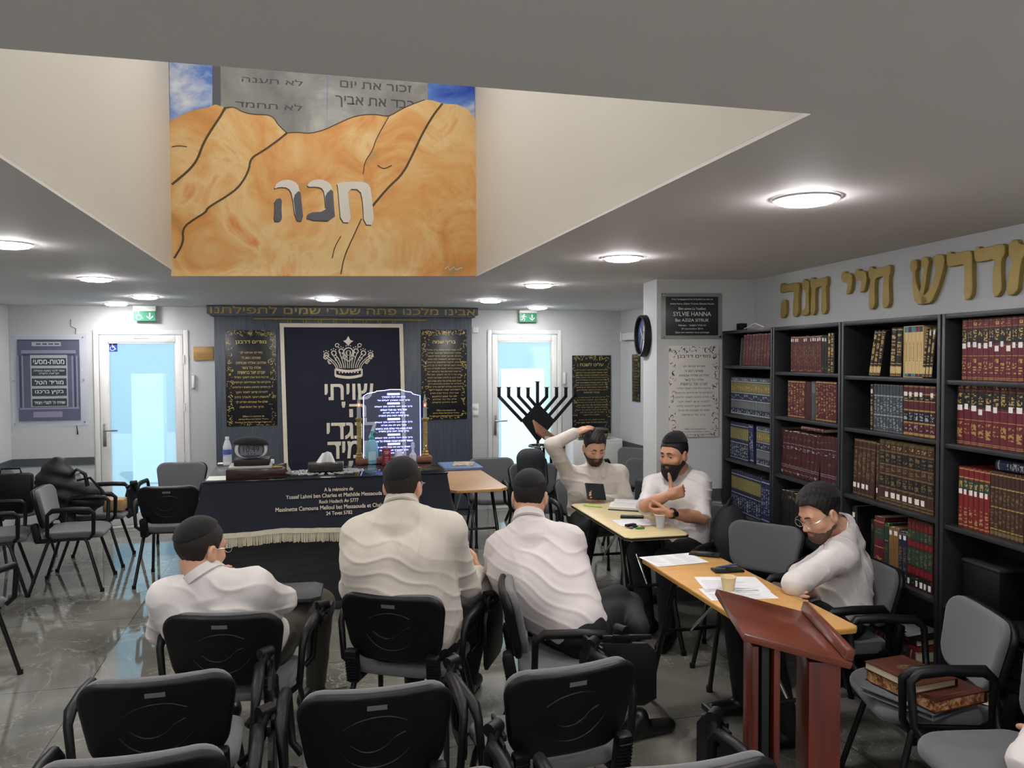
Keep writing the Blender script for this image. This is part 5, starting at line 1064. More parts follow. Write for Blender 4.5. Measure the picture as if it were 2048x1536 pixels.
DESC = {'talmud': 'wine red gilt book', 'maroonthin': 'slim maroon book', 'gildthin': 'slim maroon gilded book', 'set': 'maroon gilt book', 'bluegold': 'blue grey book with ochre band', 'bluegold2': 'navy book with ochre band', 'blackgold': 'black and gold book', 'greythin': 'slim slate book', 'twoband': 'maroon and black banded book', 'crown': 'thick brown book with dull gilt bands', 'browngold': 'narrow brown book', 'bigmaroon': 'tall dark maroon book', 'redset': 'red and green book', 'brownset': 'brown gilt book', 'banded': 'red and green banded book', 'mixed': 'green book', 'mixed2': 'tan book', 'mixed3': 'navy book', 'plainred': 'plain dark red book', 'greytag': 'grey labelled book', 'ornate': 'ornate black and gold book', 'darkplain': 'black book', 'white': 'pale grey book', 'blue': 'blue book', 'bigred': 'broad red and green book'}
SN = ['top shelf', 'second shelf', 'third shelf', 'fourth shelf', 'fifth shelf']; CS = ['pillar bookcase', 'second bookcase', 'third bookcase', 'right-edge bookcase']
DEP = .235
def sx_(px, py): return onrp(px, py, DEP)[0]
counter = {}
def put_book(me, s, z, lean, label, group, dep=DEP):
    o = bpy.data.objects.new('book', me); COL.objects.link(o); tag(o, label, 'book', group)
    o.matrix_world = rmat(s, dep, z) @ RY(lean); return o
def row(case, shelf, segs):
    """segs: (px0, px1, py, n, style, height, tag position, lean of the first, lean of the last)"""
    z = SH[case][shelf] + .0008; k = counter.get((case, shelf), 0); end = -9
    for px0, px1, py, n, style, h, tg, l0, l1 in segs:
        s0, s1 = sx_(px0, py), min(sx_(px1, py), CB[case][1] - .026); s0 = max(s0, CB[case][0] + .026, end + .002)
        le = (l0 + l1) / 2
        if le > 0: s1 -= h * math.sin(le) * .96
        if le < 0: s0 += h * math.sin(-le) * .96
        avail = s1 - s0
        t = avail / n
        for i in range(n):
            tt = t * math.cos(le) - .0012
            r = random.Random(case * 1000 + shelf * 100 + k); hh = h * (1 + (r.uniform(-.012, .012) if style in ('bigmaroon', 'mixed', 'mixed2', 'mixed3', 'maroonthin', 'darkplain') else 0))
            tz = None
            if tg is not None and r.random() < .86: tz = tg + (r.choice((-.05, 0, 0, .02)) if style == 'talmud' else 0)
            me = book_mesh(style, round(tt, 3), hh, .165 + (.03 if h > .26 else 0), tz, k % 4)
            s = s0 + t * (i + .5); zz = z + (abs(math.sin(le)) * tt / 2)
            # a leaning book pivots about its lower corner
            if le: s = s0 + t * i + (tt / 2 * math.cos(le) if le > 0 else tt / 2 * math.cos(le))
            k += 1
            put_book(me, s, zz, le, f'{DESC[style]}{", tagged" if tz and style != "talmud" else ""}, {ORD[k - 1]} from left, {SN[shelf]}, {CS[case]}', f'books on the {SN[shelf]} of the {CS[case]}')
        end = s1
    counter[case, shelf] = k
random.seed(11)
row(0, 0, [(1479, 1484, 700, 1, 'white', .195, None, .16, .16), (1485, 1542, 700, 9, 'maroonthin', .215, None, .10, .10)])
row(0, 1, [(1462, 1540, 790, 17, 'bluegold', .262, None, 0, 0)])
row(0, 2, [(1461, 1497, 880, 9, 'bluegold2', .262, None, 0, 0), (1498, 1508, 880, 2, 'blue', .262, None, -.07, -.07), (1513, 1540, 890, 6, 'bluegold', .262, None, 0, 0)])
row(0, 3, [(1463, 1522, 975, 13, 'bluegold2', .29, None, 0, 0), (1523, 1541, 975, 4, 'blue', .285, None, 0, 0)])
row(1, 0, [(1582, 1643, 705, 14, 'maroonthin', .215, .85, 0, 0), (1644, 1655, 705, 2, 'darkplain', .215, .84, 0, 0), (1656, 1668, 705, 2, 'ornate', .225, None, 0, 0)])
row(1, 1, [(1576, 1610, 795, 6, 'gildthin', .225, None, 0, 0), (1611, 1622, 795, 1, 'plainred', .222, None, 0, 0), (1623, 1631, 795, 1, 'greytag', .225, None, 0, 0), (1632, 1673, 800, 8, 'gildthin', .23, None, 0, 0)])
row(1, 2, [(1549, 1557, 895, 1, 'bigmaroon', .29, None, 0, 0), (1560, 1643, 905, 9, 'bigmaroon', .275, None, .13, .13), (1641, 1673, 905, 4, 'bigmaroon', .285, None, 0, 0)])
row(1, 3, [(1556, 1600, 1000, 5, 'darkplain', .26, None, 0, 0)])
row(2, 0, [(1738, 1772, 705, 3, 'blackgold', .235, None, .21, .21), (1780, 1806, 705, 2, 'blackgold', .24, None, .07, .05)])
row(2, 0, [(1846, 1870, 715, 3, 'blackgold', .235, None, .12, .10)]) if False else None
row(2, 1, [(1741, 1747, 815, 1, 'ornate', .235, .80, 0, 0), (1748, 1806, 815, 9, 'greythin', .237, None, 0, 0), (1807, 1871, 820, 6, 'twoband', .24, .78, 0, 0)])
row(2, 2, [(1706, 1752, 925, 5, 'browngold', .298, .13, .05, .05), (1753, 1758, 930, 1, 'browngold', .295, .13, 0, 0), (1759, 1868, 935, 9, 'crown', .318, .10, 0, 0)])
row(2, 3, [(1742, 1748, 1090, 1, 'darkplain', .26, None, 0, 0), (1749, 1768, 1090, 1, 'bigred', .285, None, 0, 0), (1769, 1777, 1090, 1, 'mixed', .262, None, 0, 0), (1778, 1797, 1095, 2, 'mixed2', .255, .85, 0, 0), (1798, 1814, 1100, 2, 'mixed3', .25, .84, 0, 0), (1815, 1865, 1110, 6, 'banded', .325, .03, 0, 0)])
row(3, 0, [(1924, 2048, 710, 11, 'talmud', .262, .52, 0, 0), (2049, 2110, 720, 5, 'talmud', .262, .52, 0, 0)])
row(3, 1, [(1914, 2048, 835, 9, 'talmud', .275, .54, 0, 0), (2049, 2110, 840, 4, 'talmud', .275, None, 0, 0)])
row(3, 2, [(1917, 1980, 990, 6, 'redset', .262, .55, 0, 0), (1981, 2048, 1000, 8, 'brownset', .268, None, 0, 0), (2049, 2105, 1010, 6, 'brownset', .268, None, 0, 0)])
# boxed set on the top shelf of the third bookcase, then three leaning books
s0, s1 = sx_(1807, 715), sx_(1846, 715); z = SH[2][0] + .0008
t = thing('boxed_set', 'cream slipcase of five volumes with coloured ends, third bookcase, top shelf', 'boxed books', rmat((s0 + s1) / 2, DEP, z)); w = s1 - s0; h = .245
mb = MB()
for sx in (-1, 1): mb.box((sx * (w / 2 - .0015), .09, h / 2), (.003, .18, h))
mb.box((0, .09, h - .0015), (w, .18, .003)); mb.box((0, .09, .0015), (w, .18, .003)); mb.box((0, .178, h / 2), (w, .003, h)); mb.build('slipcase', BK['cream'], t)
for i in range(5):
    mb = MB(); bw2 = (w - .008) / 5; x = -w / 2 + .004 + bw2 * (i + .5); mb.box((x, .085, h / 2), (bw2 - .001, .165, h - .008), 0, .002)
    for a, b in ((.02, .075), (.88, .985)): mb.quad((x - bw2 * .45, .0015, a * h), (x + bw2 * .45, .0015, a * h), (x + bw2 * .45, .0015, b * h), (x - bw2 * .45, .0015, b * h), 1)
    puttext(mb, 'Houmach', .5 * h, -x, .36 * h, bw2 * .35, 2, T(0, .0015, 0) @ RX(PI / 2) @ RZ(PI / 2)); mb.build('volume', [BK['cream'], BK[['teal', 'navy', 'teal', 'wine', 'navy'][i]], mat('dark print', '#4a3a22', .6)], t, ang=0)
k = counter[2, 0]
for i, px in enumerate((1850, 1857, 1864)):
    s = sx_(px, 725); put_book(book_mesh('blackgold', .019, .225 + .003 * i, .165, .86 if i else None, i), s - .012, z + .003, .13, ['black and gold book leaning beside the cream slipcase', 'black and gold white tagged book, second right of the cream slipcase', 'black and gold white tagged book against the third bookcase side, top shelf'][i], 'books on the top shelf of the third bookcase')
# lone and lying books
def lying(label, s, z, style, t_, h_, d_, ang=0., dep=.20, tg=None, group=None):
    o = bpy.data.objects.new('book', book_mesh(style, t_, h_, d_, tg)); COL.objects.link(o); tag(o, label, 'book', group)
    o.matrix_world = rmat(s, dep, z + t_ / 2) @ RZ(ang) @ RY(PI / 2) @ T(0, 0, -h_ / 2); return o
lying('dark gilt book lying flat across the tall maroon books', sx_(1628, 855), 1.061 + .300, 'set', .022, .24, .17, 0, .245)
lying('blue book lying flat on the brown gilt books', sx_(2036, 935), 1.054 + .275, 'blue', .04, .26, .17, .0, .22)
o = put_book(book_mesh('darkplain', .04, .30, .19, .80, 1), sx_(1709, 1040), .699, 0, 'black tagged book standing behind the seated man, fourth shelf, third bookcase', None)
lying('big dark book lying flat on the low shelf behind the folded arms man', sx_(1800, 1290), .361, 'bigred', .055, .34, .22, -.05, .265, .3)
lying('thick black book under the papers on the low shelf', sx_(1790, 1290), .361 + .0562, 'darkplain', .03, .32, .2, .12, .25)
M_paper = mat('white paper', '#dcdcdc', .7); M_print = mat('grey print', '#8f9196', .7)
def sheets(name, label, M, w, h, n=1, lines=0, ink=M_print, seed=0, th=.0006, bend=0., cat='paper'):
    mb = MB(); r = random.Random(seed); mb.box((0, 0, th * n / 2), (w, h, th * n))
    for i in range(lines):
        y = h * (.42 - .84 * i / max(1, lines - 1)); ln = r.uniform(.55, .86)
        if r.random() < .85: mb.quad((-w * .43, y - h * .008, th * n + .0003), (-w * .43 + w * ln, y - h * .008, th * n + .0003), (-w * .43 + w * ln, y + h * .008, th * n + .0003), (-w * .43, y + h * .008, th * n + .0003), 1)
    o = tag(mb.build(name, [M_paper, ink], None, None, 0), label, cat); o.matrix_world = M; return o
sheets('paper_stack', 'loose white papers on the low shelf above the big dark book', rmat(sx_(1760, 1265) + .06, .17, .361 + .088) @ RZ(.2), .30, .21, 6, 4)
o = sheets('paper_sheet', 'white paper sticking out under the black book, low shelf', rmat(sx_(1800, 1280) + .03, .2, .361 + .0555) @ RZ(-.1), .2, .2, 1)
bpy.data.objects.remove(o)
# black boxes, briefcase and packet in the right-edge bookcase
s0, s1 = sx_(1922, 1150), sx_(1995, 1150)
t = thing('storage_box', 'black storage box on the fourth shelf of the right-edge bookcase', 'box', rmat((s0 + s1) / 2, .235, .701)); mb = MB(); mb.box((0, .11, .10), (s1 - s0, .2, .2), 0, .004); mb.build('box_body', M_blackp, t); mb = MB(); mb.box((0, .11, .208), (s1 - s0 + .01, .21, .014), 0, .003); mb.build('lid', mat('dark grey lid', '#2b2c2e', .3), t)
s0 = sx_(1945, 1225); t = thing('briefcase', 'black leather briefcase with silver clasps on the low shelf at the right', 'briefcase', rmat(s0 + .12, .27, .361)); M_lea = mat('black leather', '#121212', .45, bump=.2, bscale=200)
mb = MB(); mb.box((0, .10, .14), (.40, .19, .27), 0, .025); mb.build('case_body', M_lea, t); mb = MB(); mb.box((0, .095, .265), (.41, .21, .05), 0, .02); mb.box((0, -.0, .215), (.38, .02, .10), 0, .008); mb.build('flap', M_lea, t)
for dx in (-.06, .06): mb = MB(); mb.box((dx, -.013, .225), (.05, .008, .022), 0, .003); mb.tube([(dx - .02, -.02, .235), (dx + .02, -.02, .235)], .005, 8); mb.build('clasp', M_chrome, t)
p = bpl(1908, 1240, tuple(onr(0, .36, 0)), (NR.x, NR.y, 0)); s0 = onrp(1908, 1240, .36)[0]
t = thing('paper_packet', 'white paper packet with blue logo hanging out of the low shelf', 'packet', rmat(s0 + .01, .262, .46) @ RY(.25)); mb = MB(); mb.box((0, 0, .0), (.17, .03, .13), 0, .006); mb.build('packet', M_paper, t)
mb = MB(); flat(mb, disc(.018, 10, -.055, .02), 0, 0, T(0, -.0158, 0) @ RX(PI / 2)); 
for i in range(5): ribbon(mb, [(-.03, .03 - .013 * i), (.04, .03 - .013 * i)], .0035, 0, 0, T(0, -.0158, 0) @ RX(PI / 2))
mb.build('print', mat('blue print', '#3646a0', .5), t, ang=0)
# clip and cable on top of the first bookcase
t = thing('small_device', 'little black device with a cable on top of the pillar bookcase', 'device', rmat(.20, .20, CT + .001)); mb = MB(); mb.box((0, 0, .025), (.07, .05, .05), 0, .005); mb.build('device_body', M_blackp, t); mb = MB(); mb.tube([(.04, 0, .01), (.16, -.02, .02), (.26, -.03, .04), (.34, .0, .01)], .004, 6); mb.box((.10, .02, .012), (.05, .03, .024), 0, .004); mb.build('cable', M_pvc, t)

# ================================================================ menorah and the book stand before the right door
MYY = 8.25
def mp(u, v): q = by(940 + u / 5.689, 740 + v / 5.689, MYY); return Vector((q.x, MYY, q.z))
t = thing('menorah', 'large black iron nine branched menorah before the right glass door', 'menorah'); M_iron = mat('black iron', '#0d1014', .45)
def bar(mb, pts, w=.034, th=.016):
    for a, b in zip(pts[:-1], pts[1:]):
        d = (b - a); L = d.length; an = math.atan2(d.z, d.x); mb.box((0, 0, 0), (L + w * .5, th, w), 0, .002, Matrix.Translation((a + b) / 2) @ RY(-an))
for P in ([(330, 205), (330, 300), (590, 577)], [(440, 205), (440, 300), (642, 510)], [(553, 205), (553, 300), (690, 450)], [(660, 210), (660, 305), (738, 395)], [(768, 140), (768, 400)], [(872, 205), (872, 305), (795, 390)], [(985, 205), (985, 300), (850, 460)], [(1090, 205), (1090, 300), (905, 510)], [(1192, 205), (1192, 300), (955, 575)]):
    mb = MB(); q = [mp(*x) for x in P]; bar(mb, q); c = q[0]; mb.lathe([(0, 0), (.026, .004), (.028, .010), (.0, .010)], 14, 0, Matrix.Translation(c)); mb.build('branch', M_iron, t)
mb = MB(); D = [mp(*x) for x in ((768, 372), (968, 580), (792, 802), (755, 802), (583, 575))]; mb.prism([(q.x, q.z) for q in D], .016, 0, T(0, MYY + .008, 0) @ RX(PI / 2)); mb.build('centre_plate', M_iron, t)
bt = mp(772, 800)
for dx, dy in ((-.33, -.22), (.33, -.22), (-.30, .26), (.30, .26)): mb = MB(); mb.tube([bt + Vector((0, 0, .02)), bt + Vector((0, 0, -.04)), Vector((bt.x + dx, MYY + dy, .0))], .016, 8); mb.build('leg', M_iron, t)
t = thing('book_stand', 'black pole book stand with a sloping brown board before the menorah', 'stand', T(2.12, 7.75, 0)); 
def sp(u, v, y=7.75): q = by(940 + u / 5.689, 740 + v / 5.689, y); return Vector((q.x - 2.12, y - 7.75, q.z))
mb = MB(); a, b = sp(735, 640), sp(1010, 850); 
mb.box((0, 0, 0), ((b - a).length, .40, .018), 0, .003, Matrix.Translation((a + b) / 2) @ RY(math.atan2(a.z - b.z, b.x - a.x)) @ RX(.30)); bd = mb.build('board', M_brownw, t); q = sp(832, 628); mb = MB(); mb.box((0, 0, 0), (.05, .002, .04), 0, 0, Matrix.Translation(a.lerp(b, .28) + Vector((0, -.205, -.05)))); mb.build('paper_label', M_paper, bd)
c = sp(815, 862); mb = MB(); mb.tube([c + Vector((.13 * math.cos(k), .13 * math.sin(k), 0)) for k in np.linspace(0, 2 * PI, 20, endpoint=False)], .010, 8, closed=True)
for k in range(4): mb.tube([c, c + Vector((.13 * math.cos(k * PI / 2), .13 * math.sin(k * PI / 2), 0))], .006, 6)
mb.build('ring', M_chrome, t)
for u in (838, 922): q = sp(u, 880); mb = MB(); mb.tube([(q.x, 0, q.z), (q.x, 0, .03)], .014, 10); mb.build('pole', M_blackm, t)
q = sp(880, 880); mb = MB(); mb.tube([(q.x, 0, q.z - .0), (q.x, 0, q.z + .03), tuple((a + b) / 2 - Vector((0, 0, .012)))], .014, 8); mb.box((q.x, 0, .015), (.40, .36, .03), 0, .01); mb.build('base', M_blackm, t)
# low cabinet and books in the corner of the alcove
t = thing('low_cabinet', 'low white cabinet in the alcove corner under the lying books', 'cabinet', T(3.32, 9.05, 0)); mb = MB(); mb.box((0, 0, .41), (.62, .30, .82), 0, .004); mb.build('body', M_pvc, t); mb = MB(); mb.box((0, -.155, .42), (.58, .012, .72), 0, .004); mb.build('door', M_pvc, t)
for i, (st, lb) in enumerate((('white', 'pale book at the bottom of the pile in the alcove'), ('ornate', 'ornate dark book in the middle of the alcove pile'), ('darkplain', 'dark book near the top of the alcove pile'), ('white', 'thin pale book topping the alcove pile'))):
    o = bpy.data.objects.new('book', book_mesh(st, (.03, .045, .03, .02)[i], .36, .22)); COL.objects.link(o); tag(o, lb, 'book', 'books piled in the alcove'); z = .8205 + (0, .0308, .0766, .1074)[i]
    o.matrix_world = T(3.26 + .01 * i, 8.92, z + (.03, .045, .03, .02)[i] / 2) @ RZ(.03 * i) @ RY(PI / 2) @ T(0, 0, -.18)

# ================================================================ bags
M_bag = mat('black nylon', '#121417', .6, bump=.5, bscale=60); M_bag2 = mat('charcoal canvas', '#23262a', .8, bump=.5, bscale=80); M_gbag = mat('grey cloth bag', '#4c4b4a', .85, bump=.3, bscale=90)
def wav(P, A=.006, k=1.): return A * (np.sin(23 * k * P[:, 2] + 7 * P[:, 0]) * np.sin(17 * k * P[:, 0] + 9 * P[:, 1] + 1) + .6 * np.sin(41 * k * P[:, 1] + 13 * P[:, 2]))
def soft(name, label, cat, c, fn, r, m, h=.01, parent=None):
    me = surfmesh(name, fn, (-r[0], -r[1], -r[2]), r, h, m); o = link(name, me, parent)
    if label: tag(o, label, cat)
    o.matrix_world = c if isinstance(c, Matrix) else T(*c); return o
t = thing('backpack', 'large black backpack hanging behind the bearded man beside the bookcase', 'backpack', T(2.60, 4.57, .52) @ RZ(.9))
soft('pack_body', None, None, t.matrix_world, lambda P: smin(smin(rbox_(P, (0, 0, -.05), (.16, .085, .28), .08), ell_(P, (0, .0, .2), (.13, .10, .15)), .08), rbox_(P, (0, -.11, -.14), (.13, .05, .15), .05), .03) + wav(P), (.3, .3, .45), M_bag2, .01, None).parent = None
o = COL.objects['pack_body']; o.parent = t; o.matrix_basis = Matrix()
mb = MB(); mb.tube([(-.06, .02, .31), (-.05, 0, .37), (.05, 0, .37), (.06, .02, .31)], .010, 8); mb.build('carry_loop', M_bag, t); mb = MB(); mb.tube([(-.15, -.04, .22), (-.05, -.12, .23), (.06, -.12, .22), (.15, -.04, .2)], .004, 6); mb.build('zip', M_black, t)
t = thing('rucksack', 'dark rucksack hung on the chair behind the man with a hand on his head', 'rucksack', T(1.96, 6.99, .745) @ RZ(-.15))
o = link('pack_body', surfmesh('pack_body', lambda P: smin(rbox_(P, (0, 0, -.02), (.13, .09, .24), .08), rbox_(P, (0, -.09, -.08), (.10, .04, .12), .04), .03) + wav(P), (-.25, -.25, -.35), (.25, .25, .35), .01, M_bag2), t); mb = MB(); mb.tube([(.05, .09, .2), (.14, .02, .12), (.15, -.02, -.08), (.08, -.06, -.24)], .012, 8, 0, None, True, .4); mb.build('strap', M_bag, t)
t = thing('jacket', 'black quilted jacket and bag heaped between the two chairs facing right', 'jacket', T(-2.02, 7.40, .70))
o = link('jacket_body', surfmesh('jacket_body', lambda P: smin(ell_(P, (-.03, 0, .02), (.16, .115, .26)), ell_(P, (.17, -.01, -.06), (.17, .11, .15)), .06) + .008 * np.sin(60 * P[:, 2] + 18 * P[:, 0]) + wav(P), (-.3, -.25, -.4), (.42, .25, .4), .01, M_bag), t)
mb = MB(); mb.tube([(.10, -.10, .14), (.16, -.12, .19), (.22, -.12, .15), (.24, -.13, .05)], .016, 8); mb.tube([(.16, -.12, .10), (.26, -.13, .12), (.33, -.11, .02), (.36, -.09, -.08)], .010, 8); mb.build('strap', M_blackp, t)
mb = MB(); mb.lathe([(0, 0), (.018, .003), (.02, .012), (0, .014)], 12, 0, T(.17, -.13, .16) @ RX(PI / 2)); mb.build('buckle', M_chrome, t)
o = link('hanging_sleeve', surfmesh('hanging_sleeve', lambda P: smin(cap_(P, (.04, 0, -.2), (.10, -.04, -.36), .07, .05), cap_(P, (.10, -.04, -.36), (.16, -.06, -.33), .045, .03), .03) + wav(P), (-.1, -.2, -.5), (.35, .2, -.1), .01, M_bag), t)
t = thing('briefcase', 'dark flat bag standing upright behind the black jacket', 'bag', T(-2.42, 7.5, .60)); mb = MB(); mb.box((0, 0, .08), (.34, .10, .34), 0, .03); mb.build('bag_body', M_blackp, t); mb = MB(); mb.tube([(-.08, 0, .25), (-.07, 0, .29), (.07, 0, .29), (.08, 0, .25)], .008, 8); mb.build('handle', M_blackp, t)
o = soft('cloth_bag', 'grey cloth bag with a dark flap at the bottom left, behind the frontmost chair', 'bag', (-.42, 1.92, .60), lambda P: rbox_(P, (0, 0, 0), (.24, .11, .135), .09) + wav(P, .004), (.3, .2, .2), M_gbag)
o = soft('skullcap', 'dark rounded cap lying on the grey cloth bag', 'cap', (-.27, 1.96, .725), lambda P: smax(ell_(P, (0, 0, -.02), (.10, .09, .06)), -P[:, 2] - .012, .01), (.13, .12, .1), M_kip, .006)
t = thing('trolley_bag', 'black wheeled bag in the alcove beside the pillar', 'bag', T(2.95, 6.45, 0)); mb = MB(); mb.box((0, 0, .40), (.34, .24, .66), 0, .04); mb.build('bag_body', M_bag, t); mb = MB(); mb.tube([(-.1, .06, .72), (-.1, .06, .86), (.1, .06, .86), (.1, .06, .72)], .009, 8); mb.build('handle', M_chrome, t)
for sx in (-1, 1): mb = MB(); mb.lathe([(0, -.012), (.034, -.012), (.034, .012), (0, .012)], 16, 0, T(sx * .14, .08, .034) @ RY(PI / 2)); mb.box((sx * .13, .07, .06), (.03, .05, .05)); mb.build('wheel', M_blackp, t)
for px, lb in ((1252, 'white plastic bottle standing on the black wheeled bag'), ):
    pass
mb = MB(); mb.box((0, 0, .05), (.17, .15, .10), 0, .01); o = tag(mb.build('cardboard_box', mat('brown cardboard', '#a98a5c', .8)), 'small brown cardboard box on the chair by the left door', 'box'); o.matrix_world = T(-1.66, 7.66, .475)

# ================================================================ things on the two study tables
TA = .7412
def ta(px, py): return bz(px, py, TA)
def quadsheet(name, label, pts, n, lines, cols, ink, seed=0, cat='paper'):
    """a sheet given by its four corners as they lie on the table"""
    P = [Vector(ta(*q)) for q in pts]; c = sum(P, Vector()) / 4; ex = ((P[1] - P[0]) + (P[2] - P[3])).normalized(); w = ((P[1] - P[0]).length + (P[2] - P[3]).length) / 2; h = ((P[3] - P[0]).length + (P[2] - P[1]).length) / 2
    mb = MB(); th = .0006 * n; r = random.Random(seed); mb.box((0, 0, th / 2), (w, h, th)); 
    for cc in range(cols):
        x0 = -w * .44 + cc * w * .88 / cols; cw = w * .88 / cols * .86
        for i in range(lines):
            y = h * (.42 - .84 * i / max(1, lines - 1))
            if r.random() < .88: ln = r.uniform(.6, 1) * cw; mb.quad((x0, y - .0018, th + .0004), (x0 + ln, y - .0018, th + .0004), (x0 + ln, y + .0018, th + .0004), (x0, y + .0018, th + .0004), 1)
    o = tag(mb.build(name, [M_paper, ink], None, None, 0), label, cat); o.matrix_world = T(c.x, c.y, TA) @ RZ(math.atan2(ex.y, ex.x)); return o
M_prn = mat('pale grey print', '#a4a6ac', .7); M_pen = mat('violet pen writing', '#8d87b8', .7)
quadsheet('printed_sheet', 'printed white sheet at the far end of the beech table', [(1314, 1134), (1417, 1125), (1378, 1106), (1279, 1115)], 3, 12, 3, M_prn, 1)
quadsheet('note_sheet', 'handwritten white sheet under the paper cup', [(1406, 1185), (1536, 1182), (1516, 1155), (1394, 1153)], 1, 9, 1, M_pen, 2).location.z += .0004
quadsheet('printed_sheet', 'printed white sheet half behind the lectern top', [(1425, 1204), (1552, 1194), (1530, 1176), (1395, 1175)], 1, 14, 2, M_prn, 3)
def phone(label, px, py, yaw, w=.076, l=.152, th=.011):
    p = ta(px, py); t = thing('smartphone', label, 'phone', T(p.x, p.y, TA) @ RZ(yaw), 'smartphones on the tables'); mb = MB(); mb.box((0, 0, th / 2), (w, l, th), 0, .005); mb.build('phone_case', M_blackp, t); mb = MB(); mb.box((0, 0, th + .0004), (w * .9, l * .93, .0008), 0, .0003); mb.build('screen', mat('phone screen', '#1b2522', .06), t); return t
phone('large black phone at the far right corner of the beech table', 1411, 1110, .9, .085, .165); phone('black phone lying under the blue pen on the beech table', 1455, 1142, 1.45, .074, .15)
phone('phone in front of the open book on the pale table', 1264, 1035, 1.15)
def pen(label, p0, p1, m, z=.004):
    a, b = ta(*p0), ta(*p1); t = thing('pen', label, 'pen'); mb = MB(); a = Vector(a) + Vector((0, 0, z)); b = Vector(b) + Vector((0, 0, z)); mb.tube([a, a.lerp(b, .08), b], [.0012, .0042, .0042], 8); mb.build('barrel', m, t); mb = MB(); mb.tube([a.lerp(b, .68), b + (b - a) * .02], .005, 8); mb.build('cap', m, t)
pen('blue pen beside the black phone on the beech table', (1430, 1137), (1472, 1130), mat('blue pen', '#3a5c9c', .3), .0045)
pen('lime green highlighter pen on the pale table', (1205, 1016), (1168, 1012), mat('lime pen', '#8cc63a', .35), .0055)
p = ta(1459, 1182); t = thing('paper_cup', 'small pale paper cup on the handwritten sheet', 'cup', T(p.x, p.y + .01, TA + .001)); mb = MB(); mb.lathe([(0, .0), (.025, 0), (.034, .058), (.036, .060), (.035, .063), (.0325, .060), (.024, .004), (0, .004)], 28); mb.build('cup_body', mat('cream paper cup', '#d8c595', .6), t)
p = ta(1320, 1056); t = thing('plastic_cup', 'clear plastic cup on the pale table beside the keys', 'cup', T(p.x, p.y, TA)); mb = MB(); mb.lathe([(0, .0), (.023, 0), (.026, .03), (.0275, .032), (.034, .083), (.037, .085), (.036, .087), (.033, .084), (.0225, .003), (0, .003)], 28); mb.build('cup_body', clearmat('clear cup plastic', .72), t)
for i in range(1): mb = MB(); mb.lathe([(.0352, .0835), (.0375, .0855), (.0352, .0875)], 28); mb.build('rim', clearmat('cup rim plastic', .3), t)
quadsheet('note_sheet', 'blank white sheet under the keys on the pale table', [(1243, 1052), (1312, 1050), (1295, 1036), (1222, 1041)], 1, 0, 1, M_prn, 4)
# keys
p = ta(1268, 1055); t = thing('key_bunch', 'bunch of keys with black fob and green tag on the pale table', 'keys', T(p.x, p.y, TA + .001)); random.seed(8)
mb = MB(); mb.box((-.01, .02, .012), (.075, .035, .016), 0, .007, RZ(.3)); mb.box((.0, -.002, .008), (.045, .024, .012), 0, .005, RZ(-.5)); mb.build('car_fob', M_blackp, t)
mb = MB(); mb.tube([(.045 + .016 * math.cos(a), .012 + .016 * math.sin(a), .006) for a in np.linspace(0, 6.28, 16, endpoint=False)], .0014, 6, closed=True); mb.build('ring', M_chrome, t)
for a, x in ((.3, .06), (-.6, .05), (-1.4, .02)): mb = MB(); mb.prism(disc(.011, 10, 0, 0), .002, 0, T(x, .0, .004) @ RZ(a)); mb.box((.028, 0, .001), (.036, .006, .002), 0, 0, T(x, 0, .004) @ RZ(a)); mb.build('key', M_steel, t)
mb = MB(); mb.box((.025, -.045, .005), (.055, .02, .008), 0, .003, RZ(-.1)); mb.build('green_tag', mat('green plastic', '#1d8a3e', .3), t); mb = MB(); mb.box((-.03, -.025, .006), (.024, .02, .01), 0, .004); mb.build('violet_tag', mat('violet plastic', '#6a5a86', .3), t); mb = MB(); mb.box((.05, -.015, .005), (.018, .012, .008), 0, .003); mb.build('red_tag', mat('orange plastic', '#c4512c', .3), t)
# open book
p = (Vector(ta(1246, 1030)) + Vector(ta(1308, 1022)) + Vector(ta(1262, 1001)) + Vector(ta(1215, 1005))) / 4
t = thing('open_book', 'thick open book lying on the pale table before the bearded man', 'book', T(p.x, p.y + .005, TA) @ RZ(.98)); mb = MB(); mb.box((0, 0, .003), (.31, .225, .005), 0, .002); mb.build('cover', mat('dark book cloth', '#26262a', .6), t)
mb = MB(); W2 = .148; Hh = .215; n_ = 12; v = []
for sx in (-1, 1):
    o = len(v); pr = [(sx * .002, .022)] + [(sx * W2 * i / n_, .026 + .016 * math.sin(PI * min(1, i / n_ * 1.15)) ** .7 - .004 * i / n_) for i in range(1, n_ + 1)]
    v = []
    for x, z in pr: v += [(x, -Hh / 2, .006), (x, -Hh / 2, z), (x, Hh / 2, z), (x, Hh / 2, .006)]
    K = len(pr); f = [(4 * i + a, 4 * i + b, 4 * i + 4 + b, 4 * i + 4 + a) for i in range(K - 1) for a, b in ((0, 1), (1, 2), (2, 3))] + [(4 * K - 4, 4 * K - 3, 4 * K - 2, 4 * K - 1)]
    mb.add(v, f, 0); 
    for i in range(15):
        y = Hh * (.40 - .8 * i / 14); mb.add([(sx * W2 * q, y + e, pr[int(round(q * n_))][1] + .0006) for q in (1 / 6, 2 / 6, 3 / 6, 4 / 6, 5 / 6) for e in (-.0016, .0016)], [(2 * k, 2 * k + 1, 2 * k + 3, 2 * k + 2) for k in range(4)], 1)
mb.build('page_block', [mat('white pages', '#d9d6d0', .7), M_prn], t, ang=50)
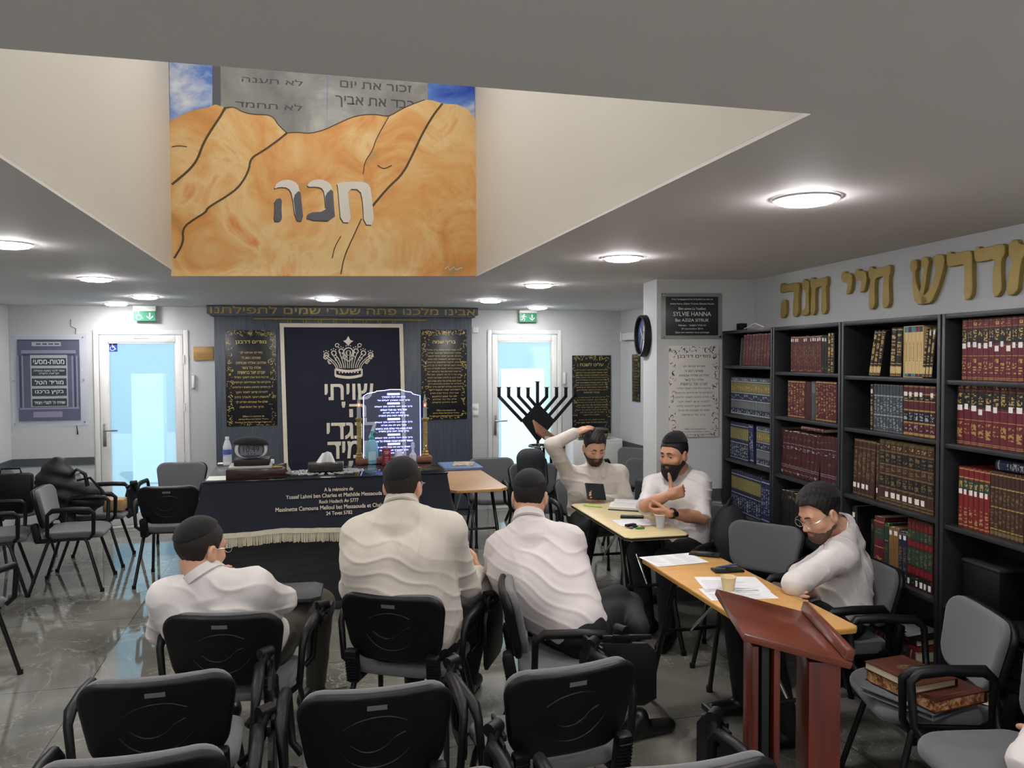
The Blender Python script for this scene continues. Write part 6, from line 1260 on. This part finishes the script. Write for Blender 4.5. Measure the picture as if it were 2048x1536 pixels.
# books and papers on the chair
SZ = .475
p = bz(1835, 1400, SZ); t = thing('document_tray', 'grey metal document tray on the chair under the brown books', 'tray', T(p.x - .02, p.y + .00, SZ) @ RZ(.30)); mb = MB()
for z in (.006, .026): mb.box((0, 0, z), (.23, .30, .006), 0, .002)
for sx in (-1, 1):
    for sy in (-1, 1): mb.tube([(sx * .105, sy * .14, .0), (sx * .105, sy * .14, .03)], .004, 6)
mb.build('tray', mat('grey folder steel', '#7d8488', .35, .5), t)
M_mbl = paint('marbled brown edge', [(.4, '#d1a878'), (.55, '#8a5230'), (.65, '#5a2a18')], 40); bcol('leather', '#4a2016')
def flatbook(name, label, c, yaw, w, l, th, edge, lines=True):
    t = thing(name, label, 'book', T(*c) @ RZ(yaw), 'books stacked on the chair'); mb = MB()
    for z in (.0015, th - .0015): mb.box((0, 0, z), (w, l, .003), 0, .001)
    mb.box((w / 2 - .002, 0, th / 2), (.004, l, th), 0, .001); mb.build('cover', BK['leather'], t); mb = MB(); mb.box((-.004, 0, th / 2), (w - .012, l - .012, th - .006)); mb.build('page_block', edge, t)
    mb = MB(); z = th + .0006; P = [(-w * .40, -l * .42), (w * .40, -l * .42), (w * .40, l * .42), (-w * .40, l * .42), (-w * .40, -l * .42)]
    ribbon(mb, P, .003, z); ribbon(mb, [(w * .16 * math.cos(a), l * .1 + l * .08 * math.sin(a)) for a in np.linspace(0, 2 * PI, 20)], .004, z); ribbon(mb, [(w * .09 * math.cos(a), l * .1 + l * .045 * math.sin(a)) for a in np.linspace(0, 2 * PI, 20)], .010, z); mb.build('gilt_frame', M_dull, t, ang=0); return t
flatbook('large_book', 'large brown marbled edge book on the chair beneath the smaller one', (p.x + .03, p.y + .0, SZ + .033), .12, .26, .33, .045, M_mbl)
flatbook('small_book', 'smaller brown book with pale page edge topping the chair stack', (p.x - .01, p.y + .03, SZ + .079), .10, .20, .26, .03, M_pg)
o = sheets('paper_sheet', 'crumpled white paper behind the brown books on the chair', T(p.x + .13, p.y - .02, SZ + .082) @ RZ(.5) @ RY(.06), .18, .24, 1, 4); o.matrix_world = T(2.475, 2.60, .480) @ RZ(.7) @ RX(.05)
# ================================================================ people
def V(p): return np.array(p, np.float32)
def nrm(a): a = np.asarray(a, np.float64); return a / (np.linalg.norm(a) + 1e-9)
def skin_mat(name, c): 
    m = mat(name, c, .5, bump=.05, bscale=220, var=.06, vscale=18); m.node_tree.nodes['Principled BSDF'].inputs['Subsurface Weight'].default_value = .08; m.node_tree.nodes['Principled BSDF'].inputs['Subsurface Radius'].default_value = (.012, .005, .003); return m
M_skin = skin_mat('warm skin', '#cc9d82'); M_skin2 = skin_mat('tanned skin', '#c08d70'); M_lip = mat('lips', '#a56d5c', .5); M_hair = mat('very dark hair', '#15110f', .6, bump=.9, bscale=260, stretch=(1, 1, .35)); M_hair2 = mat('dark brown hair', '#241a15', .6, bump=.9, bscale=260, stretch=(1, 1, .35))
M_beard = mat('black beard', '#0f0c0b', .7, bump=1., bscale=330); M_stub2 = mat('short brown stubble', '#5c463a', .75, bump=.8, bscale=420); M_stub = mat('dark stubble beard', '#3d2c24', .7, bump=.8, bscale=420)
def cotton(name, c): return mat(name, c, .85, bump=.25, bscale=900, sheen=.15)
M_shirt = cotton('white cotton shirt', '#d2cdca'); M_shirt2 = cotton('off white cotton shirt', '#cbc3b8'); M_shirt3 = cotton('pale striped shirt', '#cdc6c4')
M_trou = mat('black trousers', '#111215', .8, bump=.2, bscale=600); M_trg = mat('olive grey trousers', '#45433b', .85, bump=.3, bscale=500); M_shoe = mat('black leather shoe', '#0c0c0d', .35)
M_ewhite = mat('eye white', '#c9c2b8', .3); M_iris = mat('dark iris', '#1c1410', .2)

def headframe(c, face, up=(0, 0, 1), roll=0.):
    f = nrm(face); u = nrm(up); r = nrm(np.cross(f, u)); u = np.cross(r, f)
    return V(c), np.stack([r, f, u], 1).astype(np.float32)
def skull_(p): return smin(ell_(p, (0, -.014, .038), (.0765, .097, .088)), ell_(p, (0, .018, -.012), (.068, .078, .088)), .03)
def jaw_(p): return smin(smin(ell_(p, (0, .024, -.040), (.058, .066, .074)), ell_(p, (0, .060, -.095), (.030, .028, .026)), .035), smin(cap_(p, (-.056, .0, -.05), (-.02, .062, -.094), .022, .02), cap_(p, (.056, .0, -.05), (.02, .062, -.094), .022, .02), .02), .03)
def head_(p):
    d = smin(skull_(p), jaw_(p), .022)
    d = smin(d, cap_(p, (-.036, .080, .024), (.036, .080, .024), .011, .011), .014)
    d = smin(d, smin(cap_(p, (0, .088, .016), (0, .110, -.030), .007, .0115), cap_(p, (-.011, .098, -.034), (.011, .098, -.034), .0085, .0085), .008), .010)
    for s in (-1, 1):
        d = smax(d, -ell_(p, (s * .031, .104, .004), (.019, .020, .012)), .010)
        d = smin(d, ell_(p, (s * .031, .078, .002), (.0145, .0125, .0105)), .004)
        d = smin(d, ell_(p, (s * .046, .060, -.028), (.022, .020, .018)), .02)
        q = p - V((s * .081, -.008, -.010)); e = ell_(q, (0, 0, 0), (.013, .021, .034)); e = smax(e, -ell_(q, (s * .010, .002, .004), (.007, .011, .019)), .004); d = smin(d, e, .007)
    d = smin(d, ell_(p, (0, .090, -.0585), (.023, .0095, .0055)), .004); d = smin(d, ell_(p, (0, .089, -.0705), (.019, .0095, .0065)), .004)
    return smax(d, -ell_(p, (0, .105, -.0645), (.021, .012, .0016)), .003)
def handf(w, f, palm, side, curl=.5, thumb='rest', spread=0., sc=1.0):
    f = nrm(f); n = -nrm(palm); n = nrm(n - f * n.dot(f)); x = np.cross(f, n) * (1 if side == 'L' else -1); w = np.asarray(w, float)
    cur = curl if isinstance(curl, (list, tuple)) else [curl] * 4; caps = []
    for i, (o, L, r) in enumerate(((.028, .070, .0088), (.0095, .078, .0092), (-.0095, .072, .0088), (-.027, .057, .0078))):
        p = w + (f * (.087 - .004 * (i == 3)) + x * o) * sc; a = cur[i] * .55
        for k, fr in enumerate((.46, .30, .24)):
            d = f * math.cos(a) - n * math.sin(a) + x * spread * (1.5 - i) * .25; d = nrm(d); q = p + d * L * fr * sc; caps.append((p, q, r * sc * (1 - .06 * k), r * sc * (.94 - .08 * k))); p = q; a += cur[i]
    b = w + (f * .022 + x * .026 - n * .006) * sc
    td = {'rest': f * .72 + x * .55 - n * .32, 'up': x * .97 + f * .22, 'grip': f * .62 + x * .25 - n * .75, 'out': f * .55 + x * .8}[thumb]; td = nrm(td); td2 = nrm(td * .85 + f * .35) if thumb != 'up' else nrm(td - f * .18)
    p1 = b + td * .044 * sc; p2 = p1 + td2 * .032 * sc; p3 = p2 + td2 * .024 * sc
    caps += [(b, p1, .0145 * sc, .0115 * sc), (p1, p2, .0112 * sc, .0100 * sc), (p2, p3, .0100 * sc, .0085 * sc)]
    R = np.stack([x, f, n], 1).astype(np.float32); c = w + f * .047 * sc
    def fn(P):
        d = rbox_(P, c, (.0385 * sc, .047 * sc, .0135 * sc), .012 * sc, R); d = smin(d, cap_(P, w, w + f * .03 * sc, .0235 * sc, .024 * sc), .015)
        e = None
        for a_, b_, r0, r1 in caps[:-3]: q = cap_(P, a_, b_, r0, r1); e = q if e is None else np.minimum(e, q)
        d = smin(d, e, .006)
        for a_, b_, r0, r1 in caps[-3:]: d = smin(d, cap_(P, a_, b_, r0, r1), .007)
        return d
    return fn, [V(p3), V(w)]
def near(P, c, r, fn):
    q = np.sqrt(((P - c) ** 2).sum(1)); d = (q - r * .62).astype(np.float32); m = q < r
    if m.any(): d[m] = fn(P[m])
    return d
def folds(P, A, seed=0., axis=(.3, .2, 1), wl=.075):
    a = nrm(axis).astype(np.float32); k = 2 * PI / wl; t = P @ a
    w1 = np.sin(11 * P[:, 0] + 5 * P[:, 1] + seed) + np.sin(9 * P[:, 1] - 8 * P[:, 2] + 2.1 * seed) + .5 * np.sin(23 * P[:, 0] - 19 * P[:, 2] + seed)
    s1 = 1 - np.abs(np.sin(.5 * k * t + 1.1 * w1 + seed)); s2 = 1 - np.abs(np.sin(.5 * k * 1.25 * (P[:, 0] * .75 - P[:, 2] * .55 + P[:, 1] * .5) + 1.2 * w1 + 3 * seed))
    m = .5 + .5 * np.sin(7.5 * P[:, 0] + 6 * P[:, 2] + 1.7 * seed) * np.sin(6.1 * P[:, 1] - 5.2 * P[:, 2] + seed); m2 = .5 + .5 * np.sin(10 * P[:, 2] + 4 * P[:, 0] + seed) * np.sin(9 * P[:, 0] + 2 * seed)
    return A * (.25 - s1 ** 2.2 * m - .8 * s2 ** 2.6 * (1 - m) * m2)

def person(label, J, face, hands, shirt=M_shirt, trousers=M_trou, skin=M_skin, hair=M_hair, rb=.118, rc=.118, build=1.0, sleeve=(1., 1.), beard=None, cap='kippah', glasses=False, eyes='closed', seed=0., rsh=.066, hairtop=0., up=(0, 0, 1), fold=.0075, neckr=.058, faxis=(.3, .2, 1), group=None, shoes=True, belly=0., longsleeve_r=.044):
    J = {k: V(v) for k, v in J.items()}; hc, HR = headframe(J['head'], face, up); loc = lambda P: (P - hc) @ HR; wld = lambda q: hc + HR @ V(q)
    ls = nrm(J['sR'] - J['sL']).astype(np.float32); lh = nrm(J['kR'] - J['kL'] + ls * .25).astype(np.float32) if 'lh' not in J else nrm(J['lh']).astype(np.float32)
    ht = {s: J['pelvis'] + lh * (.088 * k) for s, k in (('R', 1), ('L', -1))}; ct = {s: J['chest'] + ls * (.088 * build * k) for s, k in (('R', 1), ('L', -1))}
    hf = {s: handf(*h) for s, h in hands.items()}; hcen = {s: V(np.array(h[0]) + nrm(h[1]) * .08) for s, h in hands.items()}
    ax = nrm(J['chest'] - J['pelvis']).astype(np.float32)
    def body(P):
        d = near(P, hc, .20, lambda Q: head_(loc(Q)))
        d = smin(d, cap_(P, wld((0, -.018, -.06)), J['neck'] - V((0, 0, .01)), neckr, neckr + .006), .025)
        t = cap_(P, J['pelvis'] + ax * .04, J['chest'], .075, .08); t = smin(t, cap_(P, J['chest'], J['neck'], .075, .055), .04); d = smin(d, t, .03)
        for s in 'LR':
            d = smin(d, cap_(P, J['chest'], J['s' + s], .06, .045), .03); d = smin(d, cap_(P, J['s' + s], J['e' + s], .044, .038), .02); a = smin(cap_(P, J['e' + s], J['e' + s] * .55 + J['w' + s] * .45, .041, .043), cap_(P, J['e' + s] * .55 + J['w' + s] * .45, J['w' + s], .042, .026), .01); d = smin(d, a, .015)
            d = smin(d, near(P, hcen[s], .20, hf[s][0]), .008) if s in hf else d
            d = smin(d, cap_(P, ht[s] - ax * .03, J['k' + s], .050, .042), .03); d = smin(d, cap_(P, J['k' + s], J['a' + s], .042, .032), .02)
        return d
    pts = np.stack(list(J[k] for k in J if k not in ('lh',)) + [q for s in hf for q in hf[s][1]]); lo = pts.min(0) - .16; hi = pts.max(0) + .16
    def lips(c): q = loc(c.astype(np.float32)); return ((np.abs(q[:, 0]) < .024) & (q[:, 1] > .082) & (q[:, 2] < -.0535 - q[:, 0] ** 2 * 3) & (q[:, 2] > -.077 + q[:, 0] ** 2 * 8)).astype(int)
    r = tag(link('person', surfmesh('person', body, lo, hi, .0040, [skin, M_lip], lips)), label, 'person', group)
    def child(nm, fn, lo_, hi_, h, m, relax=1): return link(nm, surfmesh(nm, fn, lo_, hi_, h, m, None, relax), r)
    hl, hh = hc - .2, hc + .2
    # hair
    hy = [-.12, -.075, -.036, -.026, .006, .020, .045, .07, .10]; hz = [-.075, -.085, -.052, .022, .020, .004, .046, .066 + hairtop * .012, .072]
    def hairf(P): p = loc(P); line = np.interp(p[:, 1], hy, hz) + hairtop * .010 * (p[:, 1] > .035); n = .0012 * np.sin(190 * p[:, 0] + 70 * p[:, 2]) * np.sin(170 * p[:, 1] + 90 * p[:, 2]); th = .0058 + .016 * hairtop * np.clip((p[:, 2] - .03) / .06, 0, 1) + n * (1 + 1.5 * hairtop); return smax(skull_(p) - th, (line - p[:, 2]) * .7, .006)
    child('hair', hairf, hl, hh, .004, hair)
    if beard:
        bt, bl, bm = beard; byy = [-.02, -.004, .012, .035, .06, .085, .13]; bzz = [-.03, .015, -.02, -.052, -.056, -.0475, -.0465]
        def bf(P):
            p = loc(P); line = np.interp(p[:, 1], byy, bzz); k = np.clip((p[:, 1] + .01) / .08, .25, 1); d = jaw_(p) - bt * k + .0012 * np.sin(300 * p[:, 0]) * np.sin(260 * p[:, 2])
            if bl: d = smin(d, ell_(p, (0, .062, -.098 - bl * .45), (.046, .042, .03 + bl * .62)), .03)
            d = smin(d, smin(cap_(p, (-.026, .086, -.060), (0, .0965, -.047), .006, .0065), cap_(p, (.026, .086, -.060), (0, .0965, -.047), .006, .0065), .004), .006)
            d = smax(d, -ell_(p, (0, .1, -.0645), (.022, .035, .0095)), .004); d = smax(d, (p[:, 2] - line) * .75, .006); return smax(d, -(p[:, 1] + .012), .01)
        child('beard', bf, hl - .05, hh, .0035, bm)
    if eyes:
        mb = MB()
        for s in (-1, 1):
            mb.tube([wld((s * (.013 + .010 * k), 0.0985 - .0016 * k * k * .9, .0225 + (.004, .0068, .0072, .004)[k])) for k in range(4)], [.0028, .0042, .0038, .002], 6)
        mb.build('eyebrow', hair, r)
        mb = MB()
        for s in (-1, 1):
            if eyes == 'open': mb.lathe([(.0105 * math.cos(a), .0105 * math.sin(a)) for a in np.linspace(-PI / 2, PI / 2, 9)], 12, 0, Matrix.Translation(wld((s * .031, .0815, .003)))); mb.lathe([(.0058 * math.cos(a), .0058 * math.sin(a)) for a in np.linspace(-PI / 2, PI / 2, 7)], 10, 1, Matrix.Translation(wld((s * .031 - .002, .0880, .0015))))
            mb.tube([wld((s * .031 + (k - 2) * .0062, .0920 - .0011 * (k - 2) ** 2, (.0035 if eyes == 'open' else -.0035) + (.0035 if eyes == 'open' else -.002) * (1 - ((k - 2) / 2) ** 2))) for k in range(5)], .0017, 5, 1)
        mb.build('eye', [M_ewhite, M_iris], r)
    if cap:
        ax = nrm((0, -.42, .9)).astype(np.float32) if cap == 'kippah' else nrm((0, -.16, .98)).astype(np.float32); cut = .082 if cap == 'kippah' else .080
        def kf(P):
            p = loc(P)
            if cap == 'kippah': d = skull_(p) - .0125 - .010 * hairtop
            else: d = smin(skull_(p) - .012, cap_(p, (0, -.065, .105), (0, .045, .118), .030, .018), .05)
            return smax(d, cut - p @ ax, .004)
        child('skullcap', kf, hl, hh, .004, M_kip)
        mb = MB()
    if glasses:
        mb = MB()
        for s in (-1, 1):
            mb.tube([wld((s * .033 + .024 * math.cos(a), .1085 - .10 * (.024 * math.cos(a)) ** 2, .000 + .019 * math.sin(a))) for a in np.linspace(0, 2 * PI, 18, endpoint=False)], .0016, 6, closed=True)
            mb.tube([wld((s * .057, .106, .006)), wld((s * .076, .085, .008)), wld((s * .083, .005, .008)), wld((s * .081, -.018, -.004))], .0016, 6)
        mb.tube([wld((-.009, .110, .004)), wld((0, .113, .006)), wld((.009, .110, .004))], .0016, 6); mb.build('glasses', M_steel, r)
    # shirt
    ax = nrm(J['chest'] - J['pelvis']).astype(np.float32)
    def trunk(P, o=0.):
        d = None
        for s in 'LR':
            q = cap_(P, ht[s] + ax * .03, ct[s], rb + o, rc + o); d = q if d is None else smin(d, q, .09)
        for s in 'LR':
            sh = J['s' + s] * .86 + J['neck'] * .14 if False else J['s' + s]; d = smin(d, cap_(P, ct[s], sh, rc * .80 + o, rsh + o), .07); d = smin(d, cap_(P, J['neck'] * .78 + J['s' + s] * .22 + ax * .012, sh, .056 + o, rsh * .95 + o), .05)
        if belly: d = smin(d, ell_(P, J['pelvis'] + ax * .16, (belly, belly, belly * .9)), .1)
        return d
    na0 = nrm(wld((0, -.018, -.06)) - J['neck']).astype(np.float32)
    def shirtf(P):
        d = trunk(P)
        for i, s in enumerate('LR'):
            e = J['e' + s]; w = J['w' + s]; k = sleeve[i]; el = J['s' + s] + (e - J['s' + s]) * min(1, k * 2); a = cap_(P, J['s' + s], el, rsh * .97, .056)
            if k > .5: u = (k - .5) * 2; a = smin(a, cap_(P, e, e + (w - e) * u * .97, .054, longsleeve_r), .025)
            else: a = np.minimum(a, cap_(P, el - nrm(el - J['s' + s]) * .035, el, .060, .060)); a = smax(a, (P - el) @ nrm(el - J['s' + s]).astype(np.float32) - .012, .006)
            d = smin(d, a, .035)
        d = d + folds(P, fold, seed, faxis)
        return d
    def shirtg(P):
        d = shirtf(P); d = smin(d, cap_(P, J['chest'] * .3 + J['neck'] * .7, J['neck'] + na0 * .012, neckr + .035, neckr + .007), .03)
        d = smax(d, -cap_(P, J['neck'] + na0 * .125, J['neck'] + na0 * .32, .085, .12), .006)
        return smax(d, -((P - J['pelvis']) @ ax + .115), .015)
    child('shirt', shirtg, lo, hi, .0055, shirt, 0)
    na = nrm(wld((0, -.018, -.06)) - J['neck']).astype(np.float32); nc = J['neck'] + na * .018; ff = HR[:, 1] * .45 + nrm(np.cross((0, 0, 1), ls)).astype(np.float32) * .55; ff = nrm(ff - na * na.dot(ff)).astype(np.float32); nx = np.cross(na, ff)
    mb = MB(); n = 28; v = []
    for k in range(n + 1):
        a = PI / 2 + .16 + (2 * PI - .32) * k / n; c, s = math.cos(a), math.sin(a); front = max(0, s); R0 = neckr + .011; dn = -.045 * front ** 2
        for rr, hh_ in ((R0 - .002, .040 + dn), (R0 + .006, .043 + dn), (R0 + .013 + .022 * front, .006 + dn - .022 * front), (R0 + .004, .000 + dn)): v.append(nc + nx * c * rr + ff * s * (rr + .012 * front) + na * hh_)
    mb.add([tuple(q) for q in v], [(k * 4 + i, k * 4 + (i + 1) % 4, k * 4 + 4 + (i + 1) % 4, k * 4 + 4 + i) for k in range(n) for i in range(4)]); mb.build('collar', shirt, r, None, 60)
    if eyes:
        fr = nrm(np.cross((0, 0, 1), ls)); mb = MB(); top_, bot_ = J['neck'] - V((0, 0, .02)), J['pelvis'] + ax * .08; pts_ = []
        for k in range(12):
            q = top_ + (bot_ - top_) * (k / 11); ts = np.linspace(.0, .24, 49); dd = shirtg(np.array([q + fr * t_ for t_ in ts], np.float32)); i_ = np.argwhere(dd < 0); pts_.append(q + fr * (ts[i_.max()] if len(i_) else .1) + fr * .0045)
        v = []; 
        for q in pts_: v += [tuple(q - ls * .016), tuple(q + ls * .016)]
        mb.add(v, [(2 * k, 2 * k + 1, 2 * k + 3, 2 * k + 2) for k in range(11)])
        for k in (1, 4, 7, 10): mb.lathe([(0, .003), (.005, .0025), (.0055, 0)], 10, 0, Matrix.Translation(pts_[k]) @ Vector(fr).to_track_quat('Z', 'Y').to_matrix().to_4x4())
        mb.build('button_placket', shirt, r, None, 60)
    # trousers and shoes
    def trf(P):
        d = smax(cap_(P, ht['L'] - ax * .02, ht['R'] - ax * .02, max(.116, rb * .88), max(.116, rb * .88)), (P - J['pelvis']) @ ax - .06, .01)
        for s in 'LR': d = smin(d, smin(cap_(P, ht[s] - ax * .03, J['k' + s], .096, .070), cap_(P, J['k' + s], J['a' + s], .068, .052), .03), .03 if s == 'L' else .02)
        return smax(d + folds(P, .004, seed + 2, (.5, .5, .4), .09), .045 - P[:, 2], .01)
    child('trousers', trf, lo, hi, .008, trousers)
    if shoes:
        for s in 'LR':
            a = J['a' + s]; td = a - J['k' + s]; td = nrm((J.get('t' + s) if ('t' + s) in J else (J['k' + s] - J['pelvis']))); td = nrm((td[0], td[1], 0)); h_ = V((a[0], a[1], .045)) - V(td) * .05; t_ = h_ + V(td) * .21; t_[2] = .034
            def shf(P, h_=h_, t_=t_, a=a): d = smin(cap_(P, h_, t_, .044, .036), cap_(P, h_ + V((0, 0, .01)), V((a[0], a[1], .10)), .044, .046), .03); return smax(d, .002 - P[:, 2], .008)
            l_, h2 = np.minimum(h_, t_) - .08, np.maximum(h_, t_) + .13; child('shoe', shf, l_, h2, .006, M_shoe)
    return r, wld
def B(px, py, y): q = by(px, py, y); return (q.x, q.y, q.z)

# seated man at the left of the rows, slouching, chin on hand
J = dict(pelvis=(-.27, 3.62, .565), chest=B(428, 1232, 3.46), neck=B(414, 1162, 3.43), head=B(402, 1098, 3.47), sL=B(338, 1196, 3.45), sR=B(508, 1176, 3.40), eL=B(322, 1262, 3.62), eR=B(566, 1200, 3.52), wL=(-.30, 3.86, .66), wR=B(497, 1160, 3.64), kL=(-.36, 4.08, .53), kR=B(640, 1208, 4.03), aL=(-.40, 4.20, .09), aR=B(632, 1362, 4.20), tR=(.9, .3, 0), tL=(-.2, 1, 0))
person('seated man in white shirt at the left, slouching with his head turned right, wearing glasses', J, (.70, .70, -.12), {'L': ((-.30, 3.86, .66), (.3, .9, -.1), (0, 0, -1), 'L', .4), 'R': (B(497, 1160, 3.64), (-.80, -.45, .28), (-.3, .1, .95), 'R', 1.1)}, trousers=M_trg, glasses=True, beard=(.006, 0, M_stub), eyes=None, seed=1., rb=.112, rc=.120, rsh=.072, fold=.0085, hair=M_hair2)
# broad man in the middle, back to the camera
J = dict(pelvis=(.44, 3.56, .575), chest=B(795, 1118, 3.54), neck=B(802, 1022, 3.58), head=B(806, 972, 3.64), sL=B(722, 1072, 3.60), sR=B(895, 1062, 3.50), eL=B(704, 1176, 3.72), eR=B(936, 1172, 3.62), wL=B(760, 1190, 3.95), wR=B(956, 1146, 3.84), kL=(.50, 4.05, .54), kR=(.82, 3.92, .54), aL=(.52, 4.12, .09), aR=(.80, 4.12, .09), tL=(.2, 1, 0), tR=(.5, .9, 0))
person('broad man in white shirt seated in the middle with his back to the camera', J, (.45, .89, -.05), {'L': (B(760, 1190, 3.95), (.5, .8, 0), (0, 0, -1), 'L', .4), 'R': (B(956, 1146, 3.84), (-.1, .6, .75), (-.9, .2, .1), 'R', .8)}, shirt=M_shirt2, glasses=True, beard=(.006, 0, M_stub), eyes=None, seed=2.3, rb=.150, rc=.142, build=1.25, rsh=.078, fold=.0085, hair=M_hair2, faxis=(.25, .1, 1), belly=.17)
# man turned sideways, leaning away over the tablet
J = dict(pelvis=(1.14, 3.46, .585), chest=B(1075, 1135, 3.66), neck=B(1058, 1050, 3.74), head=B(1060, 992, 3.83), sL=B(1005, 1098, 3.74), sR=B(1136, 1084, 3.64), eL=B(982, 1170, 3.88), eR=B(1158, 1128, 3.86), wL=B(1040, 1200, 4.05), wR=B(1120, 1150, 4.08), kL=(1.52, 3.80, .56), kR=B(1258, 1212, 3.86), aL=(1.40, 3.84, .09), aR=B(1278, 1256, 3.46), tR=(.8, .1, 0), lh=(.35, -.94, 0))
person('man in pale shirt seated sideways, leaning forward with his back to the camera', J, (.42, .88, -.22), {'L': (B(1040, 1200, 4.05), (.5, .8, 0), (0, 0, -1), 'L', .5), 'R': (B(1120, 1150, 4.08), (-.2, .9, 0), (0, 0, -1), 'R', .5)}, shirt=M_shirt3, beard=(.006, 0, M_stub), eyes=None, seed=4.1, rb=.138, rc=.138, build=1.15, rsh=.074, sleeve=(1., .5), fold=.0085, faxis=(.45, .1, .9), belly=.16)
# man facing the camera with a hand on his head, holding a tablet
J = dict(pelvis=(2.17, 5.97, .565), chest=B(1190, 980, 5.86), neck=B(1192, 938, 5.86), head=B(1189, 894, 5.80), sR=B(1140, 953, 5.88), sL=B(1238, 948, 5.84), eR=B(1104, 890, 5.76), eL=B(1254, 1003, 5.72), wR=B(1150, 866, 5.77), wL=B(1200, 1000, 5.52), kR=(1.98, 5.50, .54), kL=(2.33, 5.52, .53), aR=(1.93, 5.56, .09), aL=(2.36, 5.50, .09))
person('bearded man facing the camera with one hand on his head, looking down at a tablet', J, (-.04, -.86, -.40), {'R': (B(1150, 866, 5.77), (.93, .05, .33), (.25, .3, -.9), 'R', .22), 'L': (B(1200, 1000, 5.52), (-.80, -.30, .30), (.15, -.8, .5), 'L', .55, 'out')}, shirt=M_shirt2, beard=(.007, 0, M_stub), seed=5.2, rb=.115, rc=.118, fold=.0075, hairtop=.5, cap=None, eyes='closed')
# tablet in his hand
p = B(1191, 983, 5.47); t = thing('tablet', 'dark tablet held by the man with a hand on his head', 'tablet', T(*p) @ RZ(math.radians(4)) @ RX(math.radians(-40)) @ RY(.12)); mb = MB(); mb.box((0, 0, 0), (.145, .008, .135), 0, .003); mb.build('tablet_body', M_blackp, t); mb = MB(); mb.box((0, -.0046, .0), (.13, .001, .12)); mb.build('back_cover', mat('dark tablet cover', '#1d2124', .35), t)
# bearded man with thumb up
J = dict(pelvis=(2.40, 4.85, .57), chest=B(1358, 995, 4.84), neck=B(1362, 950, 4.88), head=B(1348, 908, 4.82), sR=B(1308, 972, 4.96), sL=B(1398, 966, 4.78), eR=B(1291, 1012, 4.70), eL=B(1404, 1036, 4.60), wR=B(1338, 990, 4.52), wL=B(1338, 1026, 4.52), kR=(2.05, 4.75, .55), kL=(2.12, 4.50, .55), aR=(2.10, 4.74, .09), aL=(2.16, 4.56, .09), tR=(-.8, -.5, 0), tL=(-.6, -.7, 0))
_, wl = person('man with full black beard and tall black skullcap holding up his thumb', J, (-.86, -.50, -.16), {'R': (B(1338, 990, 4.52), (.93, -.2, .26), (.2, .95, 0), 'R', 1.9, 'up'), 'L': (B(1338, 1026, 4.52), (-.78, .62, -.05), (.4, .6, .6), 'L', .9)}, skin=M_skin2, beard=(.014, .045, M_beard), eyes='open', cap='tall', sleeve=(.5, .5), seed=6.4, rb=.115, rc=.118, fold=.010)
w = Vector(B(1338, 1026, 4.52)); e = Vector(B(1404, 1036, 4.60)); t = tag(bpy.data.objects.new('wrist_watch', None), 'black wrist watch on the arm of the thumb raising man', 'watch'); COL.objects.link(t); d_ = (e - w).normalized(); c = w + d_ * .025
M = d_.to_track_quat('Z', 'Y').to_matrix().to_4x4(); M.translation = c; t.matrix_world = M; mb = MB(); mb.lathe([(.031, -.011), (.034, -.009), (.034, .009), (.031, .011)], 22); mb.build('strap', M_blackp, t)
loc_cam = M.inverted() @ Vector((0, 0, 1.8)); an = math.atan2(loc_cam.y, loc_cam.x); mb = MB(); mb.lathe([(0, .012), (.017, .011), (.019, .006), (.019, 0)], 18, 0, RZ(an) @ T(.031, 0, 0) @ RY(PI / 2)); mb.build('dial', M_blackm, t)
# man with folded arms at the right
J = dict(pelvis=(2.46, 3.36, .575), chest=B(1690, 1142, 3.34), neck=B(1690, 1062, 3.34), head=B(1640, 1026, 3.32), sL=B(1683, 1112, 3.18), sR=B(1692, 1090, 3.50), eL=B(1590, 1168, 3.12), eR=B(1600, 1150, 3.56), wL=B(1622, 1186, 3.34), wR=B(1580, 1186, 3.20), kL=(2.00, 3.22, .56), kR=(2.02, 3.50, .56), aL=(2.12, 3.20, .09), aR=(2.10, 3.56, .09), tL=(-1, .1, 0), tR=(-1, .1, 0), lh=(-.05, 1, 0))
person('man in white shirt and glasses seated in profile with folded arms, head bowed', J, (-.90, -.10, -.42), {'L': (B(1622, 1186, 3.34), (-.2, .95, .1), (.9, .2, 0), 'L', .6), 'R': (B(1580, 1186, 3.20), (-.35, -.9, .1), (.9, -.3, 0), 'R', .6)}, shirt=M_shirt, glasses=True, beard=(.0032, 0, M_stub2), eyes='closed', hairtop=1.0, seed=7.7, rb=.122, rc=.120, fold=.0085, up=(-.45, 0, .9), sleeve=(.62, .62), faxis=(.55, .1, .75))
# person at the corner of the picture
J = dict(pelvis=(2.32, 1.42, .57), chest=(2.20, 1.44, .82), neck=(2.13, 1.46, 1.03), head=(2.10, 1.48, 1.18), sL=(2.06, 1.28, .95), sR=(2.15, 1.63, .95), eL=(1.95, 1.22, .75), eR=(1.92, 1.75, .675), wL=(1.84, 1.42, .66), wR=(2.15, 1.92, .66), kL=(1.90, 1.40, .56), kR=(1.92, 1.60, .56), aL=(1.88, 1.38, .09), aR=(1.90, 1.58, .09))
person('person in white shirt at the bottom right corner, only a sleeve in view', J, (-.9, .4, -.1), {'L': ((1.84, 1.42, .66), (-.4, .9, -.2), (0, 0, -1), 'L', .5), 'R': ((2.15, 1.92, .66), (.8, .6, -.1), (0, 0, -1), 'R', .5)}, eyes=None, seed=9., sleeve=(1., 1.), longsleeve_r=.05)
chair(2.30, 1.40, (-1, .1), 'chair below the frame under the person at the bottom right corner', None, G3)
